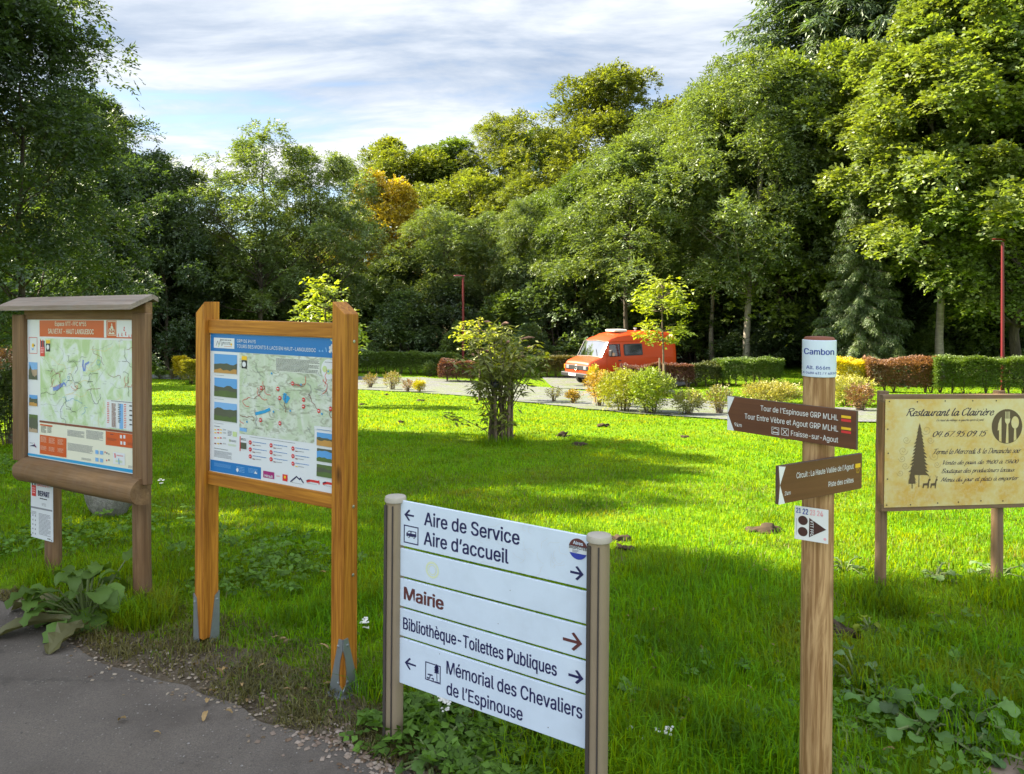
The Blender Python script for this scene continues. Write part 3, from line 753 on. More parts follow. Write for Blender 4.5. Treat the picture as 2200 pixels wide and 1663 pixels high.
        for i_, (dx, dy) in enumerate(shifts):
            base = len(s.v)
            for p in vs:
                px_, py_ = (p[0] - x0) * kx + dx, p[1] * ky + dy
                s.v.append((u + px_ * cr - py_ * sr, s.y0 - (layer + i_ * .09) * s.STEP, v + px_ * sr + py_ * cr))
            for f in fs: s.f.append(tuple(base + i for i in f)); s.mi.append(k)
    def para(s, x0, y0, x1, y1, n, mat, layer=1, fill=.45, seed=1, words=True):
        """small print too small to read: broken strokes in rows"""
        r = random.Random(seed); a = s.m(x0, y0); b = s.m(x1, y1); hl = a[1] - s.m(x0, y1)[1]
        hgt = max(a[1] - b[1], hl * .6) / n
        for i in range(n):
            u = a[0]; z1 = a[1] - i * hgt; end = b[0] - (r.random() * .3 * (b[0] - a[0]) if i % 4 == 3 else r.random() * .05 * (b[0] - a[0]))
            while u < end:
                w = min(end - u, hgt * r.uniform(.8, 3.2))
                s.loc([(u, z1 - hgt * fill), (u + w, z1 - hgt * fill), (u + w, z1), (u, z1)], mat, layer); u += w + hgt * .35
    def photo(s, x0, y0, x1, y1, sky, mid, low, h1=.5, h2=.75, seed=1, layer=2):
        """a small landscape picture: sky, a ragged ridge, a field"""
        r = random.Random(seed); a = s.m(x0, y0); b = s.m(x1, y1); w = b[0] - a[0]; hg = a[1] - b[1]
        s.loc([(a[0], b[1]), (b[0], b[1]), (b[0], a[1]), (a[0], a[1])], sky, layer)
        for k, (hh, mt) in enumerate(((h1, mid), (h2, low))):
            pts = [(a[0], b[1]), (b[0], b[1])] + [(b[0] - w * i / 7, a[1] - hg * min(.97, max(.05, hh + r.uniform(-.07, .07)))) for i in range(8)]
            s.loc(pts, mt, layer + 1 + k)
    def build(s, name, parent):
        v = s.v if s.bend is None else [s.bend(p) for p in s.v]
        me = bpy.data.meshes.new(name); me.from_pydata(v, [], s.f); me.update(); me.polygons.foreach_set('material_index', s.mi)
        return link(name, me, s.mats, parent)

def map_mat(name, lo, mid, hi, sc, relief=0.0):
    t = NT(name); c0 = t.coord('Object')
    f = t.noise(t.coord('Object', (1.0, 1, .8), (0, .5, 0)), sc, 5, .62, .9)
    c = t.ramp(f, (.38, lo), (.50, mid), (.60, hi))
    if relief:
        g = t.noise(t.coord('Object', (.7, 1, 1.5), (0, .7, 0)), sc * 2.6, 6, .6, 1.4)
        c = t.mix(t.ramp(g, (.50, 0.0), (.62, relief)), c, (.25, .27, .20))
        g2 = t.noise(t.coord('Object', (.7, 1, 1.5), (0, .7, 0), (.01, 0, .012)), sc * 2.6, 6, .6, 1.4)
        c = t.mix(t.ramp(g2, (.60, 0.0), (.70, .5)), c, (.75, .76, .72))
    return t.princ(c, .35, .5)
M_map1 = map_mat('green_white_map', (.66, .73, .75), (.56, .68, .52), (.40, .56, .29), 7.5)
M_map2 = map_mat('shaded_relief_map', (.62, .67, .62), (.53, .60, .50), (.44, .54, .38), 9, .75)
def walk(rnd, p, n, st, turn, a=None):
    a = rnd.uniform(0, 6.28) if a is None else a; out = [p]
    for _ in range(n):
        a += rnd.uniform(-turn, turn); p = (p[0] + math.cos(a) * st, p[1] + math.sin(a) * st); out.append(p)
    return out
def root_at(name, xl, Dl, xr, Dr, roll, **k):
    a = Vector(((xl - 1100) / F * Dl, Dl)); b = Vector(((xr - 1100) / F * Dr, Dr)); d = b - a
    r = empty(name, (a.x, a.y, gzf(a.x, a.y)), math.atan2(d.y, d.x), **k); r.rotation_euler.y = roll
    return r, d.length

# ------------------------------------------------------------------ 1. roofed trail map board (left)
R1, W1 = root_at('map_board', 62, 4.58, 293, 4.04, -.010, label='roofed dark wooden board with orange headed mountain bike map', cat='map board')
def side_log(z0, z1, x, y, r, seed):
    m = MB(); rr = random.Random(seed); pts = [(x + rr.uniform(-.003, .003), y, z0 + (z1 - z0) * i / 8) for i in range(9)]
    m.tube(pts, [r * rr.uniform(.97, 1.03) for _ in pts], 14); return m
for x, y, r, sd in ((.125, .075, .045, 1), (1.0, .070, .047, 2)):
    side_log(-.15, 1.60, x, y, r, sd).build('leg', M_wood_old, R1, True)
m = MB(); m.box(-.135, -.004, -.022, .016, .71, 1.585, bev=.006); m.build('upright', M_wood_old, R1)
m = MB(); m.box(W1 + .004, W1 + .125, -.022, .016, .70, 1.59, bev=.006); m.build('upright', M_wood_old, R1)
m = MB(); m.box(-.02, W1 + .11, -.010, .03, 1.556, 1.648, bev=.004); m.build('header_beam', M_wood_oldx, R1)
# the half log that carries the panel
m = MB(); n = 20; L0, L1 = -.125, W1 + .085
prof = [(-.088 * math.cos(a) ** 1.0 - .0, .665 + .072 * math.sin(a)) for a in np.linspace(-math.pi / 2, math.pi / 2, n)] + [(.02, .737), (.02, .593)]
vs = []; st = np.linspace(0, 1, 12)
for q in st:
    x = L0 + (L1 - L0) * q; k = 1 - .55 * max(0, 1 - q / .07) ** 2
    for yy, zz in prof: vs.append((x, (yy - .02) * k + .02 + .004 * math.sin(q * 9), .665 + (zz - .665) * k + .003 * math.sin(q * 7 + yy * 20)))
np_ = len(prof); fs = [(i * np_ + j, i * np_ + (j + 1) % np_, (i + 1) * np_ + (j + 1) % np_, (i + 1) * np_ + j) for i in range(len(st) - 1) for j in range(np_)]
fs += [tuple(range(np_ - 1, -1, -1)), tuple((len(st) - 1) * np_ + j for j in range(np_))]
m.add(vs, fs); beam = m.build('half_log_rail', M_wood_oldx, R1, True)
for x in (.02, W1 - .16):
    m = MB(); m.lathe([(.011, 0), (.011, .006), (.006, .010)], 12, M=Matrix.Translation((x, -.062, .642)) @ Matrix.Rotation(math.radians(90), 4, 'X')); m.build('bolt', M_bolt, beam)
# roof: boards sloping to the front, a short slope behind the ridge
m = MB(); XA, XB = -.150, W1 + .122
def slab(m, y0, y1, z0, z1, th):
    m.add([(XA, y0, z0), (XB, y0, z0), (XB, y1, z1), (XA, y1, z1), (XA, y0, z0 - th), (XB, y0, z0 - th), (XB, y1, z1 - th), (XA, y1, z1 - th)], [(0, 1, 2, 3), (7, 6, 5, 4), (0, 4, 5, 1), (1, 5, 6, 2), (2, 6, 7, 3), (3, 7, 4, 0)])
slab(m, -.100, .022, 1.636, 1.688, .026)
roof = m.build('roof', M_wood_roof, R1)
m = MB(); slab(m, .024, .055, 1.688, 1.672, .024); m.build('roof_board', M_wood_roof, roof)
m = MB(); m.box(0.0, W1, 0, .012, .742, 1.556); panel = m.build('map_panel', M_paper, R1)
p = Print([(218, 232), (1060, 252), (1062, 1450), (232, 1275)], [(0, 1.553), (W1, 1.553), (W1, .748), (0, .748)])
p.rect(312, 236, 1060, 398, M_orange_ink, 1); p.rect(818, 248, 838, 384, M_paper, 2); p.rect(918, 252, 1060, 388, M_paper, 2)
p.text('Espace VTT-FFC N°55', 434, 284, 678, 288, 252, M_cream, 2, .02); p.text('SALVETAT - HAUT LANGUEDOC', 381, 345, 738, 352, 308, M_cream, 2, .02)
p.frame(846, 256, 915, 370, .003, M_cream, 2)
p.ring(867, 330, 15, .004, M_cream, 3); p.ring(893, 333, 15, .004, M_cream, 3); p.line([(868, 328), (880, 305), (893, 330)], .006, M_cream, 3); p.line([(874, 305), (882, 292), (890, 310)], .008, M_cream, 3); p.circ(881, 280, 7, M_cream, 3); p.line([(858, 352), (902, 356)], .006, M_cream, 3)
rr = random.Random(4)
for x, y, q in ((935, 372, 9), (962, 370, 10), (980, 330, 14), (992, 366, 12), (1018, 380, 8), (1040, 378, 9)):
    p.circ(x, y - q * 1.6, q * .5, M_red, 3, 8); p.line([(x, y - q * 1.2), (x - q * .3, y), (x + q * .3, y + 4)], .005, M_red, 3)
p.rect(318, 378, 1060, 1128, M_map1, 1)
p.poly([(318, 1012), (1060, 1130), (1060, 1148), (318, 1028)], M_brownline, 2)
p.poly([(318, 1028), (1060, 1148), (1060, 1420), (318, 1296)], M_cream, 1)
p.poly([(232, 1258), (1062, 1424), (1062, 1450), (232, 1275)], M_cyan, 3)
# left column
p.frame(232, 366, 297, 498, .003, M_red, 2); p.circ(264, 432, 16, M_yellow, 2); p.circ(262, 455, 14, M_ltblue, 3, a0=180, a1=360); p.circ(275, 432, 7, M_navy, 3)
p.photo(232, 560, 300, 700, M_ltblue, M_photo_rock, M_photo_hill, .42, .78, 3); p.poly([(238, 640), (244, 580), (258, 640), (275, 690), (240, 690)], M_photo_hill, 5)
p.photo(238, 812, 302, 905, M_photo_sky, M_photo_hill, M_sienna, .3, .7, 5); p.photo(238, 962, 305, 1108, M_photo_green, M_photo_hill, M_photo_rock, .2, .8, 8)
p.poly([(243, 1205), (297, 1215), (280, 1195)], M_navy, 2); p.poly([(275, 1175), (297, 1225), (285, 1215)], M_purple, 2); p.para(245, 1180, 270, 1190, 1, M_ink, 2, seed=9)
# badges over the map
p.rect(320, 440, 356, 520, M_red, 3)
for k in range(4): p.line([(324 + k * 9, 446), (323 + k * 9, 392 + 9 * (k % 2))], .010, M_navy if k % 2 else M_red, 3)
p.para(326, 448, 351, 500, 4, M_pink, 4, .5, 3); p.rect(365, 392, 398, 420, M_yellow, 3); p.rect(365, 420, 398, 484, M_ink, 3); p.circ(381, 448, 20, M_paper, 4, ry=1.0, n=14)
# roads and place names under the trails
for i in range(46):
    r_ = random.Random(700 + i); q = [v for v in walk(r_, (r_.uniform(330, 1050), r_.uniform(400, 1080)), 22, 9, .5) if 322 < v[0] < 1055 and 400 < v[1] < 1005 + (v[0] - 318) * .15 and not (v[0] > 826 and v[1] > 860)]
    if len(q) > 3: p.line(q, .0011, [M_paper, M_grey, M_yellow, M_palegreen][i % 4], 2)
for i in range(40):
    r_ = random.Random(800 + i); x, y = r_.uniform(330, 1000), r_.uniform(400, 1000)
    if not (x > 790 and y > 850): p.para(x, y, x + r_.uniform(12, 30), y + 5, 1, M_grey, 3, .7, i)
# trails
def trail(x, y, n, st, turn, mat, seed, w=.0020, a=None): p.line(walk(random.Random(seed), (x, y), n, st, turn, a), w, mat, 3)
for a in ((985, 470, 26, 9, .9, M_ink, 1), (1000, 480, 14, 10, .8, M_brownline, 2), (540, 520, 22, 9, 1.0, M_ink, 3), (530, 560, 20, 10, .9, M_grey, 4), (330, 830, 30, 9, .8, M_ink, 5), (400, 760, 22, 9, 1.0, M_brownline, 6),
          (590, 735, 26, 10, .9, M_ink, 7), (720, 780, 24, 10, .9, M_ink, 8), (530, 870, 24, 10, .8, M_navy, 9), (600, 960, 18, 9, .9, M_ink, 10), (650, 890, 22, 9, 1.0, M_cyan, 11), (690, 930, 12, 8, 1.2, M_cyan, 12),
          (520, 700, 24, 7, 1.3, M_cyan, 13), (470, 660, 14, 9, .8, M_orange_ink, 14), (400, 660, 20, 7, 1.1, M_purple, 15), (430, 700, 14, 8, 1.1, M_red, 16), (820, 600, 20, 10, .7, M_brownline, 17, ), (850, 660, 16, 9, 1.0, M_brownline, 18),
          (780, 620, 18, 8, 1.0, M_cyan, 19), (970, 660, 26, 9, .8, M_ink, 20), (1010, 700, 18, 8, 1.1, M_orange_ink, 21), (980, 780, 12, 8, .9, M_red, 22), (560, 760, 14, 8, 1.1, M_red, 23), (690, 740, 12, 8, 1.1, M_navy, 24), (790, 780, 12, 9, .5, M_brownline, 25)):
    trail(*a)
p.line([(425, 775), (450, 770), (470, 755), (492, 745)], .022, M_lake, 2); p.line([(492, 745), (505, 730), (520, 750)], .012, M_lake, 2)
p.line([(655, 560), (652, 600), (660, 640)], .014, M_lake, 2); p.line([(668, 640), (672, 590), (700, 575)], .012, M_lake, 2)
for x, y in ((380, 630), (535, 710), (735, 660), (695, 722), (960, 572), (525, 930)): p.para(x, y, x + 38, y + 7, 1, M_ink, 4, .8, x)
p.rect(834, 868, 1060, 1120, M_paper, 3); p.rect(940, 905, 970, 1105, M_ltblue, 4); p.para(876, 878, 1052, 886, 1, M_ink, 5, .8, 1); p.para(880, 900, 915, 1092, 22, M_brownline, 5, .55, 2); p.para(845, 892, 862, 1060, 12, M_red, 5, .4, 3)
p.para(930, 905, 952, 1060, 11, M_ink, 5, .4, 4); p.para(978, 910, 995, 1105, 14, M_red, 5, .4, 5); p.para(1020, 920, 1042, 1105, 5, M_ink, 5, .25, 6)
p.rect(324, 1040, 418, 1058, M_orange_ink, 3); p.para(330, 1056, 372, 1115, 7, M_ink, 3, .4, 11); p.para(380, 1062, 412, 1118, 6, M_ink, 3, .4, 12)
p.poly([(323, 1122), (527, 1158), (527, 1306), (323, 1266)], M_orange_ink, 3)
for i, x in enumerate((330, 392, 460)):
    p.para(x, 1136 + i * 12, x + 46, 1190 + i * 12, 6, M_cream, 4, .22, 20 + i); p.para(x, 1206 + i * 12, x + 46, 1250 + i * 12, 5, M_cream, 4, .22, 30 + i)
p.para(534, 1092, 668, 1165, 7, M_grey, 3, .5, 41); p.para(680, 1100, 815, 1192, 9, M_grey, 3, .5, 42); p.para(537, 1192, 735, 1290, 9, M_grey, 3, .45, 43); p.para(645, 1310, 720, 1340, 3, M_grey, 3, .45, 44)
p.poly([(832, 1114), (1060, 1150), (1060, 1258), (832, 1220)], M_orange_ink, 3)
for x, y in ((945, 1148), (972, 1150), (948, 1196), (973, 1200), (1042, 1162)): p.rect(x, y, x + 15, y + 28, M_paper, 4)
p.para(845, 1165, 920, 1200, 4, M_brownline, 4, .4, 50); p.para(1005, 1208, 1055, 1240, 3, M_brownline, 4, .4, 51); p.para(868, 1136, 895, 1146, 1, M_navy, 4, .8, 52)
for x, y in ((752, 1256), (788, 1262), (752, 1314), (788, 1322)): p.rect(x, y, x + 24, y + 34, M_ltblue, 4)
for x, y, c in ((828, 1276, M_red), (842, 1284, M_navy), (858, 1292, M_grey), (840, 1340, M_red), (858, 1338, M_navy)): p.circ(x, y, 7, c, 4, 10)
p.rect(890, 1276, 982, 1385, M_paper, 3); p.line([(905, 1292), (907, 1318)], .010, M_red, 4); p.para(918, 1300, 970, 1316, 2, M_red, 4, .5, 61); p.para(910, 1338, 965, 1368, 3, M_palegreen, 4, .6, 62); p.line([(935, 1330), (938, 1370)], .006, M_cyan, 5)
p.para(1008, 1385, 1040, 1412, 4, M_grey, 4, .4, 63)
p.build('printed_map', panel)
# notice on the left leg
m = MB(); m.box(-.02, .215, -.004, .0, .255, .640); pl = m.build('notice_plate', M_paper, R1); pl.location = (.0, .028, 0)
p = Print([(203, 55), (398, 95), (400, 588), (208, 535)], [(-.02, .640), (.215, .640), (.215, .255), (-.02, .255)], -.004)
p.poly([(203, 55), (398, 95), (399, 185), (204, 140)], flat('pale_teal_ink', (.45, .58, .58)), 1)
p.text('CIRCUITS VTT', 258, 158, 384, 186, 116, M_red, 2, .01); p.text('DEPART', 272, 236, 374, 256, 197, M_navy, 2, .03); p.para(288, 252, 352, 272, 1, M_ink, 2, .6, 3)
p.rect(215, 150, 252, 240, M_red, 2); p.para(222, 168, 246, 225, 3, M_pink, 3, .5, 4)
for k in range(3): p.line([(220 + k * 12, 150), (219 + k * 12, 108 + 10 * (k % 2))], .012, M_paper if k % 2 else M_ink, 2)
p.text('N°22', 306, 312, 342, 320, 292, M_grey, 2, .0); p.poly([(206, 308), (399, 350), (399, 362), (206, 322)], M_grey, 2)
p.para(212, 345, 258, 380, 3, M_ink, 2, .3, 5); p.para(278, 365, 386, 555, 17, M_grey, 2, .4, 6)
for x in (226, 248):
    for k in range(5): p.circ(x, 378 + k * 33 + (x - 226) * .3, 7, M_grey, 2, 8)
p.para(355, 555, 385, 572, 1, M_ink, 2, .7, 7)
for x, y in ((208, 62), (392, 100), (213, 522), (392, 576)): p.circ(x, y, 5, M_ink, 3, 8)
p.build('notice_print', pl)

# ------------------------------------------------------------------ 2. varnished pine board with blue headed map
R2, W2 = root_at('map_board', 449, 3.71, 718, 3.28, .006, label='varnished pine board with blue headed hiking map on metal feet', cat='map board')
def pine_post(x0, x1, zlo, zhi_l, zhi_r):
    """square post whose top is cut sloping outwards"""
    m = MB(); m.prism([(x0, zlo), (x1, zlo), (x1, zhi_r), (x0, zhi_l)], -.028, .058, bev=.003); return m
pl_ = pine_post(-.072, -.006, .03, 1.60, 1.655).build('post', M_wood_or, R2)
pr_ = pine_post(W2 + .006, W2 + .076, .03, 1.660, 1.607).build('post', M_wood_or, R2)
m = MB(); m.box(-.006, W2 + .006, -.006, .036, 1.503, 1.568, bev=.003); m.build('rail', M_wood_orx, R2)
m = MB(); m.box(-.006, W2 + .006, -.006, .036, .775, .838, bev=.003); m.build('rail', M_wood_orx, R2)
for z in (1.49, .79, .50):
    m = MB(); m.lathe([(.007, 0), (.007, .002), (.003, .003)], 10, M=Matrix.Translation((W2 + .076, .030, z)) @ Matrix.Rotation(math.radians(90), 4, 'Y')); m.build('bolt', M_bolt, pr_)
# galvanised feet
def foot(post, x0, x1, y0, y1, corner):
    m = MB(); th = .004; hh = .245
    if corner:    # plate folded round the front right corner, with a leaf shaped hole on the fold
        prof = [(.0, hh), (.0, hh - .045), (.012, hh - .085), (.020, hh - .150), (.016, hh - .195), (.0, hh - .215), (.0, .0), (1.0, .0), (1.0, .035), (.92, .06), (.30, hh)]
        for face in (0, 1):
            wd = (x1 - x0) if face == 0 else (y1 - y0)
            pts = [(a if a < .03 else a * wd, z) for a, z in prof]
            pts = [((.028 * 0 + a) if a < .03 else a, z) for a, z in pts]
            q = [(x1 - a, y0 - th, z) if face == 0 else (x1 + th, y0 + a, z) for a, z in pts]
            r = [(x1 - a, y0, z) if face == 0 else (x1, y0 + a, z) for a, z in pts]
            n = len(q); m.add(q + r, [tuple(range(n)), tuple(range(2 * n - 1, n - 1, -1))] + [(i, (i + 1) % n, n + (i + 1) % n, n + i) for i in range(n)])
        m.add([(x0 - .02, y0 - .03, .012), (x1 + .03, y0 - .03, .012), (x1 + .03, y1 + .02, .012), (x0 - .02, y1 + .02, .012), (x0 - .02, y0 - .03, 0), (x1 + .03, y0 - .03, 0), (x1 + .03, y1 + .02, 0), (x0 - .02, y1 + .02, 0)], [(0, 1, 2, 3), (0, 4, 5, 1), (1, 5, 6, 2), (2, 6, 7, 3), (3, 7, 4, 0)])
        for z in (hh - .03, .06):
            m.lathe([(.006, 0), (.006, .003), (.003, .004)], 8, M=Matrix.Translation((x1 - .022, y0 - th, z)) @ Matrix.Rotation(math.radians(90), 4, 'X'))
            m.lathe([(.006, 0), (.006, .003), (.003, .004)], 8, M=Matrix.Translation((x1 + th, y0 + .024, z)) @ Matrix.Rotation(math.radians(90), 4, 'Y'))
    else:
        w = x1 - x0; d = y1 - y0
        for q0, q1 in (([(x0 - .003, y0 - th, hh), (x0 + .018, y0 - th, hh - .02), (x0 + w * .62, y0 - th, 0), (x0 - .003, y0 - th, 0)], (0, th, 0)), ([(x1 + th, y1 + .003, hh), (x1 + th, y1 - .022, hh - .02), (x1 + th, y1 - d * .62, 0), (x1 + th, y1 + .003, 0)], (-th, 0, 0))):
            r = [tuple(a + b for a, b in zip(v, q1)) for v in q0]; n = 4
            m.add(q0 + r, [tuple(range(n)), tuple(range(2 * n - 1, n - 1, -1))] + [(i, (i + 1) % n, n + (i + 1) % n, n + i) for i in range(n)])
        m.lathe([(.006, 0), (.006, .003), (.003, .004)], 8, M=Matrix.Translation((x1 + th, y1 - .012, hh - .04)) @ Matrix.Rotation(math.radians(90), 4, 'Y'))
        m.lathe([(.006, 0), (.006, .003), (.003, .004)], 8, M=Matrix.Translation((x0 + .008, y0 - th, hh - .04)) @ Matrix.Rotation(math.radians(90), 4, 'X'))
    return m.build('metal_foot', M_steel, post)
foot(pl_, -.072, -.006, -.028, .058, False); foot(pr_, W2 + .006, W2 + .076, -.028, .058, True)
m = MB(); m.box(-.004, W2 + .004, .004, .016, .838, 1.504); panel = m.build('map_panel', M_paper, R2)
p = Print([(185, 347), (1160, 362), (1145, 1588), (185, 1425)], [(0, 1.503), (W2, 1.503), (W2, .840), (0, .840)], .004)
p.rect(185, 350, 1160, 522, M_blue, 1); p.rect(210, 382, 368, 468, M_paper, 2)
p.line([(228, 445), (240, 408), (250, 440), (262, 392), (272, 446), (285, 415)], .003, M_grey, 3); p.para(265, 395, 345, 410, 1, M_grey, 3, .6, 1); p.para(275, 416, 345, 440, 2, M_grey, 3, .5, 2); p.circ(345, 433, 10, M_yellow, 3, 10); p.line([(245, 455), (258, 425)], .004, M_palegreen, 3); p.para(290, 448, 352, 454, 1, M_orange_ink, 3, .7, 3)
p.text('GR® DE PAYS', 388, 416, 533, 419, 391, M_ltblue if 0 else M_paper, 2, .005); p.text('TOURS DES MONTS & LACS EN HAUT-LANGUEDOC', 388, 461, 1000, 474, 434, M_paper, 2, .005)
p.circ(1125, 418, 8, M_paper, 2, 10); p.line([(1123, 428), (1120, 448), (1108, 474)], .011, M_paper, 2); p.line([(1121, 448), (1130, 474)], .009, M_paper, 2); p.line([(1118, 432), (1106, 446)], .006, M_paper, 2); p.line([(1126, 432), (1136, 446), (1138, 474)], .004, M_paper, 2); p.rect(1104, 428, 1115, 448, M_paper, 2)
for k, x in enumerate((1025, 1048, 1075, 1150)): p.line([(x, 470 - 26 * (k == 2)), (x + 4, 462 - 20 * (k == 2)), (x + 8, 472)], .005, M_ltblue, 2)
p.poly([(1112, 372), (1140, 372), (1126, 388)], M_palegreen, 3)
p.poly([(407, 497), (1160, 522), (1152, 1075), (985, 1060), (983, 1200), (407, 1133)], M_map2, 1)
p.photo(213, 510, 388, 668, M_photo_sky, M_photo_hill, M_sienna, .5, .82, 1); p.photo(215, 697, 388, 857, M_photo_sky, M_photo_hill, M_photo_green, .45, .68, 2); p.photo(215, 888, 388, 1049, M_ltblue, M_photo_hill, M_photo_green, .35, .72, 3)
for y in (676, 862, 1052): p.para(216, y, 290, y + 6, 1, M_grey, 2, .7, y)
p.rect(690, 530, 1030, 655, flat('map_pale', (.62, .66, .60)), 2); p.para(692, 534, 1032, 652, 11, M_ink, 3, .42, 7)
p.circ(1100, 612, 82, M_paper, 3, 28, ry=1.0); p.circ(1070, 610, 26, M_palegreen, 4, 12); p.circ(1100, 632, 22, M_palegreen, 4, 12); p.circ(1132, 630, 26, M_palegreen, 4, 12); p.circ(1098, 628, 9, M_cyan, 5, 8); p.para(1070, 552, 1135, 562, 1, M_grey, 4, .6, 2)
p.rect(425, 522, 466, 555, M_yellow, 3); p.rect(425, 555, 466, 622, M_ink, 3); p.circ(445, 588, 22, M_paper, 4, 14)
for i, (x, y) in enumerate(((578, 772), (706, 775), (821, 730), (721, 848), (905, 857), (903, 910), (1022, 942), (1114, 924), (572, 1024), (721, 1046))):
    p.circ(x, y, 17, M_red, 5, 16); p.para(x - 7, y - 5, x + 7, y + 5, 1, M_paper, 6, .8, i)
for x, y in ((658, 655), (886, 738), (672, 956), (802, 946), (468, 1040), (1046, 965)): p.circ(x, y, 9, M_cyan, 5, 10)
p.line([(760, 818), (755, 850), (768, 872), (785, 842)], .020, M_cyan, 3); p.line([(535, 975), (570, 966), (605, 956), (640, 938)], .014, M_cyan, 3); p.line([(415, 1098), (460, 1106)], .016, M_ltblue, 3)
for i in range(26):
    r_ = random.Random(100 + i); x, y = r_.uniform(420, 1140), r_.uniform(640, 1120)
    if x > 960 and y > 1030: continue
    pts = [q for q in walk(r_, (x, y), 16, 9, .8) if 412 < q[0] < 1140 and 540 < q[1] < (1050 if q[0] > 960 else 1120)]
    if len(pts) > 2: p.line(pts, .0024, [M_brownline, M_red, M_grey, M_paper][i % 4], 4)
for i in range(14):
    r_ = random.Random(300 + i); x, y = r_.uniform(430, 950), r_.uniform(670, 1100); p.para(x, y, x + r_.uniform(25, 50), y + 6, 1, M_ink, 4, .7, i)
p.rect(985, 1060, 1158, 1104, M_paper, 3); p.para(1005, 1084, 1120, 1092, 1, M_blue, 4, .7, 5)
p.photo(1005, 1110, 1150, 1230, M_photo_sky, M_photo_hill, M_sienna, .38, .58, 11, 3); p.photo(1005, 1234, 1148, 1354, M_photo_hill, M_photo_sky, M_photo_green, .2, .7, 12, 3); p.photo(1003, 1358, 1145, 1474, M_photo_green, M_photo_hill, M_photo_green, .3, .6, 13, 3)
p.para(486, 1155, 838, 1164, 1, M_grey, 2, .6, 14)
p.rect(410, 1155, 464, 1262, M_paper, 2); p.rect(416, 1200, 462, 1256, M_photo_hill, 3); p.line([(414, 1156), (414, 1266)], .006, M_red, 3); p.para(420, 1168, 460, 1192, 2, M_ink, 3, .5, 2)
for c, (x, y0) in enumerate(((491, 1201), (651, 1220), (819, 1242))):
    for k in range(3):
        y = y0 + k * (54 if c < 2 else 59); p.circ(x, y, 17, M_red, 3, 16); p.para(x - 6, y - 4, x + 6, y + 4, 1, M_paper, 4, .8, k); p.para(x + 20, y - 8, x + 128, y + 4, 1, M_blue, 3, .6, c * 5 + k); p.rect(x + 18, y + 16, x + 36, y + 25, M_yellow if k == 2 and c == 2 else M_brownline, 3); p.para(x + 40, y + 18, x + 85, y + 26, 1, M_grey, 3, .8, k + 9)
p.para(216, 1076, 258, 1086, 1, M_ink, 2, .7, 1)
for y, c1, c2 in ((1106, M_red, M_yellow), (1130, M_red, M_yellow), (1170, M_yellow, M_red), (1214, M_yellow, M_brownline)):
    for x, c in ((216, c2), (238, c1), (258, c2)): p.rect(x, y - 5, x + 14, y + 6, c, 2)
    p.para(282, y - 6, 306, y + 10, 2, M_grey, 2, .4, y)
p.rect(356, 1118, 388, 1160, M_palegreen, 2); p.para(318, 1112, 348, 1160, 4, M_grey, 2, .5, 4); p.circ(334, 1188, 11, M_palegreen, 2, 10); p.para(330, 1182, 386, 1206, 2, M_grey, 3, .5, 5); p.para(322, 1214, 384, 1240, 3, M_palegreen, 2, .4, 6)
p.para(214, 1248, 325, 1256, 1, M_ink, 2, .7, 6); p.para(214, 1266, 352, 1340, 8, M_grey, 2, .4, 7)
p.poly([(185, 1338), (572, 1394), (572, 1486), (185, 1425)], M_blue, 1); p.para(216, 1362, 345, 1410, 5, M_ltblue, 2, .3, 8); p.para(385, 1388, 450, 1446, 4, M_ltblue, 2, .35, 9); p.para(476, 1400, 550, 1450, 4, M_ltblue, 2, .35, 10); p.poly([(383, 1414), (393, 1398), (404, 1418), (393, 1436)], M_paper, 3); p.poly([(522, 1442), (530, 1422), (548, 1446)], M_paper, 3)
p.rect(590, 1418, 674, 1484, M_purple, 2); p.text('Hérault', 602, 1468, 664, 1474, 1446, M_paper, 3, .02); p.para(692, 1454, 720, 1468, 2, M_red, 2, .4, 1); p.rect(738, 1442, 776, 1500, M_red, 2); p.circ(757, 1466, 12, M_yellow, 3, 12)
p.line([(800, 1500), (845, 1460), (868, 1482), (875, 1472), (898, 1508)], .006, M_navy, 2); p.para(806, 1504, 892, 1510, 1, M_grey, 2, .7, 3)
for x, y in ((925, 1490), (1050, 1506)): p.line([(x, y + 6), (x + 30, y), (x + 85, y + 10)], .010, M_red, 2); p.line([(x, y), (x + 20, y - 6)], .006, M_navy, 2); p.line([(x + 92, y), (x + 94, y + 26)], .006, M_red, 2); p.para(x + 4, y + 18, x + 80, y + 24, 1, M_grey, 2, .6, x)
p.build('printed_map', panel)

# ------------------------------------------------------------------ 3. white directional sign
R3, W3 = root_at('directional_sign', 859, 2.87, 1263.5, 2.45, .010, label='low white sign of five panels with navy and maroon lettering between taupe posts', cat='sign')
def alu_post(x):
    m = MB(); n = 36; prof = []
    for k in range(n):
        a = 2 * math.pi * k / n; r = .0335
        prof.append((x + r * math.cos(a) * (abs(math.cos(a)) ** -.25 if abs(math.cos(a)) > .3 else 1) * .94, r * math.sin(a) * (abs(math.sin(a)) ** -.25 if abs(math.sin(a)) > .3 else 1) * .94))
    vs = []; zs_ = (-.2, .905)
    for z in zs_: vs += [(a, b, z) for a, b in prof]
    m.add(vs, [(k, (k + 1) % n, n + (k + 1) % n, n + k) for k in range(n)] + [tuple(n + k for k in range(n))])
    po = m.build('post', M_taupe, R3, True)
    g = MB(); g.box(x - .026, x - .014, -.0345, -.030, -.2, .895); g.box(x - .0345, x - .030, -.018, -.006, -.2, .895); g.box(x + .012, x + .016, -.0345, -.0305, -.2, .895); g.build('groove', M_taupe_dark, po)
    c = MB(); c.lathe([(.037, .905), (.0405, .907), (.0405, .919), (.0375, .925), (.010, .929)], 28, c=(x, 0, 0)); c.build('cap', M_cap, po, True)
alu_post(-.030); alu_post(W3 + .030)
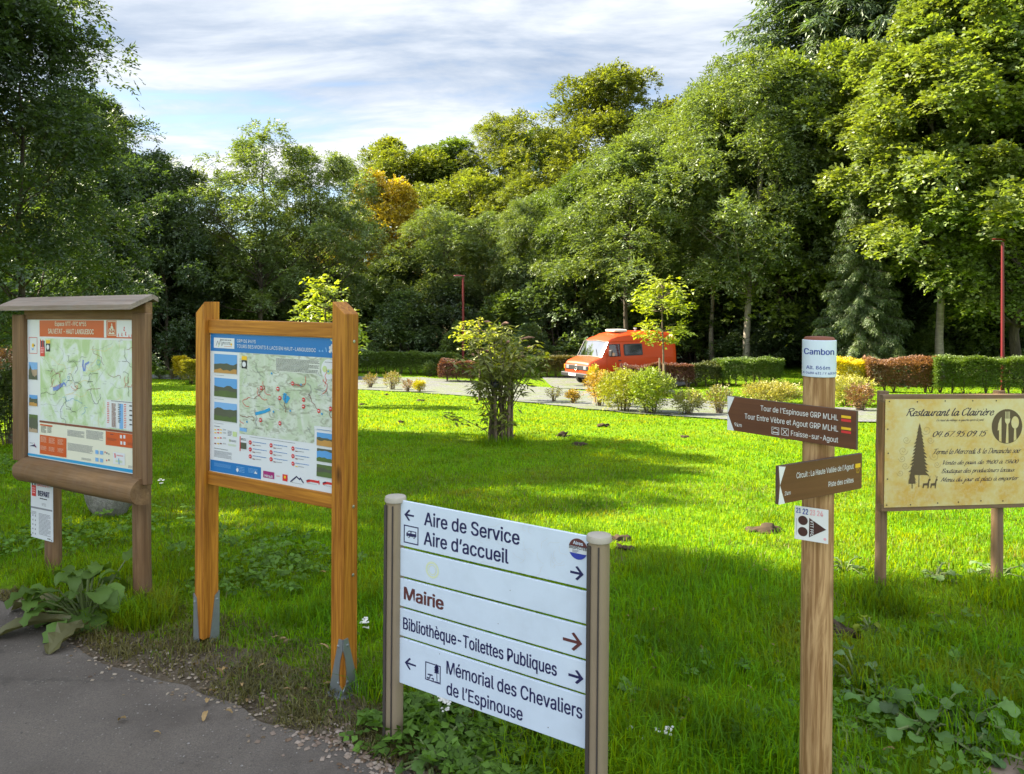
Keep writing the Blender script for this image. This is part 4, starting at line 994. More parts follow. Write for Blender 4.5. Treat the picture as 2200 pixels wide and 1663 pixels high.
ZB = [(.915, .748), (.737, .635), (.625, .523), (.513, .413), (.403, .236)]
panels = []
for k, (a, b) in enumerate(ZB):
    m = MB(); m.box(-.012, W3 + .008, -.006, .004, b, a, bev=.0015); panels.append(m.build('panel', M_white, R3))
def sp(): 
    return Print([(158, 88), (1238, 292), (1232, 1525), (142, 1135)], [(0, .915), (W3, .915), (W3, .236), (0, .236)], -.006)
def arrow(p, x0, y0, x1, y1, mat, w, left):
    """chevron arrow inside the box x0..x1"""
    a = p.m(x0, y0); b = p.m(x1, y1); h = abs(a[1] - b[1]) / 2
    tip, tail = (a, b) if left else (b, a)
    s = 1 if left else -1; v = (a[1] + b[1]) / 2; hh = h
    tipu = tip[0] + s * w * .7
    p.lline([(tail[0], v), (tipu + s * w * .2, v)], w, mat, 1)
    k = .95 * hh
    for sg in (1, -1):
        d = Vector((s, sg * 1.25)).normalized(); n = Vector((-d.y, d.x)); e0 = Vector((tipu - s * w * .5, v)); e1 = e0 + d * k * 1.35
        p.loc([tuple(e0 + n * w * .5), tuple(e1 + n * w * .5), tuple(e1 - n * w * .5), tuple(e0 - n * w * .5)], mat, 2)
p = sp()
arrow(p, 178, 172, 233, 176, M_navy, .011, True) if 0 else None
def ar(p, xc0, yc0, xc1, yc1, half, mat, w, left):
    a = p.m(xc0, yc0); b = p.m(xc1, yc1); v = (a[1] + b[1]) / 2; u0, u1 = min(a[0], b[0]), max(a[0], b[0]); c = p.m(xc0, yc0 - half); hh = abs(c[1] - a[1])
    tip = u0 if left else u1; s = 1 if left else -1; tail = u1 if left else u0
    p.lline([(tail, v), (tip + s * w * .9, v)], w, mat, 1)
    L_ = hh * 1.02
    p.loc([(tip, v), (tip + s * L_, v + L_ * 1.0), (tip + s * (L_ + w * .95), v + L_ - w * .45), (tip + s * w * 1.5, v), (tip + s * (L_ + w * .95), v - L_ + w * .45), (tip + s * L_, v - L_)], mat, 2)
ar(p, 180, 167, 232, 178, 32, M_navy, .0068, True); ar(p, 1130, 492, 1205, 508, 40, M_navy, .0078, False)
p.text('Aire de Service', 293, 232, 835, 335, 158, M_navy, 1, .018); p.text('Aire d’accueil', 290, 343, 772, 443, 268, M_navy, 1, .018)
p.frame(176, 225, 258, 346, .0042, M_navy, 1)
p.poly([(190, 272), (205, 260), (246, 268), (247, 296), (242, 300), (190, 290)], M_navy, 1); p.poly([(197, 272), (207, 265), (214, 267), (214, 276), (197, 274)], M_white, 2); p.poly([(220, 268), (242, 272), (242, 281), (220, 277)], M_white, 2); p.circ(204, 293, 8, M_navy, 2, 12); p.circ(234, 299, 8, M_navy, 2, 12); p.circ(204, 293, 4, M_white, 3, 10); p.circ(234, 299, 4, M_white, 3, 10)
c, R_ = p.circ(1172, 362, 62, M_paper, 1, 30); 
p.loc([(c[0] + R_ * .97 * math.cos(a), c[1] + R_ * .97 * math.sin(a)) for a in np.linspace(math.radians(14), math.radians(166), 20)], M_maroon, 2)
p.loc([(c[0] + R_ * .97 * math.cos(a), c[1] + R_ * .97 * math.sin(a)) for a in np.linspace(math.radians(205), math.radians(335), 20)], flat('sticker_blue', (.03, .05, .36)), 2)
p.ltext('Aires', c[0] - R_ * .50, c[1] + R_ * .40, R_ * 1.0, R_ * .30, M_white, 3, .03); p.ltext('INSPECTED', c[0] - R_ * .93, c[1] - R_ * .03, R_ * 1.86, R_ * .26, M_ink, 3, .015)
q_ = p.h; 
for k in range(3):
    p.loc([(c[0] - R_ * .6, c[1] - R_ * (.16 + k * .09)), (c[0] + R_ * (.1 - k * .1), c[1] - R_ * (.16 + k * .09)), (c[0] + R_ * (.1 - k * .1), c[1] - R_ * (.12 + k * .09)), (c[0] - R_ * .6, c[1] - R_ * (.12 + k * .09))], M_grey, 3)
M_craze = flat('crazing_line', (.62, .62, .62), .5)
for i in range(26):
    r_ = random.Random(500 + i); p.line(walk(r_, (r_.uniform(620, 1120), r_.uniform(215, 480)), 9, 9, .7, r_.choice([0, 1.57, 3.1, 4.7])), .0007, M_craze, 1) if True else None
pts = []
p.v = [(min(max(v[0], -.01), W3 + .004), v[1], min(max(v[2], .751), .912)) for v in p.v]
p.build('lettering', panels[0])
p = sp(); 
M_ghost = flat('faded_yellow_mark', (.66, .72, .52), .4)
p.ring(337, 485, 42, .008, M_ghost, 1); p.ring(337, 485, 26, .003, M_ghost, 1); p.circ(783, 600, 3, M_grey, 1, 8); p.build('faded_emblem', panels[1])
p = sp(); p.text('Mairie', 175, 655, 398, 710, 585, M_maroon, 1, .035); ar(p, 1090, 880, 1198, 904, 52, M_maroon, .0098, False); p.circ(714, 792, 3, M_grey, 1, 8); p.build('lettering', panels[2])
p = sp(); p.text('Bibliothèque-Toilettes Publiques', 168, 825, 1050, 1092, 757, M_navy, 1, .016); ar(p, 1122, 1088, 1206, 1106, 40, M_navy, .0085, False); p.build('lettering', panels[3])
p = sp(); p.text('Mémorial des Chevaliers', 416, 1084, 1198, 1340, 1010, M_navy, 1, .014); p.text('de l’Espinouse', 416, 1206, 853, 1350, 1134, M_navy, 1, .014); ar(p, 176, 1020, 237, 1034, 34, M_navy, .0068, True)
p.frame(294, 1010, 381, 1146, .0038, M_navy, 1); p.line([(361, 1125), (358, 1050)], .003, M_navy, 1)
for k in range(4): p.poly([(345, 1078 - k * 10), (373, 1084 - k * 10), (359, 1055 - k * 10)], M_navy, 2)
p.line([(308, 1086), (334, 1092)], .005, M_navy, 1); p.line([(322, 1088), (318, 1112)], .004, M_navy, 1); p.line([(303, 1104), (312, 1106), (308, 1116)], .004, M_navy, 1); p.line([(330, 1110), (340, 1112), (338, 1124)], .004, M_navy, 1); p.line([(345, 1128), (374, 1134)], .0025, M_navy, 1)
p.circ(1002, 1393, 4, M_grey, 1, 8); p.circ(376, 968, 3, M_grey, 1, 8); p.build('lettering', panels[4])

# ------------------------------------------------------------------ 4. round village signpost
D4 = 2.53; X4 = (1750 - 1100) / F * D4
R4 = empty('signpost', (X4 + .002, D4, 0), 0, label='round pale pine post with brown arrow plates under a white village sleeve', cat='signpost'); R4.rotation_euler.y = .009
m = MB(); RP = .0495
m.tube([(0, 0, z) for z in (-.2, .2, .5, .8, 1.1, 1.4, 1.515)], [RP * k for k in (1.03, 1.01, 1.0, 1.005, .995, 1.0, 1.0)], 32, caps=False); post = m.build('post', M_wood_post, R4, True)
m = MB(); m.lathe([(RP * 1.0, 1.515), (RP * .98, 1.530), (RP * .88, 1.537), (RP * .5, 1.539)], 32); m.build('cap', flat('red_brown_stain', (.20, .065, .035), .7, dirt=.4), post, True)
m = MB(); m.lathe([(RP + .002, 1.408), (RP + .0035, 1.409), (RP + .0035, 1.527), (RP + .002, 1.528)], 40); sleeve = m.build('name_sleeve', M_white, R4, True)
p = Print([(592, 92), (818, 92), (818, 357), (592, 357)], [(-.054, 1.527), (.054, 1.527), (.054, 1.408), (-.054, 1.408)], 0)
p.text('Cambon', 608, 193, 798, 193, 151, M_plateblue, 1, .02); p.text('Alt. 866m', 623, 298, 773, 300, 273, M_plateblue, 1, .012); p.text('X 0488 431 / Y 4830', 600, 334, 812, 334, 318, M_plateblue, 1, .005)
RS = RP + .0040
def bend(v):
    x = max(-RS * .995, min(RS * .995, v[0])); ang = math.asin(x / RS); d = Vector((X4, D4)).normalized()
    # face the camera: rotate the wrapped print towards it
    b = math.atan2(-X4, D4); px_ = RS * math.sin(ang); py_ = -RS * math.cos(ang)
    return (px_ * math.cos(b) - py_ * math.sin(b), px_ * math.sin(b) + py_ * math.cos(b), v[2])
p.bend = bend; p.build('lettering', sleeve)
M_plate = wood('brown_plate', (.105, .040, .020), (.150, .058, .028), grain=(1.2, 30, 30), rough=.45, bump=.04, axis='Z')
M_plate2 = wood('sun_tinted_brown_plate', (.125, .055, .022), (.19, .085, .034), grain=(1.2, 30, 30), rough=.45, bump=.04, axis='Z')  # lighter copy of the plate brown, sunlight put into the colour
M_plate_edge = flat('plate_edge', (.09, .055, .045), .5)
M_platewhite = flat('plate_white', (.74, .74, .74), .4)
def arrow_plate(xl, Dl, xr, Dr, ztop, zbot, mat):
    a = Vector(((xl - 1100) / F * Dl, Dl)); b = Vector(((xr - 1100) / F * Dr, Dr)); L_ = (b - a).length
    # slide the measured plate along its sight lines until it rests on the front of the post
    c = Vector((R4.location.x, R4.location.y)); n = Vector((b.y - a.y, a.x - b.x)).normalized()
    k = (c.dot(n) + (RP + .007) * (1 if n.dot(-c) > 0 else -1)) / a.dot(n)
    a *= k; b *= k; L_ *= k; ztop = H + (ztop - H) * k; zbot = H + (zbot - H) * k
    m = MB(); m.box(0, L_, -.006, .006, zbot, ztop, 0, .001)
    for i, f in enumerate(m.f):
        ys_ = [m.v[k][1] for k in f]
        if max(ys_) > -.0058: m.m[i] = 1
    o = m.build('arrow_plate', [mat, M_plate_edge], R4)
    o.location = (a.x - R4.location.x, a.y - R4.location.y, 0); o.rotation_euler.z = math.atan2(b.y - a.y, b.x - a.x)
    return o, L_, ztop, zbot
o1, L1_, T1_, B1_ = arrow_plate(1558, 2.72, 1834, 2.36, 1.318, 1.199, M_plate)
p = Print([(62, 530), (976, 605), (974, 872), (62, 765)], [(0, T1_), (L1_, T1_), (L1_, B1_), (0, B1_)], -.006)
p.poly([(62, 530), (112, 536), (65, 650)], M_platewhite, 1); p.poly([(65, 648), (112, 770), (62, 765)], M_platewhite, 1)
p.text('Tour de l\'Espinouse GRP MLHL', 300, 622, 848, 676, 586, M_platewhite, 1, .006); p.text('Tour Entre Vèbre et Agout GRP MLHL', 187, 682, 848, 752, 646, M_platewhite, 1, .006); p.text('Fraisse-sur-Agout', 517, 790, 848, 826, 754, M_platewhite, 1, .006); p.text('9km', 114, 738, 166, 744, 712, M_platewhite, 1, .0)
for y in (634, 714): p.rect(870, y + 2, 938, y + 26, M_yellow, 1); p.rect(870, y + 26, 938, y + 50, M_red, 1)
p.frame(379, 733, 432, 789, .0014, M_platewhite, 1); p.line([(386, 752), (405, 742), (426, 756)], .0016, M_platewhite, 1); p.line([(390, 770), (422, 774)], .003, M_platewhite, 1); p.line([(389, 760), (389, 782)], .0014, M_platewhite, 1); p.line([(424, 766), (424, 786)], .0014, M_platewhite, 1)
p.frame(448, 738, 500, 794, .0014, M_platewhite, 1); p.line([(458, 748), (490, 786)], .002, M_platewhite, 1); p.line([(490, 750), (458, 782)], .002, M_platewhite, 1)
p.build('lettering', o1)
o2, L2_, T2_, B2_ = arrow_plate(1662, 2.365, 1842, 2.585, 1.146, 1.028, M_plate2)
p = Print([(414, 1030), (1003, 898), (1003, 1145), (414, 1303)], [(0, T2_), (L2_, T2_), (L2_, B2_), (0, B2_)], -.006)
p.poly([(414, 1030), (463, 1030), (424, 1165)], M_platewhite, 1); p.poly([(424, 1163), (460, 1290), (414, 1303)], M_platewhite, 1)
p.text('Circuit : La Haute Vallée de l\'Agout', 541, 1107, 943, 1010, 1067, M_platewhite, 1, .004); p.text('Piste des crêtes', 768, 1148, 943, 1108, 1112, M_platewhite, 1, .004); p.text('2km', 458, 1232, 500, 1225, 1204, M_platewhite, 1, .0)
p.rect(955, 976, 991, 996, M_yellow, 1); p.ring(972, 1020, 17, .0012, M_yellow, 1); p.text('1', 969, 1028, 975, 1027, 1012, M_yellow, 1, .0)
p.build('lettering', o2)
m = MB(); m.box(0, .102, -.0025, 0, .886, .993); o3 = m.build('route_marker', M_platewhite, R4)
pa = P(1702, 1085, 2.49); pb = P(1768, 1090, 2.44); o3.location = (pa.x - R4.location.x, pa.y - R4.location.y, 0); o3.rotation_euler = (0, 0, math.atan2(pb.y - pa.y, pb.x - pa.x)); 
p = Print([(538, 1272), (757, 1310), (757, 1555), (540, 1508)], [(0, .993), (.102, .993), (.102, .886), (0, .886)], -.0025)
for s_, x0, x1, yb, yt, c in (('21', 549, 577, 1322, 1287, M_plateblue), ('22', 590, 624, 1334, 1295, M_plateblue), ('23', 638, 670, 1342, 1304, M_pink), ('24', 683, 722, 1350, 1312, M_pink)): p.text(s_, x0, yb, x1, yb + 5, yt, c, 1, .02)
M_bm = flat('dark_brown_ink', (.06, .022, .018), .5)
p.circ(592, 1380, 33, M_bm, 1, 24); p.circ(592, 1460, 33, M_bm, 1, 24); p.poly([(632, 1362), (744, 1452), (632, 1502)], M_bm, 1)
a_ = p.m(641, 1380); b_ = p.m(641, 1494); p.ltext('VTT FFC', a_[0], a_[1], abs(a_[1] - b_[1]) * .98, .009, M_platewhite, 2, .02, 0, -math.pi / 2); p.circ(736, 1520, 10, M_pink, 1, 10); p.line([(550, 1362), (551, 1480)], .001, M_grey, 1)
p.build('lettering', o3)

# ------------------------------------------------------------------ 5. restaurant board (right)
R5, W5 = root_at('restaurant_board', 1884, 4.30, 2216, 4.46, .016, label='wide yellow parchment restaurant board in a grey brown frame on round legs', cat='sign')
for x, sd in ((.052, 5), (.80, 6)):
    side_log(-.15, 1.15, x, .050, .031, sd).build('leg', M_wood_greyz, R5, True)
m = MB(); m.box(0, W5, -.030, .010, 1.095, 1.137, bev=.003); m.build('frame_rail', M_wood_grey, R5)
m = MB(); m.box(0, W5, -.030, .010, .488, .530, bev=.003); m.build('frame_rail', M_wood_grey, R5)
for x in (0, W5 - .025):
    m = MB(); m.box(x, x + .025, -.028, .010, .530, 1.095, bev=.002); m.build('frame_stile', wood('sun_tinted_frame_wood', (.16, .085, .035), (.30, .17, .07)) if x == 0 else M_wood_grey, R5)  # left stile is a warmer copy: sunlight on its edge put into the colour
t = NT('parchment_print')
v1 = t.noise(t.coord('Object'), 4.5, 5, .6); v2 = t.noise(t.coord('Object'), 30, 5, .7)
c = t.ramp(v1, (.36, (.62, .56, .30)), (.52, (.60, .46, .16)), (.66, (.56, .34, .06)))
c = t.mix(t.ramp(v2, (.45, 0.0), (.68, .5)), c, (.62, .58, .38))
M_parch = t.princ(c, .4, .4)
m = MB(); m.box(.012, W5 - .012, -.034, -.031, .512, 1.113); panel = m.build('panel', M_parch, R5)
# brush lettering for the restaurant board: strokes of a slanted pen
GL = {
 'a': (.98, [[(.75, .78), (.45, 1), (.1, .6), (.1, .15), (.35, 0), (.68, .5), (.8, 1)], [(.8, 1), (.7, .3), (.85, 0), (1.1, .3)]]),
 'b': (.9, [[(.15, 2), (.1, .3), (.3, 0), (.7, .2), (.75, .75), (.45, 1), (.12, .6)]]),
 'c': (.8, [[(.75, .8), (.5, 1), (.12, .65), (.12, .2), (.4, 0), (.85, .35)]]),
 'd': (.98, [[(.75, .78), (.45, 1), (.1, .6), (.1, .15), (.35, 0), (.68, .5), (.85, 2)], [(.85, 2), (.72, .3), (.9, 0), (1.1, .3)]]),
 'e': (.8, [[(.1, .45), (.6, .6), (.65, .9), (.4, 1), (.12, .6), (.15, .15), (.45, 0), (.9, .35)]]),
 'f': (.65, [[(.85, 1.8), (.62, 2), (.45, 1.5), (.3, -.6), (.05, -.8)], [(.1, 1), (.75, 1)]]),
 'g': (.95, [[(.75, .78), (.45, 1), (.1, .6), (.1, .15), (.35, 0), (.68, .5), (.8, 1)], [(.8, 1), (.7, -.5), (.35, -.85), (.1, -.6)]]),
 'h': (.95, [[(.18, 2), (.1, 0)], [(.1, .5), (.45, 1), (.7, .8), (.65, .2), (.8, 0), (1, .3)]]),
 'i': (.5, [[(.2, 1), (.12, .25), (.3, 0), (.55, .3)], [(.26, 1.45), (.32, 1.6)]]),
 'j': (.5, [[(.3, 1), (.2, -.5), (-.05, -.85), (-.2, -.6)], [(.36, 1.45), (.42, 1.6)]]),
 'l': (.5, [[(.28, 2), (.12, .3), (.3, 0), (.55, .3)]]),
 'm': (1.3, [[(.12, 1), (.1, 0)], [(.1, .5), (.4, 1), (.52, .8), (.48, 0)], [(.48, .5), (.8, 1), (.97, .8), (.92, .2), (1.07, 0), (1.3, .3)]]),
 'n': (.95, [[(.12, 1), (.1, 0)], [(.1, .5), (.45, 1), (.66, .8), (.6, .2), (.75, 0), (1, .3)]]),
 'o': (.82, [[(.5, 1), (.12, .7), (.12, .2), (.4, 0), (.7, .3), (.7, .8), (.5, 1), (.9, .88)]]),
 'p': (.88, [[(.18, 1.1), (.05, -.8)], [(.1, .5), (.45, 1), (.75, .8), (.7, .2), (.4, 0), (.12, .2)]]),
 'q': (.95, [[(.75, .78), (.45, 1), (.1, .6), (.1, .15), (.35, 0), (.68, .5), (.8, 1)], [(.8, 1), (.68, -.8)]]),
 'r': (.68, [[(.12, 1.05), (.1, 0)], [(.1, .55), (.4, 1), (.68, .9)]]),
 's': (.68, [[(.62, .92), (.38, 1.0), (.25, .72), (.5, .45), (.45, .08), (.2, 0), (.0, .16)]]),
 't': (.58, [[(.32, 1.7), (.15, .3), (.35, 0), (.62, .3)], [(.02, 1.1), (.6, 1.1)]]),
 'u': (1.0, [[(.14, 1), (.08, .3), (.3, 0), (.65, .5), (.77, 1)], [(.77, 1), (.68, .3), (.85, 0), (1.1, .3)]]),
 'v': (.75, [[(.1, 1), (.3, 0), (.75, 1)]]), 'x': (.8, [[(.1, 1), (.7, 0)], [(.75, 1), (.05, 0)]]),
 'R': (1.25, [[(.25, 1.9), (.1, 0)], [(.0, 1.55), (.5, 1.95), (1.1, 1.6), (.8, 1.05), (.25, 1)], [(.45, 1), (1.0, 0), (1.35, .2)]]),
 'C': (1.15, [[(1.1, 1.6), (.8, 1.95), (.2, 1.3), (.15, .4), (.5, 0), (1.1, .4)]]),
 'E': (1.0, [[(.95, 1.7), (.6, 1.95), (.3, 1.55), (.6, 1.1)], [(.6, 1.1), (.1, .8), (.15, .15), (.5, 0), (1, .3)]]),
 'F': (1.05, [[(.0, 1.65), (.3, 1.9), (1.25, 1.92)], [(.65, 1.9), (.4, .4), (.05, 0)], [(.3, 1), (.95, 1.05)]]),
 'M': (1.55, [[(.0, 0), (.2, .9), (.45, 1.9)], [(.45, 1.9), (.7, .2)], [(.7, .2), (1.3, 1.9)], [(1.3, 1.9), (1.2, .25), (1.45, .1)]]),
 'D': (1.3, [[(.35, 1.8), (.2, .05)], [(.0, 1.65), (.6, 1.95), (1.2, 1.3), (1, .3), (.3, 0), (.1, .15)]]),
 'V': (1.05, [[(.0, 1.6), (.25, 1.9), (.4, .05)], [(.4, .05), (1.15, 1.9)]]),
 'B': (1.1, [[(.28, 1.9), (.12, 0)], [(.0, 1.55), (.6, 1.95), (.95, 1.5), (.4, 1.05), (.95, .6), (.6, 0), (.1, .1)]]),
 '0': (.95, [[(.5, 1.75), (.12, 1.2), (.12, .4), (.4, 0), (.75, .5), (.78, 1.3), (.5, 1.75)]]), '1': (.6, [[(.15, 1.35), (.45, 1.75)], [(.45, 1.75), (.3, 0)]]),
 '4': (.95, [[(.35, 1.75), (.1, .6), (.85, .65)], [(.7, 1.7), (.5, -.1)]]), '5': (.9, [[(.85, 1.75), (.35, 1.7)], [(.35, 1.7), (.2, 1.0), (.65, 1.0), (.7, .3), (.35, 0), (.05, .2)]]),
 '6': (.9, [[(.75, 1.75), (.25, 1.1), (.12, .3), (.4, 0), (.75, .4), (.55, .95), (.15, .6)]]), '7': (.85, [[(.1, 1.6), (.85, 1.75)], [(.85, 1.75), (.25, 0)]]),
 '9': (.9, [[(.75, 1.35), (.4, 1.75), (.15, 1.2), (.4, .85), (.75, 1.2)], [(.78, 1.6), (.6, .4), (.3, 0)]]),
 '.': (.5, [[(.15, .1), (.25, .0)]]), ':': (.45, [[(.15, .1), (.25, .0)], [(.22, .85), (.32, .75)]]), '&': (1.2, [[(1.1, .5), (.5, 0), (.1, .4), (.8, 1.3), (.5, 1.8), (.3, 1.4), (.9, .1)]]), ' ': (.55, []),
}
ACC = {'è': ('e', [(.28, 1.7), (.5, 1.3)]), 'é': ('e', [(.38, 1.3), (.68, 1.7)]), 'à': ('a', [(.3, 1.7), (.55, 1.3)])}
def spline(pts, n=5):
    if len(pts) == 2: return [Vector(pts[0]), Vector(pts[1])]
    P_ = [Vector(q) for q in pts]; P_ = [P_[0] * 2 - P_[1]] + P_ + [P_[-1] * 2 - P_[-2]]; out = []
    for i in range(1, len(P_) - 2):
        a, b, c, d = P_[i - 1:i + 3]
        for k in range(n):
            t_ = k / n; out.append(.5 * ((2 * b) + (c - a) * t_ + (2 * a - 5 * b + 4 * c - d) * t_ ** 2 + (3 * b - a - 3 * c + d) * t_ ** 3))
    out.append(P_[-2]); return out
def script(p, s, x0, y0, x1, y1, yt, mat, layer=1, pen=.21):
    """x0,y0 to x1,y1 = the base line, yt = top of the capitals at its start"""
    strokes = []; X = 0
    for ch in s:
        acc = None
        if ch in ACC: ch, acc = ACC[ch]
        adv, st = GL.get(ch, (.55, []))
        for q in st + ([acc] if acc else []): strokes.append([Vector((X + v.x + .32 * v.y, v.y if v.y < 1 else 1 + (v.y - 1) * .72)) for v in spline(q)])
        X += adv
    a = p.m(x0, y0); b = p.m(x1, y1); c = p.m(x0, yt); ky = (c[1] - a[1]) / 1.65; kx = (b[0] - a[0]) / (X + .3); vb = (a[1] + b[1]) / 2
    for i, q in enumerate(strokes):
        L_ = []; R_ = []
        for j, v in enumerate(q):
            t_ = (q[min(j + 1, len(q) - 1)] - q[max(j - 1, 0)]).normalized(); n = Vector((-t_.y, t_.x))
            w = pen * (.42 + .58 * abs(t_.dot(Vector((.25, -.97))))) * (.75 if j in (0, len(q) - 1) else 1) * .5
            L_.append(v + n * w); R_.append(v - n * w)
        for j in range(len(q) - 1):
            p.loc([(a[0] + v.x * kx, vb + v.y * ky) for v in (R_[j], R_[j + 1], L_[j + 1], L_[j])], mat, layer + (i % 9) * .06 + (j % 2) * .02)
p = Print([(140, 190), (1164, 170), (1164, 912), (140, 940)], [(.012, 1.113), (.915, 1.113), (.915, .512), (.012, .512)], -.034)
M_sign_ink = flat('dark_violet_ink', (.035, .022, .045), .5); M_sepia = flat('sepia_ink', (.10, .068, .035), .5); M_swirl = flat('pale_sepia_ink', (.30, .20, .075), .5)
script(p, 'Restaurant la Clairière', 285, 306, 918, 288, 254, M_sign_ink, pen=.24); script(p, 'En haut du village: à gauche après le pont', 500, 338, 842, 330, 322, M_sign_ink, pen=.2)
script(p, '04.67.95.09.15', 470, 446, 862, 440, 404, M_sign_ink, pen=.21)
script(p, 'Fermé le Mercredi & le Dimanche soir', 478, 570, 1116, 552, 534, M_sign_ink, pen=.21); script(p, 'Vente de pain de 9h00 à 15h00', 542, 640, 1100, 628, 612, M_sign_ink, pen=.21)
script(p, 'Boutique des producteurs locaux', 540, 700, 1074, 686, 670, M_sign_ink, pen=.21); script(p, 'Menu du jour et plats à emporter', 538, 760, 1100, 746, 730, M_sign_ink, pen=.21)
# round fork, knife and spoon emblem
c, R_ = p.circ(1010, 368, 122, M_sepia, 1, 48)
def em(pts): p.loc([(c[0] + x * R_, c[1] + y * R_) for x, y in pts], M_parch, 2)
for k in range(4): em([(-.13 + k * .085, .86), (-.09 + k * .085, .86), (-.085 + k * .085, .42), (-.125 + k * .085, .42)])
em([(-.16, .45), (.20, .45), (.17, .25), (.07, .12), (.10, -.96), (-.08, -.96), (-.03, .12), (-.13, .25)])
em([(-.38, .55), (-.36, -.9), (-.52, -.82), (-.53, -.2), (-.62, -.25), (-.58, .15), (-.48, .42)])
em([(.52 + .25 * math.cos(a), .22 + .36 * math.sin(a)) for a in np.linspace(0, 2 * math.pi, 20, endpoint=False)]); em([(.46, -.1), (.58, -.1), (.62, -.76), (.44, -.86)])
# fir trees, stags, swirls
def fir(x, yt, yb, hw, seed, layer=2):
    r_ = random.Random(seed); L_ = [(x, yt)]; R_ = [(x, yt)]; n = 15
    for k in range(1, n + 1):
        y = yt + (yb - yt) * k / n; w = hw * (k / n) ** .85 * (1 - .12 * (k == n)); L_ += [(x - w * r_.uniform(.85, 1.12), y), (x - w * .62, y - 3)]; R_ += [(x + w * r_.uniform(.85, 1.12), y), (x + w * .62, y - 3)]
    p.poly(L_ + R_[:0:-1], M_sepia, layer); p.line([(x, yb - 5), (x, yb + .22 * (yb - yt))], .004, M_sepia, layer)
fir(382, 352, 716, 76, 3); fir(334, 640, 776, 32, 4, 3)
for x, q in ((432, 1.0), (485, .9)):
    p.poly([(x - 24 * q, 800), (x - 20 * q, 772), (x + 12 * q, 768), (x + 18 * q, 742), (x + 30 * q, 738), (x + 34 * q, 748), (x + 24 * q, 756), (x + 22 * q, 782), (x + 18 * q, 806), (x + 12 * q, 806), (x + 10 * q, 786), (x - 12 * q, 786), (x - 18 * q, 806)], M_sepia, 2)
    p.line([(x + 24 * q, 740), (x + 22 * q, 722), (x + 12 * q, 716)], .0016, M_sepia, 2); p.line([(x + 28 * q, 738), (x + 34 * q, 720)], .0016, M_sepia, 2)
for x, y, q, d in ((290, 470, 28, 1), (268, 545, 34, 1), (262, 600, 26, -1), (250, 700, 24, -1), (430, 400, 36, -1), (490, 580, 34, -1), (510, 640, 24, 1), (285, 650, 26, 1), (460, 470, 26, 1), (330, 700, 26, 1)):
    p.line([(x + d * q * (1 - k / 26) * math.cos(k * .42), y + q * (1 - k / 26) * math.sin(k * .42)) for k in range(24)], .0016, M_swirl, 1)
for x, y in ((165, 204), (362, 204), (560, 195), (758, 191), (928, 188), (1152, 186), (157, 396), (162, 563), (160, 742), (157, 922), (324, 920), (517, 908), (665, 902), (827, 893), (986, 894), (1154, 886), (1154, 348), (1158, 526), (1156, 724)): p.circ(x, y, 5, M_ink, 3, 10)
p.build('printed_sign', panel)

# ------------------------------------------------------------------ orange van, its driver, a silver car, street lamps
M_van = flat('orange_van_paint', (.46, .048, .006), .45, .3, coat=.08)
M_blackp = flat('black_plastic', (.025, .025, .03), .5); M_tyre = flat('tyre_rubber', (.02, .02, .02), .85); M_rim = flat('painted_rim', (.25, .25, .26), .4, metal=.4)
M_seat = flat('dark_seat', (.03, .03, .035), .8); M_lamp = flat('headlamp_glass', (.22, .24, .26), .1, .8); M_amber = flat('amber_lens', (.70, .22, .02), .2); M_plateno = flat('number_plate', (.75, .75, .76), .4)
def glass(name, tint, refl=.22):
    t = NT(name); tr = t.n('ShaderNodeBsdfTransparent'); t.set(tr.inputs[0], tint); g = t.n('ShaderNodeBsdfGlossy'); g.inputs['Roughness'].default_value = .03
    f = t.n('ShaderNodeFresnel'); f.inputs['IOR'].default_value = 1.5; m = t.n('ShaderNodeMixShader')
    t.set(m.inputs[0], t.math('ADD', t.math('MULTIPLY', f.outputs[0], 1.0), refl, True)); t.t.links.new(tr.outputs[0], m.inputs[1]); t.t.links.new(g.outputs[0], m.inputs[2]); t.t.links.new(m.outputs[0], t.out.inputs[0]); return t.m
M_screen = glass('windscreen_glass', (.26, .29, .31), .34); M_sideglass = glass('side_glass', (.75, .78, .78), .06); M_darkglass = flat('dark_tinted_glass', (.012, .014, .018), .06, .6)

VW, VL = 1.98, 5.4
TH = math.radians(33); C0 = XD(1268, 34.5)
RV = empty('camper_van', C0, TH, 'old orange high roofed camper van parked behind the shrubs', 'van')
STN = [0.0, .06, .16, .74, 1.16, 1.42, 1.80, 2.4, 3.2, 4.2, 5.15, 5.34, 5.40]
ZT = [1.02, 1.10, 1.16, 1.33, 2.06, 2.24, 2.38, 2.46, 2.48, 2.47, 2.44, 2.36, 2.20]
INS = [.10, .06, .03, .01, .0, 0, 0, 0, 0, 0, 0, .02, .06]
def vsec(i, x=None):
    zt = ZT[i]; q = INS[i]
    if zt < 1.5: half = [(q + .05, .50), (q + .02, .62), (q, .90), (q + .02, zt - .14), (q + .06, zt - .05), (q + .10, zt - .02), (q + .20, zt), (q + .55, zt + .015), (VW / 2, zt + .02)]
    else:
        g = min(2.03, zt - .06); half = [(q + .05, .42), (q + .01, .55), (q, .95), (q + .015, 1.36), (q + .085, 1.90), (q + .105, g), (q + .20, g + (zt - g) * .62), (q + .46, zt - .03), (VW / 2, zt)]
    return half
m = MB(); ring = []
for i, x in enumerate(STN):
    h_ = vsec(i); full = h_ + [(VW - y, z) for y, z in h_[-2::-1]]; ring.append([(x + (.0 if i else 0), y, z) for y, z in full])
n = len(ring[0]); vs = [v for r_ in ring for v in r_]; fs = []; ms = []
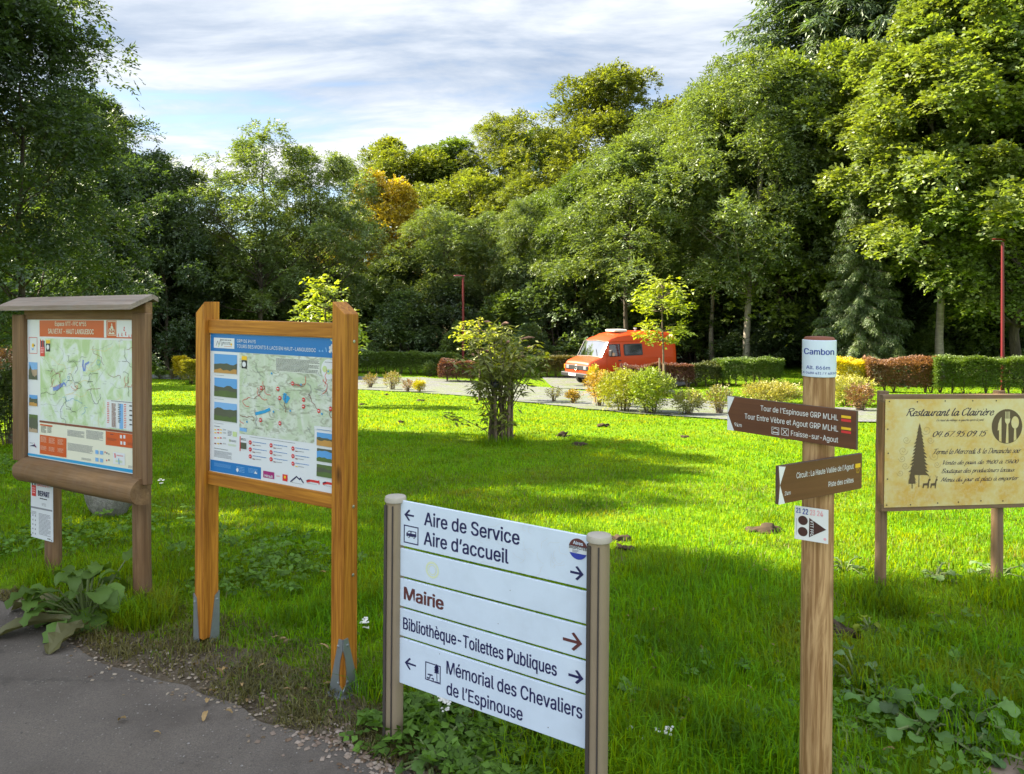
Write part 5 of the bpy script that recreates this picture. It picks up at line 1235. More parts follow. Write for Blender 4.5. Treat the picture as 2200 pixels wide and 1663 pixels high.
for i in range(len(STN) - 1):
    for k in range(n - 1):
        kk = k if k < 8 else n - 2 - k
        if i == 3 and 5 <= kk <= 7: continue               # windscreen opening
        if i in (4, 5) and kk == 3: continue               # cab side window opening
        fs.append((i * n + k, (i + 1) * n + k, (i + 1) * n + k + 1, i * n + k + 1))
    fs.append((i * n, i * n + n - 1, (i + 1) * n + n - 1, (i + 1) * n))
fs.append(tuple(range(n))); fs.append(tuple((len(STN) - 1) * n + k for k in range(n - 1, -1, -1)))
m.add(vs, fs); body = m.build('body', M_van, RV, True)
def vp(i, k): return Vector(ring[i][k])
# glazing
m = MB(); W5_ = [vp(3, k) for k in range(5, 12)]; W6_ = [vp(4, k) for k in range(5, 12)]
m.add([v + Vector((.012, 0, -.008)) for v in W5_ + W6_], [(k, k + 1, 8 + k, 7 + k) for k in range(6)]); m.build('windscreen', M_screen, RV, True)
m = MB()
for k in range(6):
    for a, b in ((W5_[k], W5_[k + 1]), (W6_[k], W6_[k + 1])): m.tube([a, b], .018, 6)
m.tube([W5_[0], W6_[0]], .022, 6); m.tube([W5_[-1], W6_[-1]], .022, 6); m.build('screen_seal', M_blackp, RV)
for sd in (0, 1):
    k0 = 3 if sd == 0 else n - 4; k1 = 4 if sd == 0 else n - 5; off = Vector((0, .012 if sd == 0 else -.012, 0))
    q = [vp(4, k0), vp(5, k0), vp(6, k0), vp(6, k1), vp(5, k1), vp(4, k1)]
    m = MB(); m.add([v + off for v in q], [(0, 1, 4, 5), (1, 2, 3, 4)]); win = m.build('cab_window', M_sideglass, RV)
    m = MB(); pts = [q[0], q[2], q[3], q[5], q[0]]; m.tube(pts, .020, 6, caps=False); m.build('seal', M_blackp, win)
def side(x, z, o=.012):
    """a point on the near flank of the van"""
    y = .0 + (.0 if z < .95 else .015 * (z - .95) / .41 if z < 1.36 else .015 + .07 * (z - 1.36) / .54 if z < 1.9 else .085 + .02 * (z - 1.9) / .13); return Vector((x, y - o, z))
def patch(nm, x0, x1, z0, z1, mat, o=.012, r=.05, parent=RV):
    pts = []
    for cx_, cz_, a0 in ((x1 - r, z1 - r, 0), (x0 + r, z1 - r, 90), (x0 + r, z0 + r, 180), (x1 - r, z0 + r, 270)):
        pts += [(cx_ + r * math.cos(math.radians(a0 + a)), cz_ + r * math.sin(math.radians(a0 + a))) for a in (0, 30, 60, 90)]
    m = MB(); c_ = [side(x, z, o) for x, z in pts]; d_ = [side(x, z, -.02) for x, z in pts]; k = len(pts)
    m.add(c_ + d_, [tuple(range(k - 1, -1, -1))] + [(i, (i + 1) % k, k + (i + 1) % k, k + i) for i in range(k)]); return m.build(nm, mat, parent)
wf = patch('side_window', 2.02, 3.18, 1.36, 1.90, M_blackp, .010, .06); patch('pane', 2.09, 3.11, 1.42, 1.85, M_darkglass, .016, .04, wf)
def seam(pts, r=.006): 
    m = MB(); m.tube([side(x, z, .002) for x, z in pts], r, 4); return m
M_seam = flat('panel_gap', (.16, .02, .006), .6)
dr = seam([(.98, .62), (.98, 1.30), (1.02, 1.36)]); dr.tube([side(x, z, .002) for x, z in ((1.90, 1.98), (1.90, .60), (.98, .60))], .006, 4); dr.build('door_gap', M_seam, RV)
rb = seam([(3.3, 1.22), (5.0, 1.20)], .010); rb.tube([side(x, z, .002) for x, z in ((3.3, 1.82), (5.0, 1.80))], .006, 4); rb.tube([side(x, z, .002) for x, z in ((3.3, 1.22), (3.3, 1.82))], .006, 4); rb.tube([side(x, z, .002) for x, z in ((5.0, 1.20), (5.0, 1.80))], .006, 4); rb.build('pressed_rib', M_van, RV)
gut = MB(); gut.tube([Vector((x, .098, 2.035)) for x in (1.16, 1.8, 3, 5.1)], .018, 6); gut.build('gutter', M_van, RV)
m = MB(); m.box(1.66, 1.82, -.03, .0, 1.14, 1.18, bev=.008); m.build('door_handle', M_blackp, RV)
m = MB(); m.box(1.02, 1.10, -.26, -.06, 1.38, 1.66, bev=.03); m.tube([(1.10, .02, 1.40), (1.06, -.12, 1.46)], .015, 6); m.build('wing_mirror', M_blackp, RV)
# face of the van
fx = -.012
m = MB(); m.box(fx - .01, .05, .14, VW - .14, .74, .96, bev=.02); gr = m.build('grille', M_blackp, RV)
for k in range(3):
    m = MB(); m.box(fx - .018, fx - .008, .52, VW - .52, .78 + k * .06, .795 + k * .06); m.build('slat', flat('grille_slat', (.07, .07, .075), .4), gr)
for y in (.36, VW - .36):
    m = MB(); m.box(fx - .03, 0, y - .11, y + .11, .77, .93, bev=.02); m.build('headlight', M_lamp, RV)
for y in (.12, VW - .12):
    m = MB(); m.box(.005, .14, y - .105, y + .105, .75, .95, bev=.02); m.build('indicator', M_amber, RV)
m = MB(); cx_, cz_ = VW / 2, .85
m.tube([(fx - .035, cx_ + .11 * math.cos(a), cz_ + .11 * math.sin(a)) for a in np.linspace(0, 2 * math.pi, 21)], .012, 6, caps=False)
for a in (90, 210, 330): m.tube([(fx - .035, cx_, cz_), (fx - .035, cx_ + .11 * math.cos(math.radians(a)), cz_ + .11 * math.sin(math.radians(a)))], [.016, .007], 6)
m.build('star_emblem', M_bolt, gr)
m = MB(); m.box(-.14, .06, -.03, VW + .03, .42, .62, bev=.04); m.box(.0, .55, -.035, .03, .42, .60, bev=.03); bp = m.build('bumper', M_blackp, RV)
m = MB(); m.box(-.152, -.141, VW / 2 - .10, VW / 2 + .42, .47, .58); m.build('number_plate', M_plateno, bp)
for y in (.45, 1.1):
    m = MB(); m.tube([(.74, y, 1.40), (.95, y + .3, 1.68)], .010, 5); m.build('wiper', M_blackp, RV)
m = MB(); m.box(1.9, 2.7, .55, 1.25, 2.44, 2.56, bev=.05); m.build('roof_vent', flat('off_white_plastic', (.65, .62, .56), .5), RV)
m = MB(); m.lathe([(.06, 0), (.06, .10), (.10, .11), (.09, .15)], 12, c=(3.5, .9, 2.46)); m.build('flue', M_bolt, RV)
for x in (1.02, 4.25):
    for y in (.11, VW - .11):
        m = MB(); M_ = Matrix.Translation((x, y, .335)) @ Matrix.Rotation(math.radians(90), 4, 'X'); m.lathe([(.20, -.10), (.30, -.10), (.335, -.07), (.335, .07), (.30, .10), (.20, .10)], 24, M=M_); wl = m.build('wheel', M_tyre, RV, True)
        m = MB(); m.lathe([(.05, -.107), (.19, -.104), (.20, -.07), (.20, .07), (.19, .104), (.05, .107)], 20, M=M_); m.build('rim', M_rim, wl, True)
m = MB(); m.box(.9, 5.2, .25, VW - .25, .40, .50); m.box(.95, 1.15, .15, VW - .15, 1.0, 1.30, bev=.05); m.build('cab_floor', M_seat, RV)
for y in (.50, VW - .50):
    m = MB(); m.box(1.40, 1.90, y - .26, y + .26, .78, .98, bev=.05); m.box(1.80, 1.95, y - .26, y + .26, .95, 1.62, bev=.05); m.box(1.83, 1.93, y - .14, y + .14, 1.62, 1.80, bev=.03); m.build('seat', M_seat, RV)
m = MB(); m.box(2.0, 2.03, .12, VW - .12, .5, 2.0); m.build('bulkhead', M_seat, RV)
m = MB(); m.tube([(1.28 + .06 * math.sin(a), .50 + .20 * math.cos(a), 1.25 + .19 * math.sin(a)) for a in np.linspace(0, 6.283, 18)], .015, 6, caps=False); m.build('steering_wheel', M_blackp, RV)

# driver: one continuous skinned body
def skin_person(name, loc, rz, verts, edges, radii, mat, label):
    me = bpy.data.meshes.new('person'); me.from_pydata(verts, edges, []); o = bpy.data.objects.new(name, me); COL.objects.link(o); o.location = loc; o.rotation_euler.z = rz
    sk = o.modifiers.new('skin', 'SKIN'); sk.use_smooth_shade = True; su = o.modifiers.new('sub', 'SUBSURF'); su.levels = su.render_levels = 1
    for i, r_ in enumerate(radii): me.skin_vertices[0].data[i].radius = (r_, r_)
    me.skin_vertices[0].data[0].use_root = True; me.materials.append(mat); return tag(o, label, 'person')
t = NT('skin_and_orange_shirt'); zc = t.n('ShaderNodeSeparateXYZ'); t.set(zc.inputs[0], t.n('ShaderNodeTexCoord').outputs['Object'])
col = t.mix(t.ramp(zc.outputs[2], (.50, 0.0), (.505, 1.0)), (.75, .30, .03), (.48, .25, .16)); M_person = t.princ(col, .7)
VB = [(0, 0, 0), (.0, 0, .18), (.02, 0, .36), (.02, 0, .48), (-.02, 0, .57), (-.03, 0, .68), (-.03, 0, .78), (-.02, .20, .42), (-.14, .25, .20), (-.36, .18, .28), (-.44, .17, .30), (-.02, -.20, .42), (-.14, -.25, .20), (-.36, -.18, .28), (-.44, -.17, .30), (-.10, .10, -.02), (-.48, .12, .02), (-.52, .12, -.36), (-.10, -.10, -.02), (-.48, -.12, .02), (-.52, -.12, -.36)]
VE = [(0, 1), (1, 2), (2, 3), (3, 4), (4, 5), (5, 6), (2, 7), (7, 8), (8, 9), (9, 10), (2, 11), (11, 12), (12, 13), (13, 14), (0, 15), (15, 16), (16, 17), (0, 18), (18, 19), (19, 20)]
VR = [.15, .15, .16, .10, .06, .095, .075, .075, .052, .040, .038, .075, .052, .040, .038, .10, .075, .055, .10, .075, .055]
dloc = RV.matrix_basis @ Vector((1.66, .50, 1.02)); PR = skin_person('person', dloc, TH, VB, VE, VR, M_person, 'person in an orange top sitting at the wheel of the orange van')
m = MB(); m.lathe([(.07, .02), (.105, .06), (.108, .12), (.085, .17), (.03, .195)], 14, c=(-.015, 0, .625)); m.build('hair', flat('dark_hair', (.02, .015, .012), .8), PR, True)
m = MB(); m.tube([(-.12, 0, .685), (-.145, 0, .66), (-.12, 0, .645)], [.010, .016, .010], 6)
for y in (-.035, .035): m.lathe([(.012, -.01), (.012, .01)], 8, c=(-.118, y, .71))
m.build('face', flat('face_feature', (.30, .14, .09), .7), PR)

# silver car seen above the clipped hedge
CC = XD(818, 49); RCAR = empty('parked_car', CC, math.radians(168), 'silver car mostly hidden behind the hedge and the blue headed map board', 'car')
prof = [(0, .35), (.0, .62), (.12, .82), (.75, .98), (1.35, 1.42), (2.2, 1.52), (3.3, 1.48), (3.95, 1.02), (4.1, .9), (4.12, .4)]
m = MB(); ys_ = [(.0, .86), (.12, 1.0), (.9, 1.0), (1.66, 1.0), (1.78, .86)]; vs = []
for y, k in ys_: vs += [(x, y, .35 + (z - .35) * k) for x, z in prof]
n = len(prof); fs = [(i * n + k, i * n + (k + 1) % n, (i + 1) * n + (k + 1) % n, (i + 1) * n + k) for i in range(4) for k in range(n)] + [tuple(range(n - 1, -1, -1)), tuple(4 * n + k for k in range(n))]
m.add(vs, fs); m.build('body', flat('silver_car_paint', (.45, .48, .52), .25, .6, .4, coat=.5), RCAR, True)
m = MB(); m.add([(.85, .16, 1.06), (.85, 1.62, 1.06), (1.33, 1.56, 1.43), (1.33, .22, 1.43)], [(0, 1, 2, 3)]); m.v = [(a - .015, b, c + .012) for a, b, c in m.v]; m.build('windscreen', M_darkglass, RCAR)
for y in (-.012, 1.792):
    m = MB(); m.add([(1.1, y, .95), (3.7, y, .95), (3.1, y, 1.27), (1.5, y, 1.27)], [(0, 1, 2, 3)]); m.build('side_window', M_darkglass, RCAR)
for x in (.8, 3.3):
    for y in (.08, 1.70):
        m = MB(); m.lathe([(.18, -.1), (.30, -.1), (.31, 0), (.30, .1), (.18, .1)], 18, M=Matrix.Translation((x, y, .31)) @ Matrix.Rotation(math.radians(90), 4, 'X')); m.build('wheel', M_tyre, RCAR, True)
for y in (.22, 1.56):
    m = MB(); m.box(-.02, .06, y - .14, y + .14, .62, .76, bev=.02); m.build('headlight', M_lamp, RCAR)
for y in (.18, 1.60):
    m = MB(); m.box(4.05, 4.14, y - .12, y + .12, .68, .9, bev=.02); m.build('tail_light', M_red, RCAR)

M_lampred = flat('wine_red_lamp_paint', (.12, .008, .012), .4, .5); M_lens = flat('lamp_lens', (.62, .58, .48), .3)
def street_lamp(x, D, top, label, rz):
    p_ = XD(x, D); h = H - (top - HZ) / F * D - p_.z; r_ = empty('street_lamp', p_, rz, label, 'street lamp', 'wine red street lamps')
    m = MB(); m.tube([(0, 0, -.2), (0, 0, .9), (0, 0, h - .12)], [.075, .07, .055], 14); m.build('pole', M_lampred, r_, True)
    m = MB(); vs = []; n_ = 12; st = 9
    for i in range(st):
        q = i / (st - 1); x_ = .10 - q * .62; w = .13 * math.sqrt(max(.04, 1 - (2 * q - 1.0) ** 4)); z_ = h - .06 + .05 * math.sin(q * 2.2)
        for k in range(n_): a = 2 * math.pi * k / n_; vs.append((x_, w * math.cos(a), z_ + (.055 if math.sin(a) > 0 else .03) * math.sin(a) * (1 - .4 * q)))
    m.add(vs, [(i * n_ + k, i * n_ + (k + 1) % n_, (i + 1) * n_ + (k + 1) % n_, (i + 1) * n_ + k) for i in range(st - 1) for k in range(n_)] + [tuple(range(n_ - 1, -1, -1)), tuple((st - 1) * n_ + k for k in range(n_))]); hd = m.build('lamp_head', M_lampred, r_, True)
    m = MB(); m.box(-.44, -.10, -.085, .085, h - .072, h - .064, bev=.0); m.build('lens', M_lens, hd)
street_lamp(995, 42, 592, 'left thin wine red street lamp rising behind the staked bush', .2)
street_lamp(2154, 31.2, 514, 'right wine red street lamp in front of the sunny maple', .25)

# ------------------------------------------------------------------ hedges, shrubs, saplings
def leafy(name, parent, P0, A, rng, n_leaf, L, leaf, wid, droop, mat, col):
    me = leaf_mesh(name, *sprays(rng, P0, A, n_leaf, L, leaf, wid, droop)); o = link(name, me, mat, parent); o.color = (*col, 1); return o
def stems_mb(rng, n, r0, hgt, spread, rad):
    m = MB()
    for i in range(n):
        a = rng.uniform(0, 6.28); q = rng.uniform(.2, 1) * spread
        m.tube([(math.cos(a) * r0 * q * .3, math.sin(a) * r0 * q * .3, -.05), (math.cos(a) * r0 * q * .6, math.sin(a) * r0 * q * .6, hgt * .45), (math.cos(a) * r0 * q, math.sin(a) * r0 * q, hgt * rng.uniform(.75, .95))], [rad, rad * .7, rad * .3], 5, caps=False)
    return m
def hedge(xl, Dl, xr, Dr, height, depth, col, label, seed, group, n=9500, leaf=.055, ragged=.10, leg=.18):
    """clipped hedge between two measured ends"""
    rng = np.random.default_rng(seed); a = XD(xl, Dl); b = XD(xr, Dr); d = b - a; L_ = math.hypot(d.x, d.y)
    r = empty('hedge', a, math.atan2(d.y, d.x), label, 'hedge', group)
    k = int(n * L_); m_ = max(900, int(k / 4))
    # surface-weighted points of a box with a wavy clipped outline
    f = rng.uniform(0, 1, m_); x = rng.uniform(0, L_, m_); y = rng.uniform(-depth / 2, depth / 2, m_); z = rng.uniform(leg, height, m_)
    top = f < .42; fr = (f >= .42) & (f < .70); bk = (f >= .70) & (f < .80); en = (f >= .80) & (f < .90)
    z[top] = height - np.abs(rng.normal(size=top.sum())) * .06; y[fr] = -depth / 2 + np.abs(rng.normal(size=fr.sum())) * .07; y[bk] = depth / 2 - np.abs(rng.normal(size=bk.sum())) * .07
    x[en] = np.where(rng.uniform(size=en.sum()) < .5, np.abs(rng.normal(size=en.sum())) * .07, L_ - np.abs(rng.normal(size=en.sum())) * .07)
    wav = (vnoise(x * 1.4, y * 2, seed) - .5) * ragged * 2.2 + (vnoise(x * 4, y * 4, seed + 2) - .5) * ragged
    z = z + wav * (z / height) + d.z * x / L_; y = y + (vnoise(x * 2.2, z * 2, seed + 5) - .5) * ragged * 2
    keep = rng.uniform(size=m_) < .35 + .65 * sstep(.0, .30, (z - d.z * x / L_ - leg) / height + .12 * (vnoise(x * 3, y, seed + 7) - .2)); x, y, z, top = x[keep], y[keep], z[keep], top[keep]
    P0 = np.stack([x, y, z], 1); A = np.stack([rng.normal(size=len(x)) * .5, np.sign(y) * .5 + rng.normal(size=len(x)) * .3, np.where(top, 1.0, .35) + rng.normal(size=len(x)) * .3], 1)
    leafy('foliage', r, P0, A, rng, 5, .11, leaf, leaf * .55, .05, M_hedgeleaf, col)
    m = MB()
    for i in range(max(3, int(L_ * 2.2))):
        x0 = L_ * (i + .5) / max(3, int(L_ * 2.2)) + rng.normal() * .1
        for q in range(4): m.tube([(x0, rng.normal() * .06, -.1 + d.z * x0 / L_), (x0 + rng.normal() * .1, rng.normal() * .12, height * .4 + d.z * x0 / L_), (x0 + rng.normal() * .2, rng.normal() * depth * .25, height * .9 + d.z * x0 / L_)], [.022, .015, .005], 5, caps=False)
    m.build('stems', M_twig, r); return r
GH = 'clipped hedges round the parking bays'
HG = (.105, .170, .026); HR = (.150, .058, .050); HY = (.55, .46, .010); HB = (.22, .105, .060)
hedge(688, 43.5, 980, 41.5, 1.08, .95, HG, 'long clipped green hedge between the pine map board and the left street lamp', 1, GH)
hedge(948, 38.5, 1022, 38.0, .92, .7, HR, 'dark red bush hedge left of the staked bush', 2, GH, ragged=.16)
hedge(1080, 41, 1172, 40.5, 1.0, .9, HG, 'short green hedge between the staked bush and the van', 3, GH)
hedge(1165, 40.5, 1235, 40, 1.02, .9, (.11, .10, .03), 'brownish green hedge end just left of the van front', 4, GH)
hedge(1338, 33.8, 1482, 34.6, 1.0, .8, HR, 'dark red hedge in front of the van rear', 5, GH, ragged=.14, leg=.28)
hedge(1468, 35.4, 1545, 36.2, .95, .9, (.085, .10, .030), 'loose olive hedge joining the red hedge to the green one', 6, GH, ragged=.15)
hedge(1538, 36.0, 1668, 37.2, 1.12, 1.0, HG, 'dark clipped green hedge right of the van', 7, GH, n=10500)
hedge(1786, 31.1, 1866, 30.7, 1.22, 1.0, HY, 'bright yellow clipped bush right of the signpost sleeve', 8, GH, ragged=.12)
hedge(1858, 30.6, 2016, 29.8, 1.22, .9, HB, 'rusty red hedge above the left half of the restaurant board', 9, GH, ragged=.13)
hedge(2004, 29.6, 2480, 27.6, 1.28, .9, HG, 'tall clipped green hedge above the right half of the restaurant board', 10, GH, n=10500)
hedge(378, 39, 398, 39, 1.05, .6, HY, 'yellow clipped bush seen just left of the pine map board', 11, GH)
hedge(398, 37, 440, 36.6, 1.1, .8, (.27, .26, .02), 'second larger yellow bush touching the pine map board post', 12, GH)

def shrub(x, y, w, h, col, label, seed, n=500, leaf=.06, loose=.2, stems=14, cat='shrub', group='small shrubs along the gravel path', wid=.5, base=.18, rim=.0):
    """free growing shrub; x, y = its foot on the photo, w and h in metres"""
    rng = np.random.default_rng(seed); p_ = at(x, y); r = empty('shrub', p_, rng.uniform(0, 6), label, cat, group)
    u = unit(rng, n); rr = (.35 + .65 * np.sqrt(rng.uniform(0, 1, n)))[:, None]; pos = u * rr * np.array([w / 2, w / 2, h * (1 - base) / 2]); pos[:, 2] += h * (base + (1 - base) / 2)
    lump = .8 + .4 * vnoise(np.arctan2(u[:, 1], u[:, 0]) * 1.6 + 9, u[:, 2] * 2.5, seed); pos[:, :2] *= lump[:, None]; pos += rng.normal(size=pos.shape) * loose * .12 * w
    A = u * .5 + np.array([0, 0, .55]) + rng.normal(size=u.shape) * .3
    leafy('foliage', r, pos, A, rng, 6, .16, leaf, leaf * wid, .1, M_hedgeleaf, col)
    stems_mb(rng, stems, w * .42, h * .85, 1, .012).build('stems', M_twig, r); return r
SY = (.42, .38, .012); SG = (.20, .26, .022); SO = (.36, .24, .03); SP = (.24, .25, .09)
SH = [
 (1277, 836, .45, .95, SY, 'upright yellow shrub right below the van bumper', 700), (1312, 822, .80, .85, SY, 'rounded yellow shrub in front of the van door', 1100),
 (1338, 884, 1.3, .98, (.27, .29, .022), 'largest yellow green shrub in front of the orange van', 1500), (1398, 890, .95, 1.0, (.20, .27, .022), 'green shrub with bare stems right of the largest yellow shrub', 1300), (1288, 874, .75, .95, SO, 'thin orange leaved shrub left of the largest yellow shrub', 420),
 (1230, 868, .28, .32, SO, 'tiny orange shrub alone at the path edge left of the thin orange shrub', 160), (1478, 892, .70, .50, SP, 'small pale shrub with bare twigs left of the upper arrow plate', 380), (1545, 890, .60, .62, (.19, .18, .05), 'sparse twiggy shrub touching the tip of the upper arrow plate', 260),
 (1660, 868, 1.6, .55, (.30, .29, .08), 'wide pale shrub behind the upper arrow plate', 1400), (1822, 872, 1.3, .75, (.32, .32, .08), 'pale yellow green shrub right of the signpost', 1300), (1848, 884, .6, .62, (.19, .10, .04), 'reddish twiggy shrub left of the restaurant board', 330),
 (795, 834, .55, .55, (.19, .15, .06), 'sparse straw shrub beside the pine post at the path', 190), (842, 838, .65, .65, (.22, .19, .06), 'pale twiggy shrub standing at the path edge left of centre', 260), (876, 842, .42, .40, (.17, .09, .05), 'small reddish bare twig shrub on the path edge', 90),
 (900, 843, .36, .38, SY, 'small bright yellow shrub on the path edge', 300), (924, 808, .75, .72, (.075, .12, .022), 'round dark green shrub on the grass before the dark red bush', 800), (1190, 864, .40, .36, (.20, .18, .06), 'thin straw shrub right of the staked bush', 70),
 (345, 814, .5, .42, (.08, .12, .02), 'low green shrub on the lawn beside the roofed board post', 300), (375, 812, .5, .32, (.13, .15, .03), 'low olive shrub left of the yellow bushes', 260),
]
for i, (x, y, w, h, col, lab, n_) in enumerate(SH): shrub(x, y, w, h, col, lab, 200 + i, int(n_ * .8), base=.12 if n_ > 600 else .22)
shrub(22, 955, .9, 1.15, (.055, .085, .02), 'dark green shrub left of the roofed board', 301, 900, group=None); shrub(10, 860, 1.6, 1.6, (.07, .035, .03), 'dark red shrub in the shade at the left edge', 302, 1300, group=None)

def sapling(x, D, top, wid, trunk_h, col, label, seed, lay, n=1, leafk=.15):
    """young tree: thin trunk, tiers of foliage. lay = list of (height fraction, radius, number of sprays)"""
    rng = np.random.default_rng(seed); p_ = XD(x, D); h = H - (top - HZ) / F * D - p_.z; r = empty('young_tree', p_, 0, label, 'young tree', 'young trees planted along the path')
    tb = MB(); tb.tube([(0, 0, -.1), (.02, 0, h * .35), (-.03, .02, h * .7), (.02, 0, h * .97)], [.045, .035, .022, .006], 7)
    P0 = []; A = []
    for t_, rad, k in lay:
        for q in range(int(rad * 9) + 3):
            a = rng.uniform(0, 6.28); rr = rad * rng.uniform(.45, 1.0); e = np.array([math.cos(a) * rr, math.sin(a) * rr, h * t_ + rng.normal() * .10 * h * .3])
            tb.tube([(0, 0, h * t_ - .25 * rr), tuple(e * [.5, .5, 1] - [0, 0, .05]), tuple(e)], [.016, .010, .004], 5, caps=False)
            m_ = max(3, int(k / (int(rad * 9) + 3))); pp = e + rng.normal(size=(m_, 3)) * np.array([.20, .20, .11]) * max(.6, rad) ; P0.append(pp); A.append(np.stack([np.cos(a) + rng.normal(size=m_) * .7, np.sin(a) + rng.normal(size=m_) * .7, .15 + rng.normal(size=m_) * .4], 1))
    tb.build('trunk', M_twig, r, True); leafy('crown', r, np.concatenate(P0), np.concatenate(A), rng, 5, .28, leafk, leafk * .55, .3, M_leaf, col); return r
sapling(1424, 27.5, 600, 1, 1, (.26, .32, .018), 'young lime green tree in front of the orange van', 1, [(.50, .55, 60), (.58, .75, 80), (.78, .95, 110), (.87, .85, 110), (.95, .45, 60)])
sapling(700, 21.5, 602, 1, 1, (.24, .30, .04), 'young green tree whose crown shows over the pine map board', 2, [(.50, .9, 90), (.58, .95, 110), (.68, .8, 100), (.80, .62, 90), (.92, .34, 50)])
sapling(1030, 24.0, 688, 1, 1, (.30, .33, .04), 'young tree with orange tips rising out of the staked bush', 3, [(.62, .55, 36), (.80, .75, 60), (.92, .45, 40)], leafk=.13)
def stake(x, y, h, r_, lean, label, group, ball=False, D=None):
    p_ = at(x, y) if D is None else XD(x, D); e = empty('wooden_stake', p_, 0, label, 'stake', group)
    m = MB(); m.tube([(0, 0, -.1), (lean * .5, 0, h * .5), (lean, 0, h)], [r_, r_, r_ * .94], 9); m.build('pole', M_stake, e, True)
    if ball:
        m = MB(); m.lathe([(.02, -.075), (.062, -.055), (.082, .0), (.066, .055), (.03, .085), (.016, .12)], 18, c=(lean, 0, h)); m.build('black_ball', flat('black_rubber_ball', (.02, .02, .024), .35), e, True)
GS = 'stakes round the bush on the lawn'
stake(1050, 946, 1.0, .028, .10, 'thick leaning stake at the left of the bush stakes', GS); stake(1066, 952, .90, .024, -.03, 'front stake topped by a black ball in the bush', GS, True)
stake(1079, 950, .95, .024, -.04, 'stake just right of the black ball stake', GS); stake(1092, 950, .98, .027, .02, 'stake second from the right end of the bush stakes', GS); stake(1099, 948, .95, .024, .01, 'rightmost stake of the bush stakes', GS)
GT = 'stakes of the young lime tree'
stake(1417, 0, 1.35, .035, .0, 'taller left stake beside the young lime green tree', GT, D=27.2); stake(1427, 0, 1.15, .04, .0, 'shorter right stake beside the young lime green tree', GT, D=27.3)

# the staked bush: arching stems with long leaves and brown flower spikes
rng = np.random.default_rng(77); pb = at(1072, 949); RB = empty('flowering_bush', pb, 0, 'tall staked bush with long leaves and brown faded flower spikes on the lawn', 'bush')
sm = MB(); P0 = []; A = []; SPK = MB(); 
for i in range(50):
    a = rng.uniform(0, 6.28); sp = rng.uniform(.05, 1.0) ** .7 * .80; hh = rng.uniform(1.15, 1.95) * (1 - .18 * sp) if i % 11 else rng.uniform(.3, .9)
    if i % 11 == 0: sp *= 1.25
    pts = [Vector((rng.normal() * .10, rng.normal() * .08, -.03)), Vector((math.cos(a) * sp * .28, math.sin(a) * sp * .28, hh * .45)), Vector((math.cos(a) * sp * .72, math.sin(a) * sp * .72, hh * .88)), Vector((math.cos(a) * sp * 1.05, math.sin(a) * sp * 1.05, hh))]
    q = [Vector(v) for v in spline([tuple(v) for v in pts], 5)] if False else pts
    sm.tube(q, [.008, .007, .005, .003], 5, caps=False)
    for t_ in np.linspace(.42 if i % 11 else .5, 1.0, 11):
        k = t_ * 3; j = min(2, int(k)); v = q[j].lerp(q[j + 1], k - j)
        for s_ in range(2): P0.append(np.array(v) + rng.normal(size=3) * .03); b_ = rng.uniform(0, 6.28); A.append(np.array([math.cos(b_), math.sin(b_), .1]))
    if hh > 1.3 and i % 3 == 0:
        d = Vector((math.cos(a), math.sin(a), .25)); SPK.tube([q[-1], q[-1] + d * .12, q[-1] + d * .22 + Vector((0, 0, -.03))], [.020, .024, .006], 6)
sm.build('stems', M_twig, RB); leafy('foliage', RB, np.array(P0), np.array(A), rng, 2, .07, .135, .038, .45, M_hedgeleaf, (.145, .170, .030)); SPK.build('flower_spikes', flat('faded_brown_flowers', (.12, .065, .045), .9, dirt=.6), RB, True)

# ------------------------------------------------------------------ stones, molehills
def rock(name, loc, size, seed, mat, label, cat, group=None, sub=3, rz=0.0, rough=.18, shape=None):
    bm = bmesh.new(); bmesh.ops.create_icosphere(bm, subdivisions=sub, radius=1); r_ = random.Random(seed)
    for v in bm.verts:
        p_ = v.co.normalized(); k = 1 + rough * (float(vnoise(p_.x * 2.2 + seed, p_.y * 2.2 + p_.z * 1.7, seed)) - .5) * 2 + rough * .5 * (float(vnoise(p_.x * 6 + p_.z * 4, p_.y * 6, seed + 3)) - .5)
        v.co = Vector((p_.x * size[0] * k, p_.y * size[1] * k, p_.z * size[2] * k))
        if shape: v.co = shape(v.co)
    me = bpy.data.meshes.new(name); bm.to_mesh(me); bm.free(); o = link(name, me, mat, None, True); o.location = loc; o.rotation_euler.z = rz; return tag(o, label, cat, group)
pr = at(212, 1116); pr.y += .15
def menhir(c):
    t_ = max(0.0, min(1.0, (c.z + .30) / .75)); return Vector((c.x * (.80 + .28 * t_) + .17 * t_ - .03, c.y, max(-.36, c.z)))
rock('boulder', pr + Vector((0, .05, .30)), (.27, .20, .40), 5, M_stone, 'upright grey boulder behind the roofed map board', 'boulder', sub=4, shape=menhir, rough=.14)
pq = at(1437, 846); rock('path_stone', pq + Vector((0, 0, .06)), (.24, .2, .15), 8, M_stone, 'round pale stone on the grass beside the young lime tree', 'stone')
MO = [(1296, 917, .16), (1210, 938, .15), (1245, 957, .12), (1640, 1142, .11), (1328, 1162, .10), (1345, 1180, .08), (860, 908, .10), (905, 862, .14), (830, 849, .12), (1100, 938, .08), (1470, 940, .08), (1810, 1362, .10), (1690, 945, .09), (780, 870, .1)]
ML = ['nearest the orange van on the sunlit lawn', 'right of the staked bush in the sun', 'at the shadow edge right of the staked bush', 'left of the lower marker on the signpost', 'next to the right cap of the white sign', 'small one below the right cap of the white sign', 'beside the pine post in the shade',
      'left of the staked bush in full sun', 'near the pine map board by the path', 'at the foot of the staked bush', 'alone on the sunny lawn between bush and signpost', 'at the foot of the signpost in the shade', 'behind the upper arrow plate', 'half hidden by the pine post']
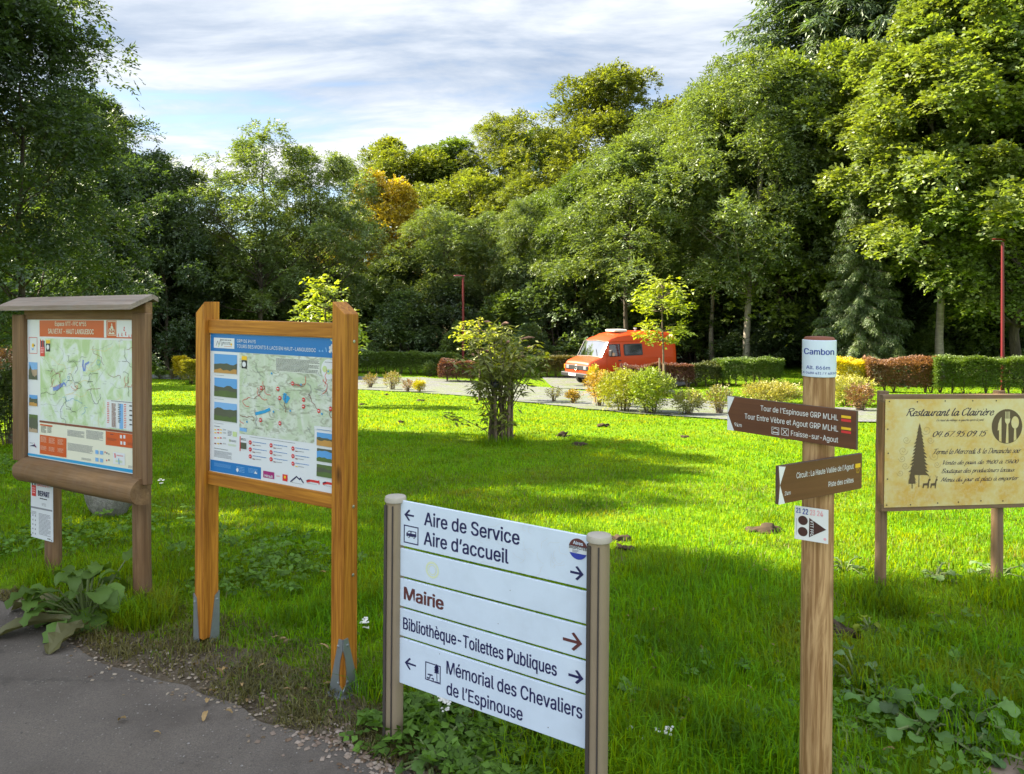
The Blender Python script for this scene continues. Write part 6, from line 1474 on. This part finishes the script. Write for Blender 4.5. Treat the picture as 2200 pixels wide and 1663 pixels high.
for i, (x, y, s_) in enumerate(MO):
    p_ = at(x, y); rock('molehill', p_ + Vector((0, 0, .0)), (s_ * .80, s_ * .65, s_ * .34), 40 + i, M_soil, 'brown molehill ' + ML[i], 'molehill', 'molehills on the lawn', sub=4, rough=.8, rz=i)

# ------------------------------------------------------------------ grass and low plants
EDX = np.array([p[0] for p in EDGE[1:]]); EDY = np.array([p[1] for p in EDGE[1:]])
def edge_y(X): 
    o = np.argsort(EDX); return np.interp(X, EDX[o], EDY[o])
def inside(poly, X, Y):
    c = np.zeros(len(X), bool); n = len(poly); j = n - 1
    for i in range(n):
        xi, yi = poly[i]; xj, yj = poly[j]
        m = ((yi > Y) != (yj > Y)) & (X < (xj - xi) * (Y - yi) / (yj - yi + 1e-12) + xi); c ^= m; j = i
    return c
PATHS = [gpath + gnear[::-1], bay, corner + [(5.5, 2.6), (3, 1.2), (1.8, 1.6)]]
def blades(rng, X, Y, hgt, wd, lean=.62):
    n = len(X); Z = gz(X, Y) - .004; a = rng.uniform(0, 6.283, n); ln = np.abs(rng.normal(size=n)) * lean + .12; la = a + rng.normal(size=n) * .5 + 1.57
    bx, by = np.cos(a) * wd / 2, np.sin(a) * wd / 2; dx, dy = np.cos(la) * ln, np.sin(la) * ln
    B = np.stack([X, Y, Z], 1); sd = np.stack([bx, by, np.zeros(n)], 1)
    mid = B + np.stack([dx * hgt * .32, dy * hgt * .32, hgt * .60], 1); tip = B + np.stack([dx * hgt * 1.0, dy * hgt * 1.0, hgt * (1.0 - .38 * np.clip(ln, 0, 1.4))], 1)
    V = np.stack([B - sd, B + sd, mid + sd * .75, mid - sd * .75, tip], 1).reshape(-1, 3)
    b = np.arange(n) * 5; loops = np.stack([b, b + 1, b + 2, b + 3, b + 3, b + 2, b + 4], 1).ravel()
    return V, np.tile([4, 3], n), loops
def scatter(rng, y0, y1, dens, xpad=2.2):
    """random points in a slice of the view, dens per square metre"""
    area = (y1 - y0) * 2 * (.70 * (y0 + y1) / 2 + xpad); n = int(area * dens); Y = rng.uniform(y0, y1, n); X = rng.uniform(-1, 1, n) * (.70 * y1 + xpad); k = np.abs(X) < .70 * Y + xpad; return X[k], Y[k]
rng = np.random.default_rng(5); GX = []; GY = []; GH_ = []; GW_ = []
for y0, y1, dens, hh, ww in ((1.6, 3.2, 4600, .075, .0055), (3.2, 4.6, 4600, .070, .0055), (4.6, 6.5, 3600, .062, .006), (6.5, 9, 2300, .058, .008), (9, 13, 1150, .055, .011), (13, 19, 520, .055, .016), (19, 28, 220, .055, .024), (28, 44, 80, .06, .036)):
    X, Y = scatter(rng, y0, y1, dens); k = np.ones(len(X), bool)
    for q in PATHS: k &= ~inside(q, X, Y)
    dE = Y - edge_y(X); k &= (dE > .10) | (X > .1); X, Y, dE = X[k], Y[k], dE[k]
    clump = vnoise(X * 2.6, Y * 2.6, 11) * .6 + vnoise(X * 7, Y * 7, 12) * .4
    k = rng.uniform(size=len(X)) < .45 + .75 * clump; X, Y, dE, clump = X[k], Y[k], dE[k], clump[k]
    k = (rng.uniform(size=len(X)) < .15 + sstep(.15, .65, dE + (vnoise(X * 5, Y * 5, 13) - .5) * .3)) | (X > -.25); X, Y, clump = X[k], Y[k], clump[k]
    rough = sstep(5.2, 3.2, Y); h_ = hh * .82 * (.55 + .75 * clump + .9 * rough * sstep(.52, .75, vnoise(X * 1.7, Y * 1.7, 14))) * rng.uniform(.6, 1.35, len(X))
    GX.append(X); GY.append(Y); GH_.append(h_); GW_.append(ww * rng.uniform(.7, 1.3, len(X)))
# taller tufts along posts and at the lower right
TF = [(at(x, y)[:2], r_, n_, h_) for x, y, r_, n_, h_ in ((310, 1335, .16, 900, .17), (1200, 1640, .22, 900, .16), (1300, 1640, .25, 1200, .15), (1900, 1300, .20, 700, .14), (2170, 1290, .22, 700, .14), (1740, 1640, .22, 500, .13), (1960, 1500, .22, 700, .14), (2150, 1560, .3, 900, .15), (1450, 1600, .35, 1100, .13), (1620, 1590, .25, 800, .12), (760, 1330, .3, 700, .12), (850, 1480, .18, 500, .13), (1075, 952, .4, 700, .16), (170, 1250, .3, 600, .14), (110, 1260, .15, 300, .18), (460, 1230, .3, 500, .12), (1520, 1250, .5, 900, .12), (1560, 1380, .5, 900, .11))]
for c, r_, n_, h_ in TF:
    a = rng.uniform(0, 6.28, n_); q = np.sqrt(rng.uniform(0, 1, n_)) * r_; X = c[0] + np.cos(a) * q; Y = c[1] + np.sin(a) * q
    GX.append(X); GY.append(Y); GH_.append(h_ * rng.uniform(.4, 1.25, n_)); GW_.append(np.full(n_, .0058))
for x, y, r_ in ((1640, 1142, .2), (1810, 1362, .2), (1328, 1165, .15), (1296, 917, .2), (1210, 938, .2)): pass
X = np.concatenate(GX); Y = np.concatenate(GY); hh = np.concatenate(GH_); ww = np.concatenate(GW_)
for x, y, s_ in MO:
    c = at(x, y); k = (X - c.x) ** 2 + (Y - c.y) ** 2 > (s_ * .9) ** 2; X, Y, hh, ww = X[k], Y[k], hh[k], ww[k]
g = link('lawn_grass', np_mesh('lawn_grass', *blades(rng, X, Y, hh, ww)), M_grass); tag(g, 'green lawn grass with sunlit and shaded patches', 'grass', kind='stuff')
# dry grass on the worn strip
n_ = 26000; t_ = rng.uniform(0, 1, n_); ox = np.interp(t_, np.linspace(0, 1, 9), EDX[:9]); X = ox + rng.normal(size=n_) * .03; Y = edge_y(X) + rng.uniform(-.02, .75, n_) ** 1.3 * sstep(-3, -2.2, X + 0) * .9 + rng.uniform(.0, .14, n_)
k = (X < -.15) & (X > -4) & ~np.isnan(Y); X, Y = X[k], Y[k]; k = rng.uniform(size=len(X)) < .25 + .9 * sstep(.42, .6, vnoise(X * 6, Y * 6, 21)); X, Y = X[k], Y[k]
g = link('dry_grass', np_mesh('dry_grass', *blades(rng, X, Y, .045 * rng.uniform(.4, 1.4, len(X)), np.full(len(X), .0048), .9)), M_drygrass); tag(g, 'thin dry trampled grass along the edge of the footpath', 'grass', kind='stuff')
# straw among the lawn
X, Y = scatter(rng, 2.2, 9, 420); k = (Y - edge_y(X) > .3) | (X > 0); X, Y = X[k], Y[k]; k = vnoise(X * 1.3, Y * 1.3, 31) * .65 + vnoise(X * 6, Y * 6, 32) * .35 > .52; X, Y = X[k], Y[k]
g = link('straw', np_mesh('straw', *blades(rng, X, Y, .055 * rng.uniform(.5, 1.4, len(X)), np.full(len(X), .0045), 1.2)), M_drygrass); tag(g, 'pale dead blades scattered through the lawn', 'grass', kind='stuff')

# chips and grit on the bare earth and asphalt
def chips(name, n, area, size, cols, label, seed, flat_=.4):
    rng = np.random.default_rng(seed); V = []; Fn = []; Lp = []; X, Y = area(rng, n); n = len(X); a = rng.uniform(0, 6.28, n); s_ = size * rng.uniform(.4, 1.5, n); e = rng.uniform(.3, 1, n); Z = gz(X, Y) + .010
    ca, sa = np.cos(a), np.sin(a)
    def pt(u, v, w): return np.stack([X + (u * ca - v * e * sa) * s_, Y + (u * sa + v * e * ca) * s_, Z + w * s_ * flat_], 1)
    V = np.stack([pt(-1, -.6, 0), pt(.8, -1, 0), pt(1, .7, 0), pt(-.7, 1, 0), pt(-.6, -.4, 1), pt(.6, -.5, 1.2), pt(.5, .5, .9), pt(-.5, .6, 1.1)], 1).reshape(-1, 3)
    b = np.arange(n)[:, None] * 8; q = np.array([4, 5, 6, 7, 0, 1, 5, 4, 1, 2, 6, 5, 2, 3, 7, 6, 3, 0, 4, 7]); loops = (b + q).ravel()
    t = NT(name + '_material'); r_ = t.n('ShaderNodeNewGeometry').outputs['Random Per Island']; M_ = t.princ(t.ramp(r_, *[(i / (len(cols) - 1), c) for i, c in enumerate(cols)]), .9, .2)
    o = link(name, np_mesh(name, V, np.full(n * 5, 4), loops), M_); return tag(o, label, 'debris', kind='stuff')
def verge_area(rng, n):
    X = rng.uniform(-2.6, -.1, n); Y = edge_y(X) + rng.normal(size=n) * .10 + .10; return X, Y
def corner_area(rng, n):
    X = rng.normal(size=n) * .16 - .52; Y = edge_y(X) + rng.normal(size=n) * .07 + .03; return X, Y
def asphalt_area(rng, n):
    X = rng.uniform(-3.2, .2, n); Y = edge_y(X) - np.abs(rng.normal(size=n)) * .35 - .02; k = Y > 1.9; return X[k], Y[k]
chips('wood_chips', 900, verge_area, .007, [(.12, .085, .05), (.20, .15, .10), (.32, .27, .21), (.08, .055, .04)], 'bark chips and grit on the worn earth strip', 1)
chips('bark_mulch', 420, corner_area, .009, [(.10, .065, .04), (.20, .14, .10), (.34, .28, .23), (.13, .085, .06)], 'pale bark mulch heaped at the corner of the footpath', 2)
chips('grit', 650, asphalt_area, .0040, [(.10, .09, .08), (.17, .15, .13), (.27, .25, .23)], 'loose grit on the asphalt', 3)

# broad leaved weeds
def leaf_blade(m, base, az, pitch, L_, W_, curl=.5, lobes=0.0, fold=.25, seed=0, mi=0, kind='oval'):
    r_ = random.Random(seed); d = Vector((math.cos(az), math.sin(az), 0)); s_ = Vector((-math.sin(az), math.cos(az), 0)); n = 9; vs = []; p = Vector(base); th = pitch
    for i in range(n):
        t_ = i / (n - 1)
        w = (math.sin(math.pi * min(1, t_ * .92 + .06)) ** .7) * W_ * .5 if kind == 'oval' else math.sqrt(max(0, 1 - (2 * t_ - 1) ** 2)) * W_ * .5
        w *= 1 + lobes * (.5 if i % 2 else -.5) * r_.uniform(.6, 1.3)
        up = Vector((0, 0, math.cos(th))) - d * math.sin(th)
        wavy = r_.uniform(-.12, .12) * W_
        vs += [p - s_ * w + up * (fold * w + wavy), p - s_ * w * .5 + up * (fold * w * .30), p + up * 0, p + s_ * w * .5 + up * (fold * w * .30), p + s_ * w + up * (fold * w - wavy)]
        p = p + (d * math.cos(th) + Vector((0, 0, math.sin(th)))) * (L_ / (n - 1)); th -= curl / (n - 1) * (1 + t_)
    for v in vs: v.z = max(v.z, .012 + gzf(0, 0) * 0)
    m.add(vs, [(i * 5 + k, i * 5 + k + 1, i * 5 + 6 + k, i * 5 + 5 + k) for i in range(n - 1) for k in range(4)], mi)
def weed(name, x, y, label, cat, leaves, col, seed, spread=.15, group=None, kind='oval', mat=None):
    """leaves = (count, stalk height, length, width, pitch, curl, lobes)"""
    r_ = random.Random(seed); p_ = at(x, y); e = empty(name, p_, 0, label, cat, group); m = MB(); st = MB()
    for cnt, sh, L_, W_, pit, curl, lob in leaves:
        for i in range(cnt):
            az = r_.uniform(0, 6.28); q = r_.uniform(.15, 1) * spread; hz_ = sh * r_.uniform(.5, 1.25); b = Vector((math.cos(az) * q, math.sin(az) * q, hz_)); foot_ = Vector((math.cos(az) * q * .15, math.sin(az) * q * .15, 0))
            st.tube([foot_, (foot_ + b) / 2 + Vector((0, 0, .02)), b], [.006, .005, .004], 5, caps=False)
            leaf_blade(m, b, az + r_.uniform(-.5, .5), pit + r_.uniform(-.3, .3), L_ * r_.uniform(.7, 1.2), W_ * r_.uniform(.75, 1.2), curl, lob, .25, r_.random(), 0, kind)
    o = m.build('leaves', mat or M_bigleaf, e, True); o.color = (*col, 1); st.build('stalks', flat('weed_stalk', (.12, .16, .05), .7), e); return e
weed('burdock', 185, 1330, 'large floppy leaved burdock between the two legs of the roofed board', 'weed plant', [(18, .17, .15, .105, .3, 1.3, .16), (15, .07, .18, .105, .05, .9, .16), (12, .26, .12, .08, .6, 1.6, .14)], (.100, .185, .045), 3, .22)
M_old = leaf_mat('wilted_leaf', base=(.10, .10, .05), trans=.15, var=.25, gloss=.03)
for i, (x, y, az, L_, W_) in enumerate(((150, 1358, math.pi + .28, .40, .13), (182, 1366, -1.75, .24, .13), (120, 1320, math.pi - .1, .26, .14))):
    p_ = at(x, y); m = MB(); leaf_blade(m, (0, 0, .06), az, .05, L_, W_, .5, .25, .5, i, 0); o = m.build('wilted_leaf', M_old); o.location = p_; tag(o, ['long wilted burdock leaf lying out over the asphalt to the left', 'drooping wilted burdock leaf hanging towards the viewer on the asphalt', 'wilted burdock leaf above the long wilted one'][i], 'leaf', 'wilted burdock leaves')
GW = 'broad leaved weeds in the grass'
for i, (x, y, n_, L_, hz_, col, lab, sp) in enumerate((
  (1105, 1625, 9, .15, .10, (.105, .195, .05), 'round leaved weed under the white sign right of its middle', .16), (1010, 1600, 8, .11, .07, (.075, .150, .030), 'bright leaved weed under the white sign left of its middle', .14), (925, 1650, 10, .08, .06, (.070, .140, .030), 'small leaved weed at the foot of the white sign', .16), (1060, 1668, 10, .10, .05, (.075, .135, .035), 'low weed cluster at the bottom edge below the white sign', .2),
  (1870, 1365, 7, .065, .06, (.20, .26, .02), 'small lime yellow weed right of the signpost foot', .07), (1842, 1470, 4, .10, .10, (.11, .18, .075), 'pale round leaved weed right of the signpost', .12), (1890, 1520, 6, .11, .07, (.10, .165, .07), 'wider pale weed below the pale round leaved weed', .18), (1985, 1570, 9, .14, .08, (.10, .20, .05), 'large leaved weed in the lower right grass', .24),
  (2085, 1555, 9, .13, .09, (.11, .20, .05), 'broad weed beside the brown paving corner', .22), (1820, 1655, 8, .11, .06, (.13, .22, .04), 'bright weed at the bottom edge right of the signpost', .14), (2010, 1245, 5, .10, .06, (.13, .21, .09), 'pale weed under the middle of the restaurant board', .14), (2140, 1240, 4, .13, .08, (.13, .21, .10), 'pale weed beside the right leg of the restaurant board', .12),
  (1815, 1225, 5, .09, .05, (.10, .18, .07), 'pale weed right of the signpost below the marker', .14), (2100, 1620, 6, .10, .05, (.08, .15, .05), 'weed at the lower right paving edge', .16))):
    weed('broad_weed', x, y, lab, 'weed plant', [(n_, hz_, L_ * .54, L_ * .50, .35, 1.2, .14), (n_ + 4, hz_ * .5, L_ * .42, L_ * .38, .15, .9, .14)], col, 60 + i, sp, GW, 'round')
# ground ivy and nettles: low leafy cover nobody could count
rng = np.random.default_rng(91); P0 = []; A = []
for x, y, r_, n_, h_ in ((560, 1240, .42, 110, .08), (520, 1180, .5, 60, .08), (640, 1215, .4, 30, .08), (250, 1150, .5, 50, .10), (330, 1125, .5, 40, .08), (960, 1620, .34, 210, .08), (1080, 1640, .36, 200, .08), (880, 1560, .14, 90, .07), (1990, 1590, .4, 60, .06), (1880, 1420, .4, 30, .05), (2080, 1480, .5, 35, .06), (60, 1180, .5, 120, .10), (1740, 1560, .3, 35, .05), (1420, 1500, .5, 25, .04), (60, 1010, .5, 160, .14), (2100, 1400, .5, 30, .05)):
    c = at(x, y); a = rng.uniform(0, 6.28, n_); q = np.sqrt(rng.uniform(0, 1, n_)) * r_; X = c.x + np.cos(a) * q; Y = c.y + np.sin(a) * q; k = (Y > edge_y(X) + .06) | (X > 0); X, Y = X[k], Y[k]
    P0.append(np.stack([X, Y, gz(X, Y) + rng.uniform(.01, h_, len(X))], 1)); A.append(np.stack([rng.normal(size=len(X)), rng.normal(size=len(X)), np.abs(rng.normal(size=len(X))) * .3], 1))
P0 = np.concatenate(P0); A = np.concatenate(A); o = leafy('ground_ivy', None, P0, A, rng, 5, .06, .040, .028, .1, M_bigleaf, (.10, .20, .030)); tag(o, 'low leafy ground cover in the grass round the signs', 'ground cover', kind='stuff')
# white yarrow heads
M_yar = flat('white_petals', (.80, .78, .74), .8)
def yarrow(x, y, h, label, seed):
    r_ = random.Random(seed); p_ = at(x, y); e = empty('yarrow', p_, 0, label, 'flower', 'white yarrow flowers'); m = MB(); st = MB()
    for k in range(4):
        c = Vector((r_.uniform(-.03, .03), r_.uniform(-.02, .02), h - r_.uniform(0, .05))); st.tube([(0, 0, 0), (c.x * .3, c.y * .3, h * .6), c], [.003, .0025, .0015], 5, caps=False)
        for i in range(9): q = (r_.uniform(-.014, .014), r_.uniform(-.014, .014)); m.lathe([(.002, -.003), (.0055, .0), (.004, .003)], 7, c=(c.x + q[0], c.y + q[1], c.z + r_.uniform(0, .004)))
    m.build('flower_head', M_yar, e); st.build('stem', flat('flower_stem', (.10, .16, .04), .7), e)
for i, (x, y, h, lab) in enumerate(((945, 1590, .16, 'white yarrow under the left part of the white sign'), (1362, 1585, .05, 'low white yarrow right of the white sign'), (1425, 1600, .05, 'lowest white yarrow farther right of the white sign'), (345, 1050, .10, 'white yarrow between the two map boards'), (788, 1360, .08, 'white yarrow right of the pine board foot'))): yarrow(x, y, h, lab, i)
# fallen leaves
m = MB(); r_ = random.Random(12)
for x, y in [(r_.uniform(420, 820), r_.uniform(1370, 1560)) for _ in range(16)] + [(r_.uniform(1320, 2150), r_.uniform(1220, 1640)) for _ in range(22)] + [(1355, 1525), (520, 1490), (600, 1380), (615, 1385), (2010, 1330), (700, 1240), (270, 1560), (330, 1590)]:
    p_ = at(x, y); q = MB(); leaf_blade(q, (0, 0, .03), r_.uniform(0, 6.28), r_.uniform(-.2, .3), r_.uniform(.03, .06), r_.uniform(.012, .022), .8, .1, .5, r_.random()); m.add([Vector(v) + p_ for v in q.v], q.f)
m.build('fallen_leaves', leaf_mat('dead_leaf', base=(.28, .19, .09), trans=.15, var=.45, gloss=.02)); tag(bpy.data.objects['fallen_leaves'], 'yellow brown leaves fallen on the grass and earth', 'leaves', kind='stuff')
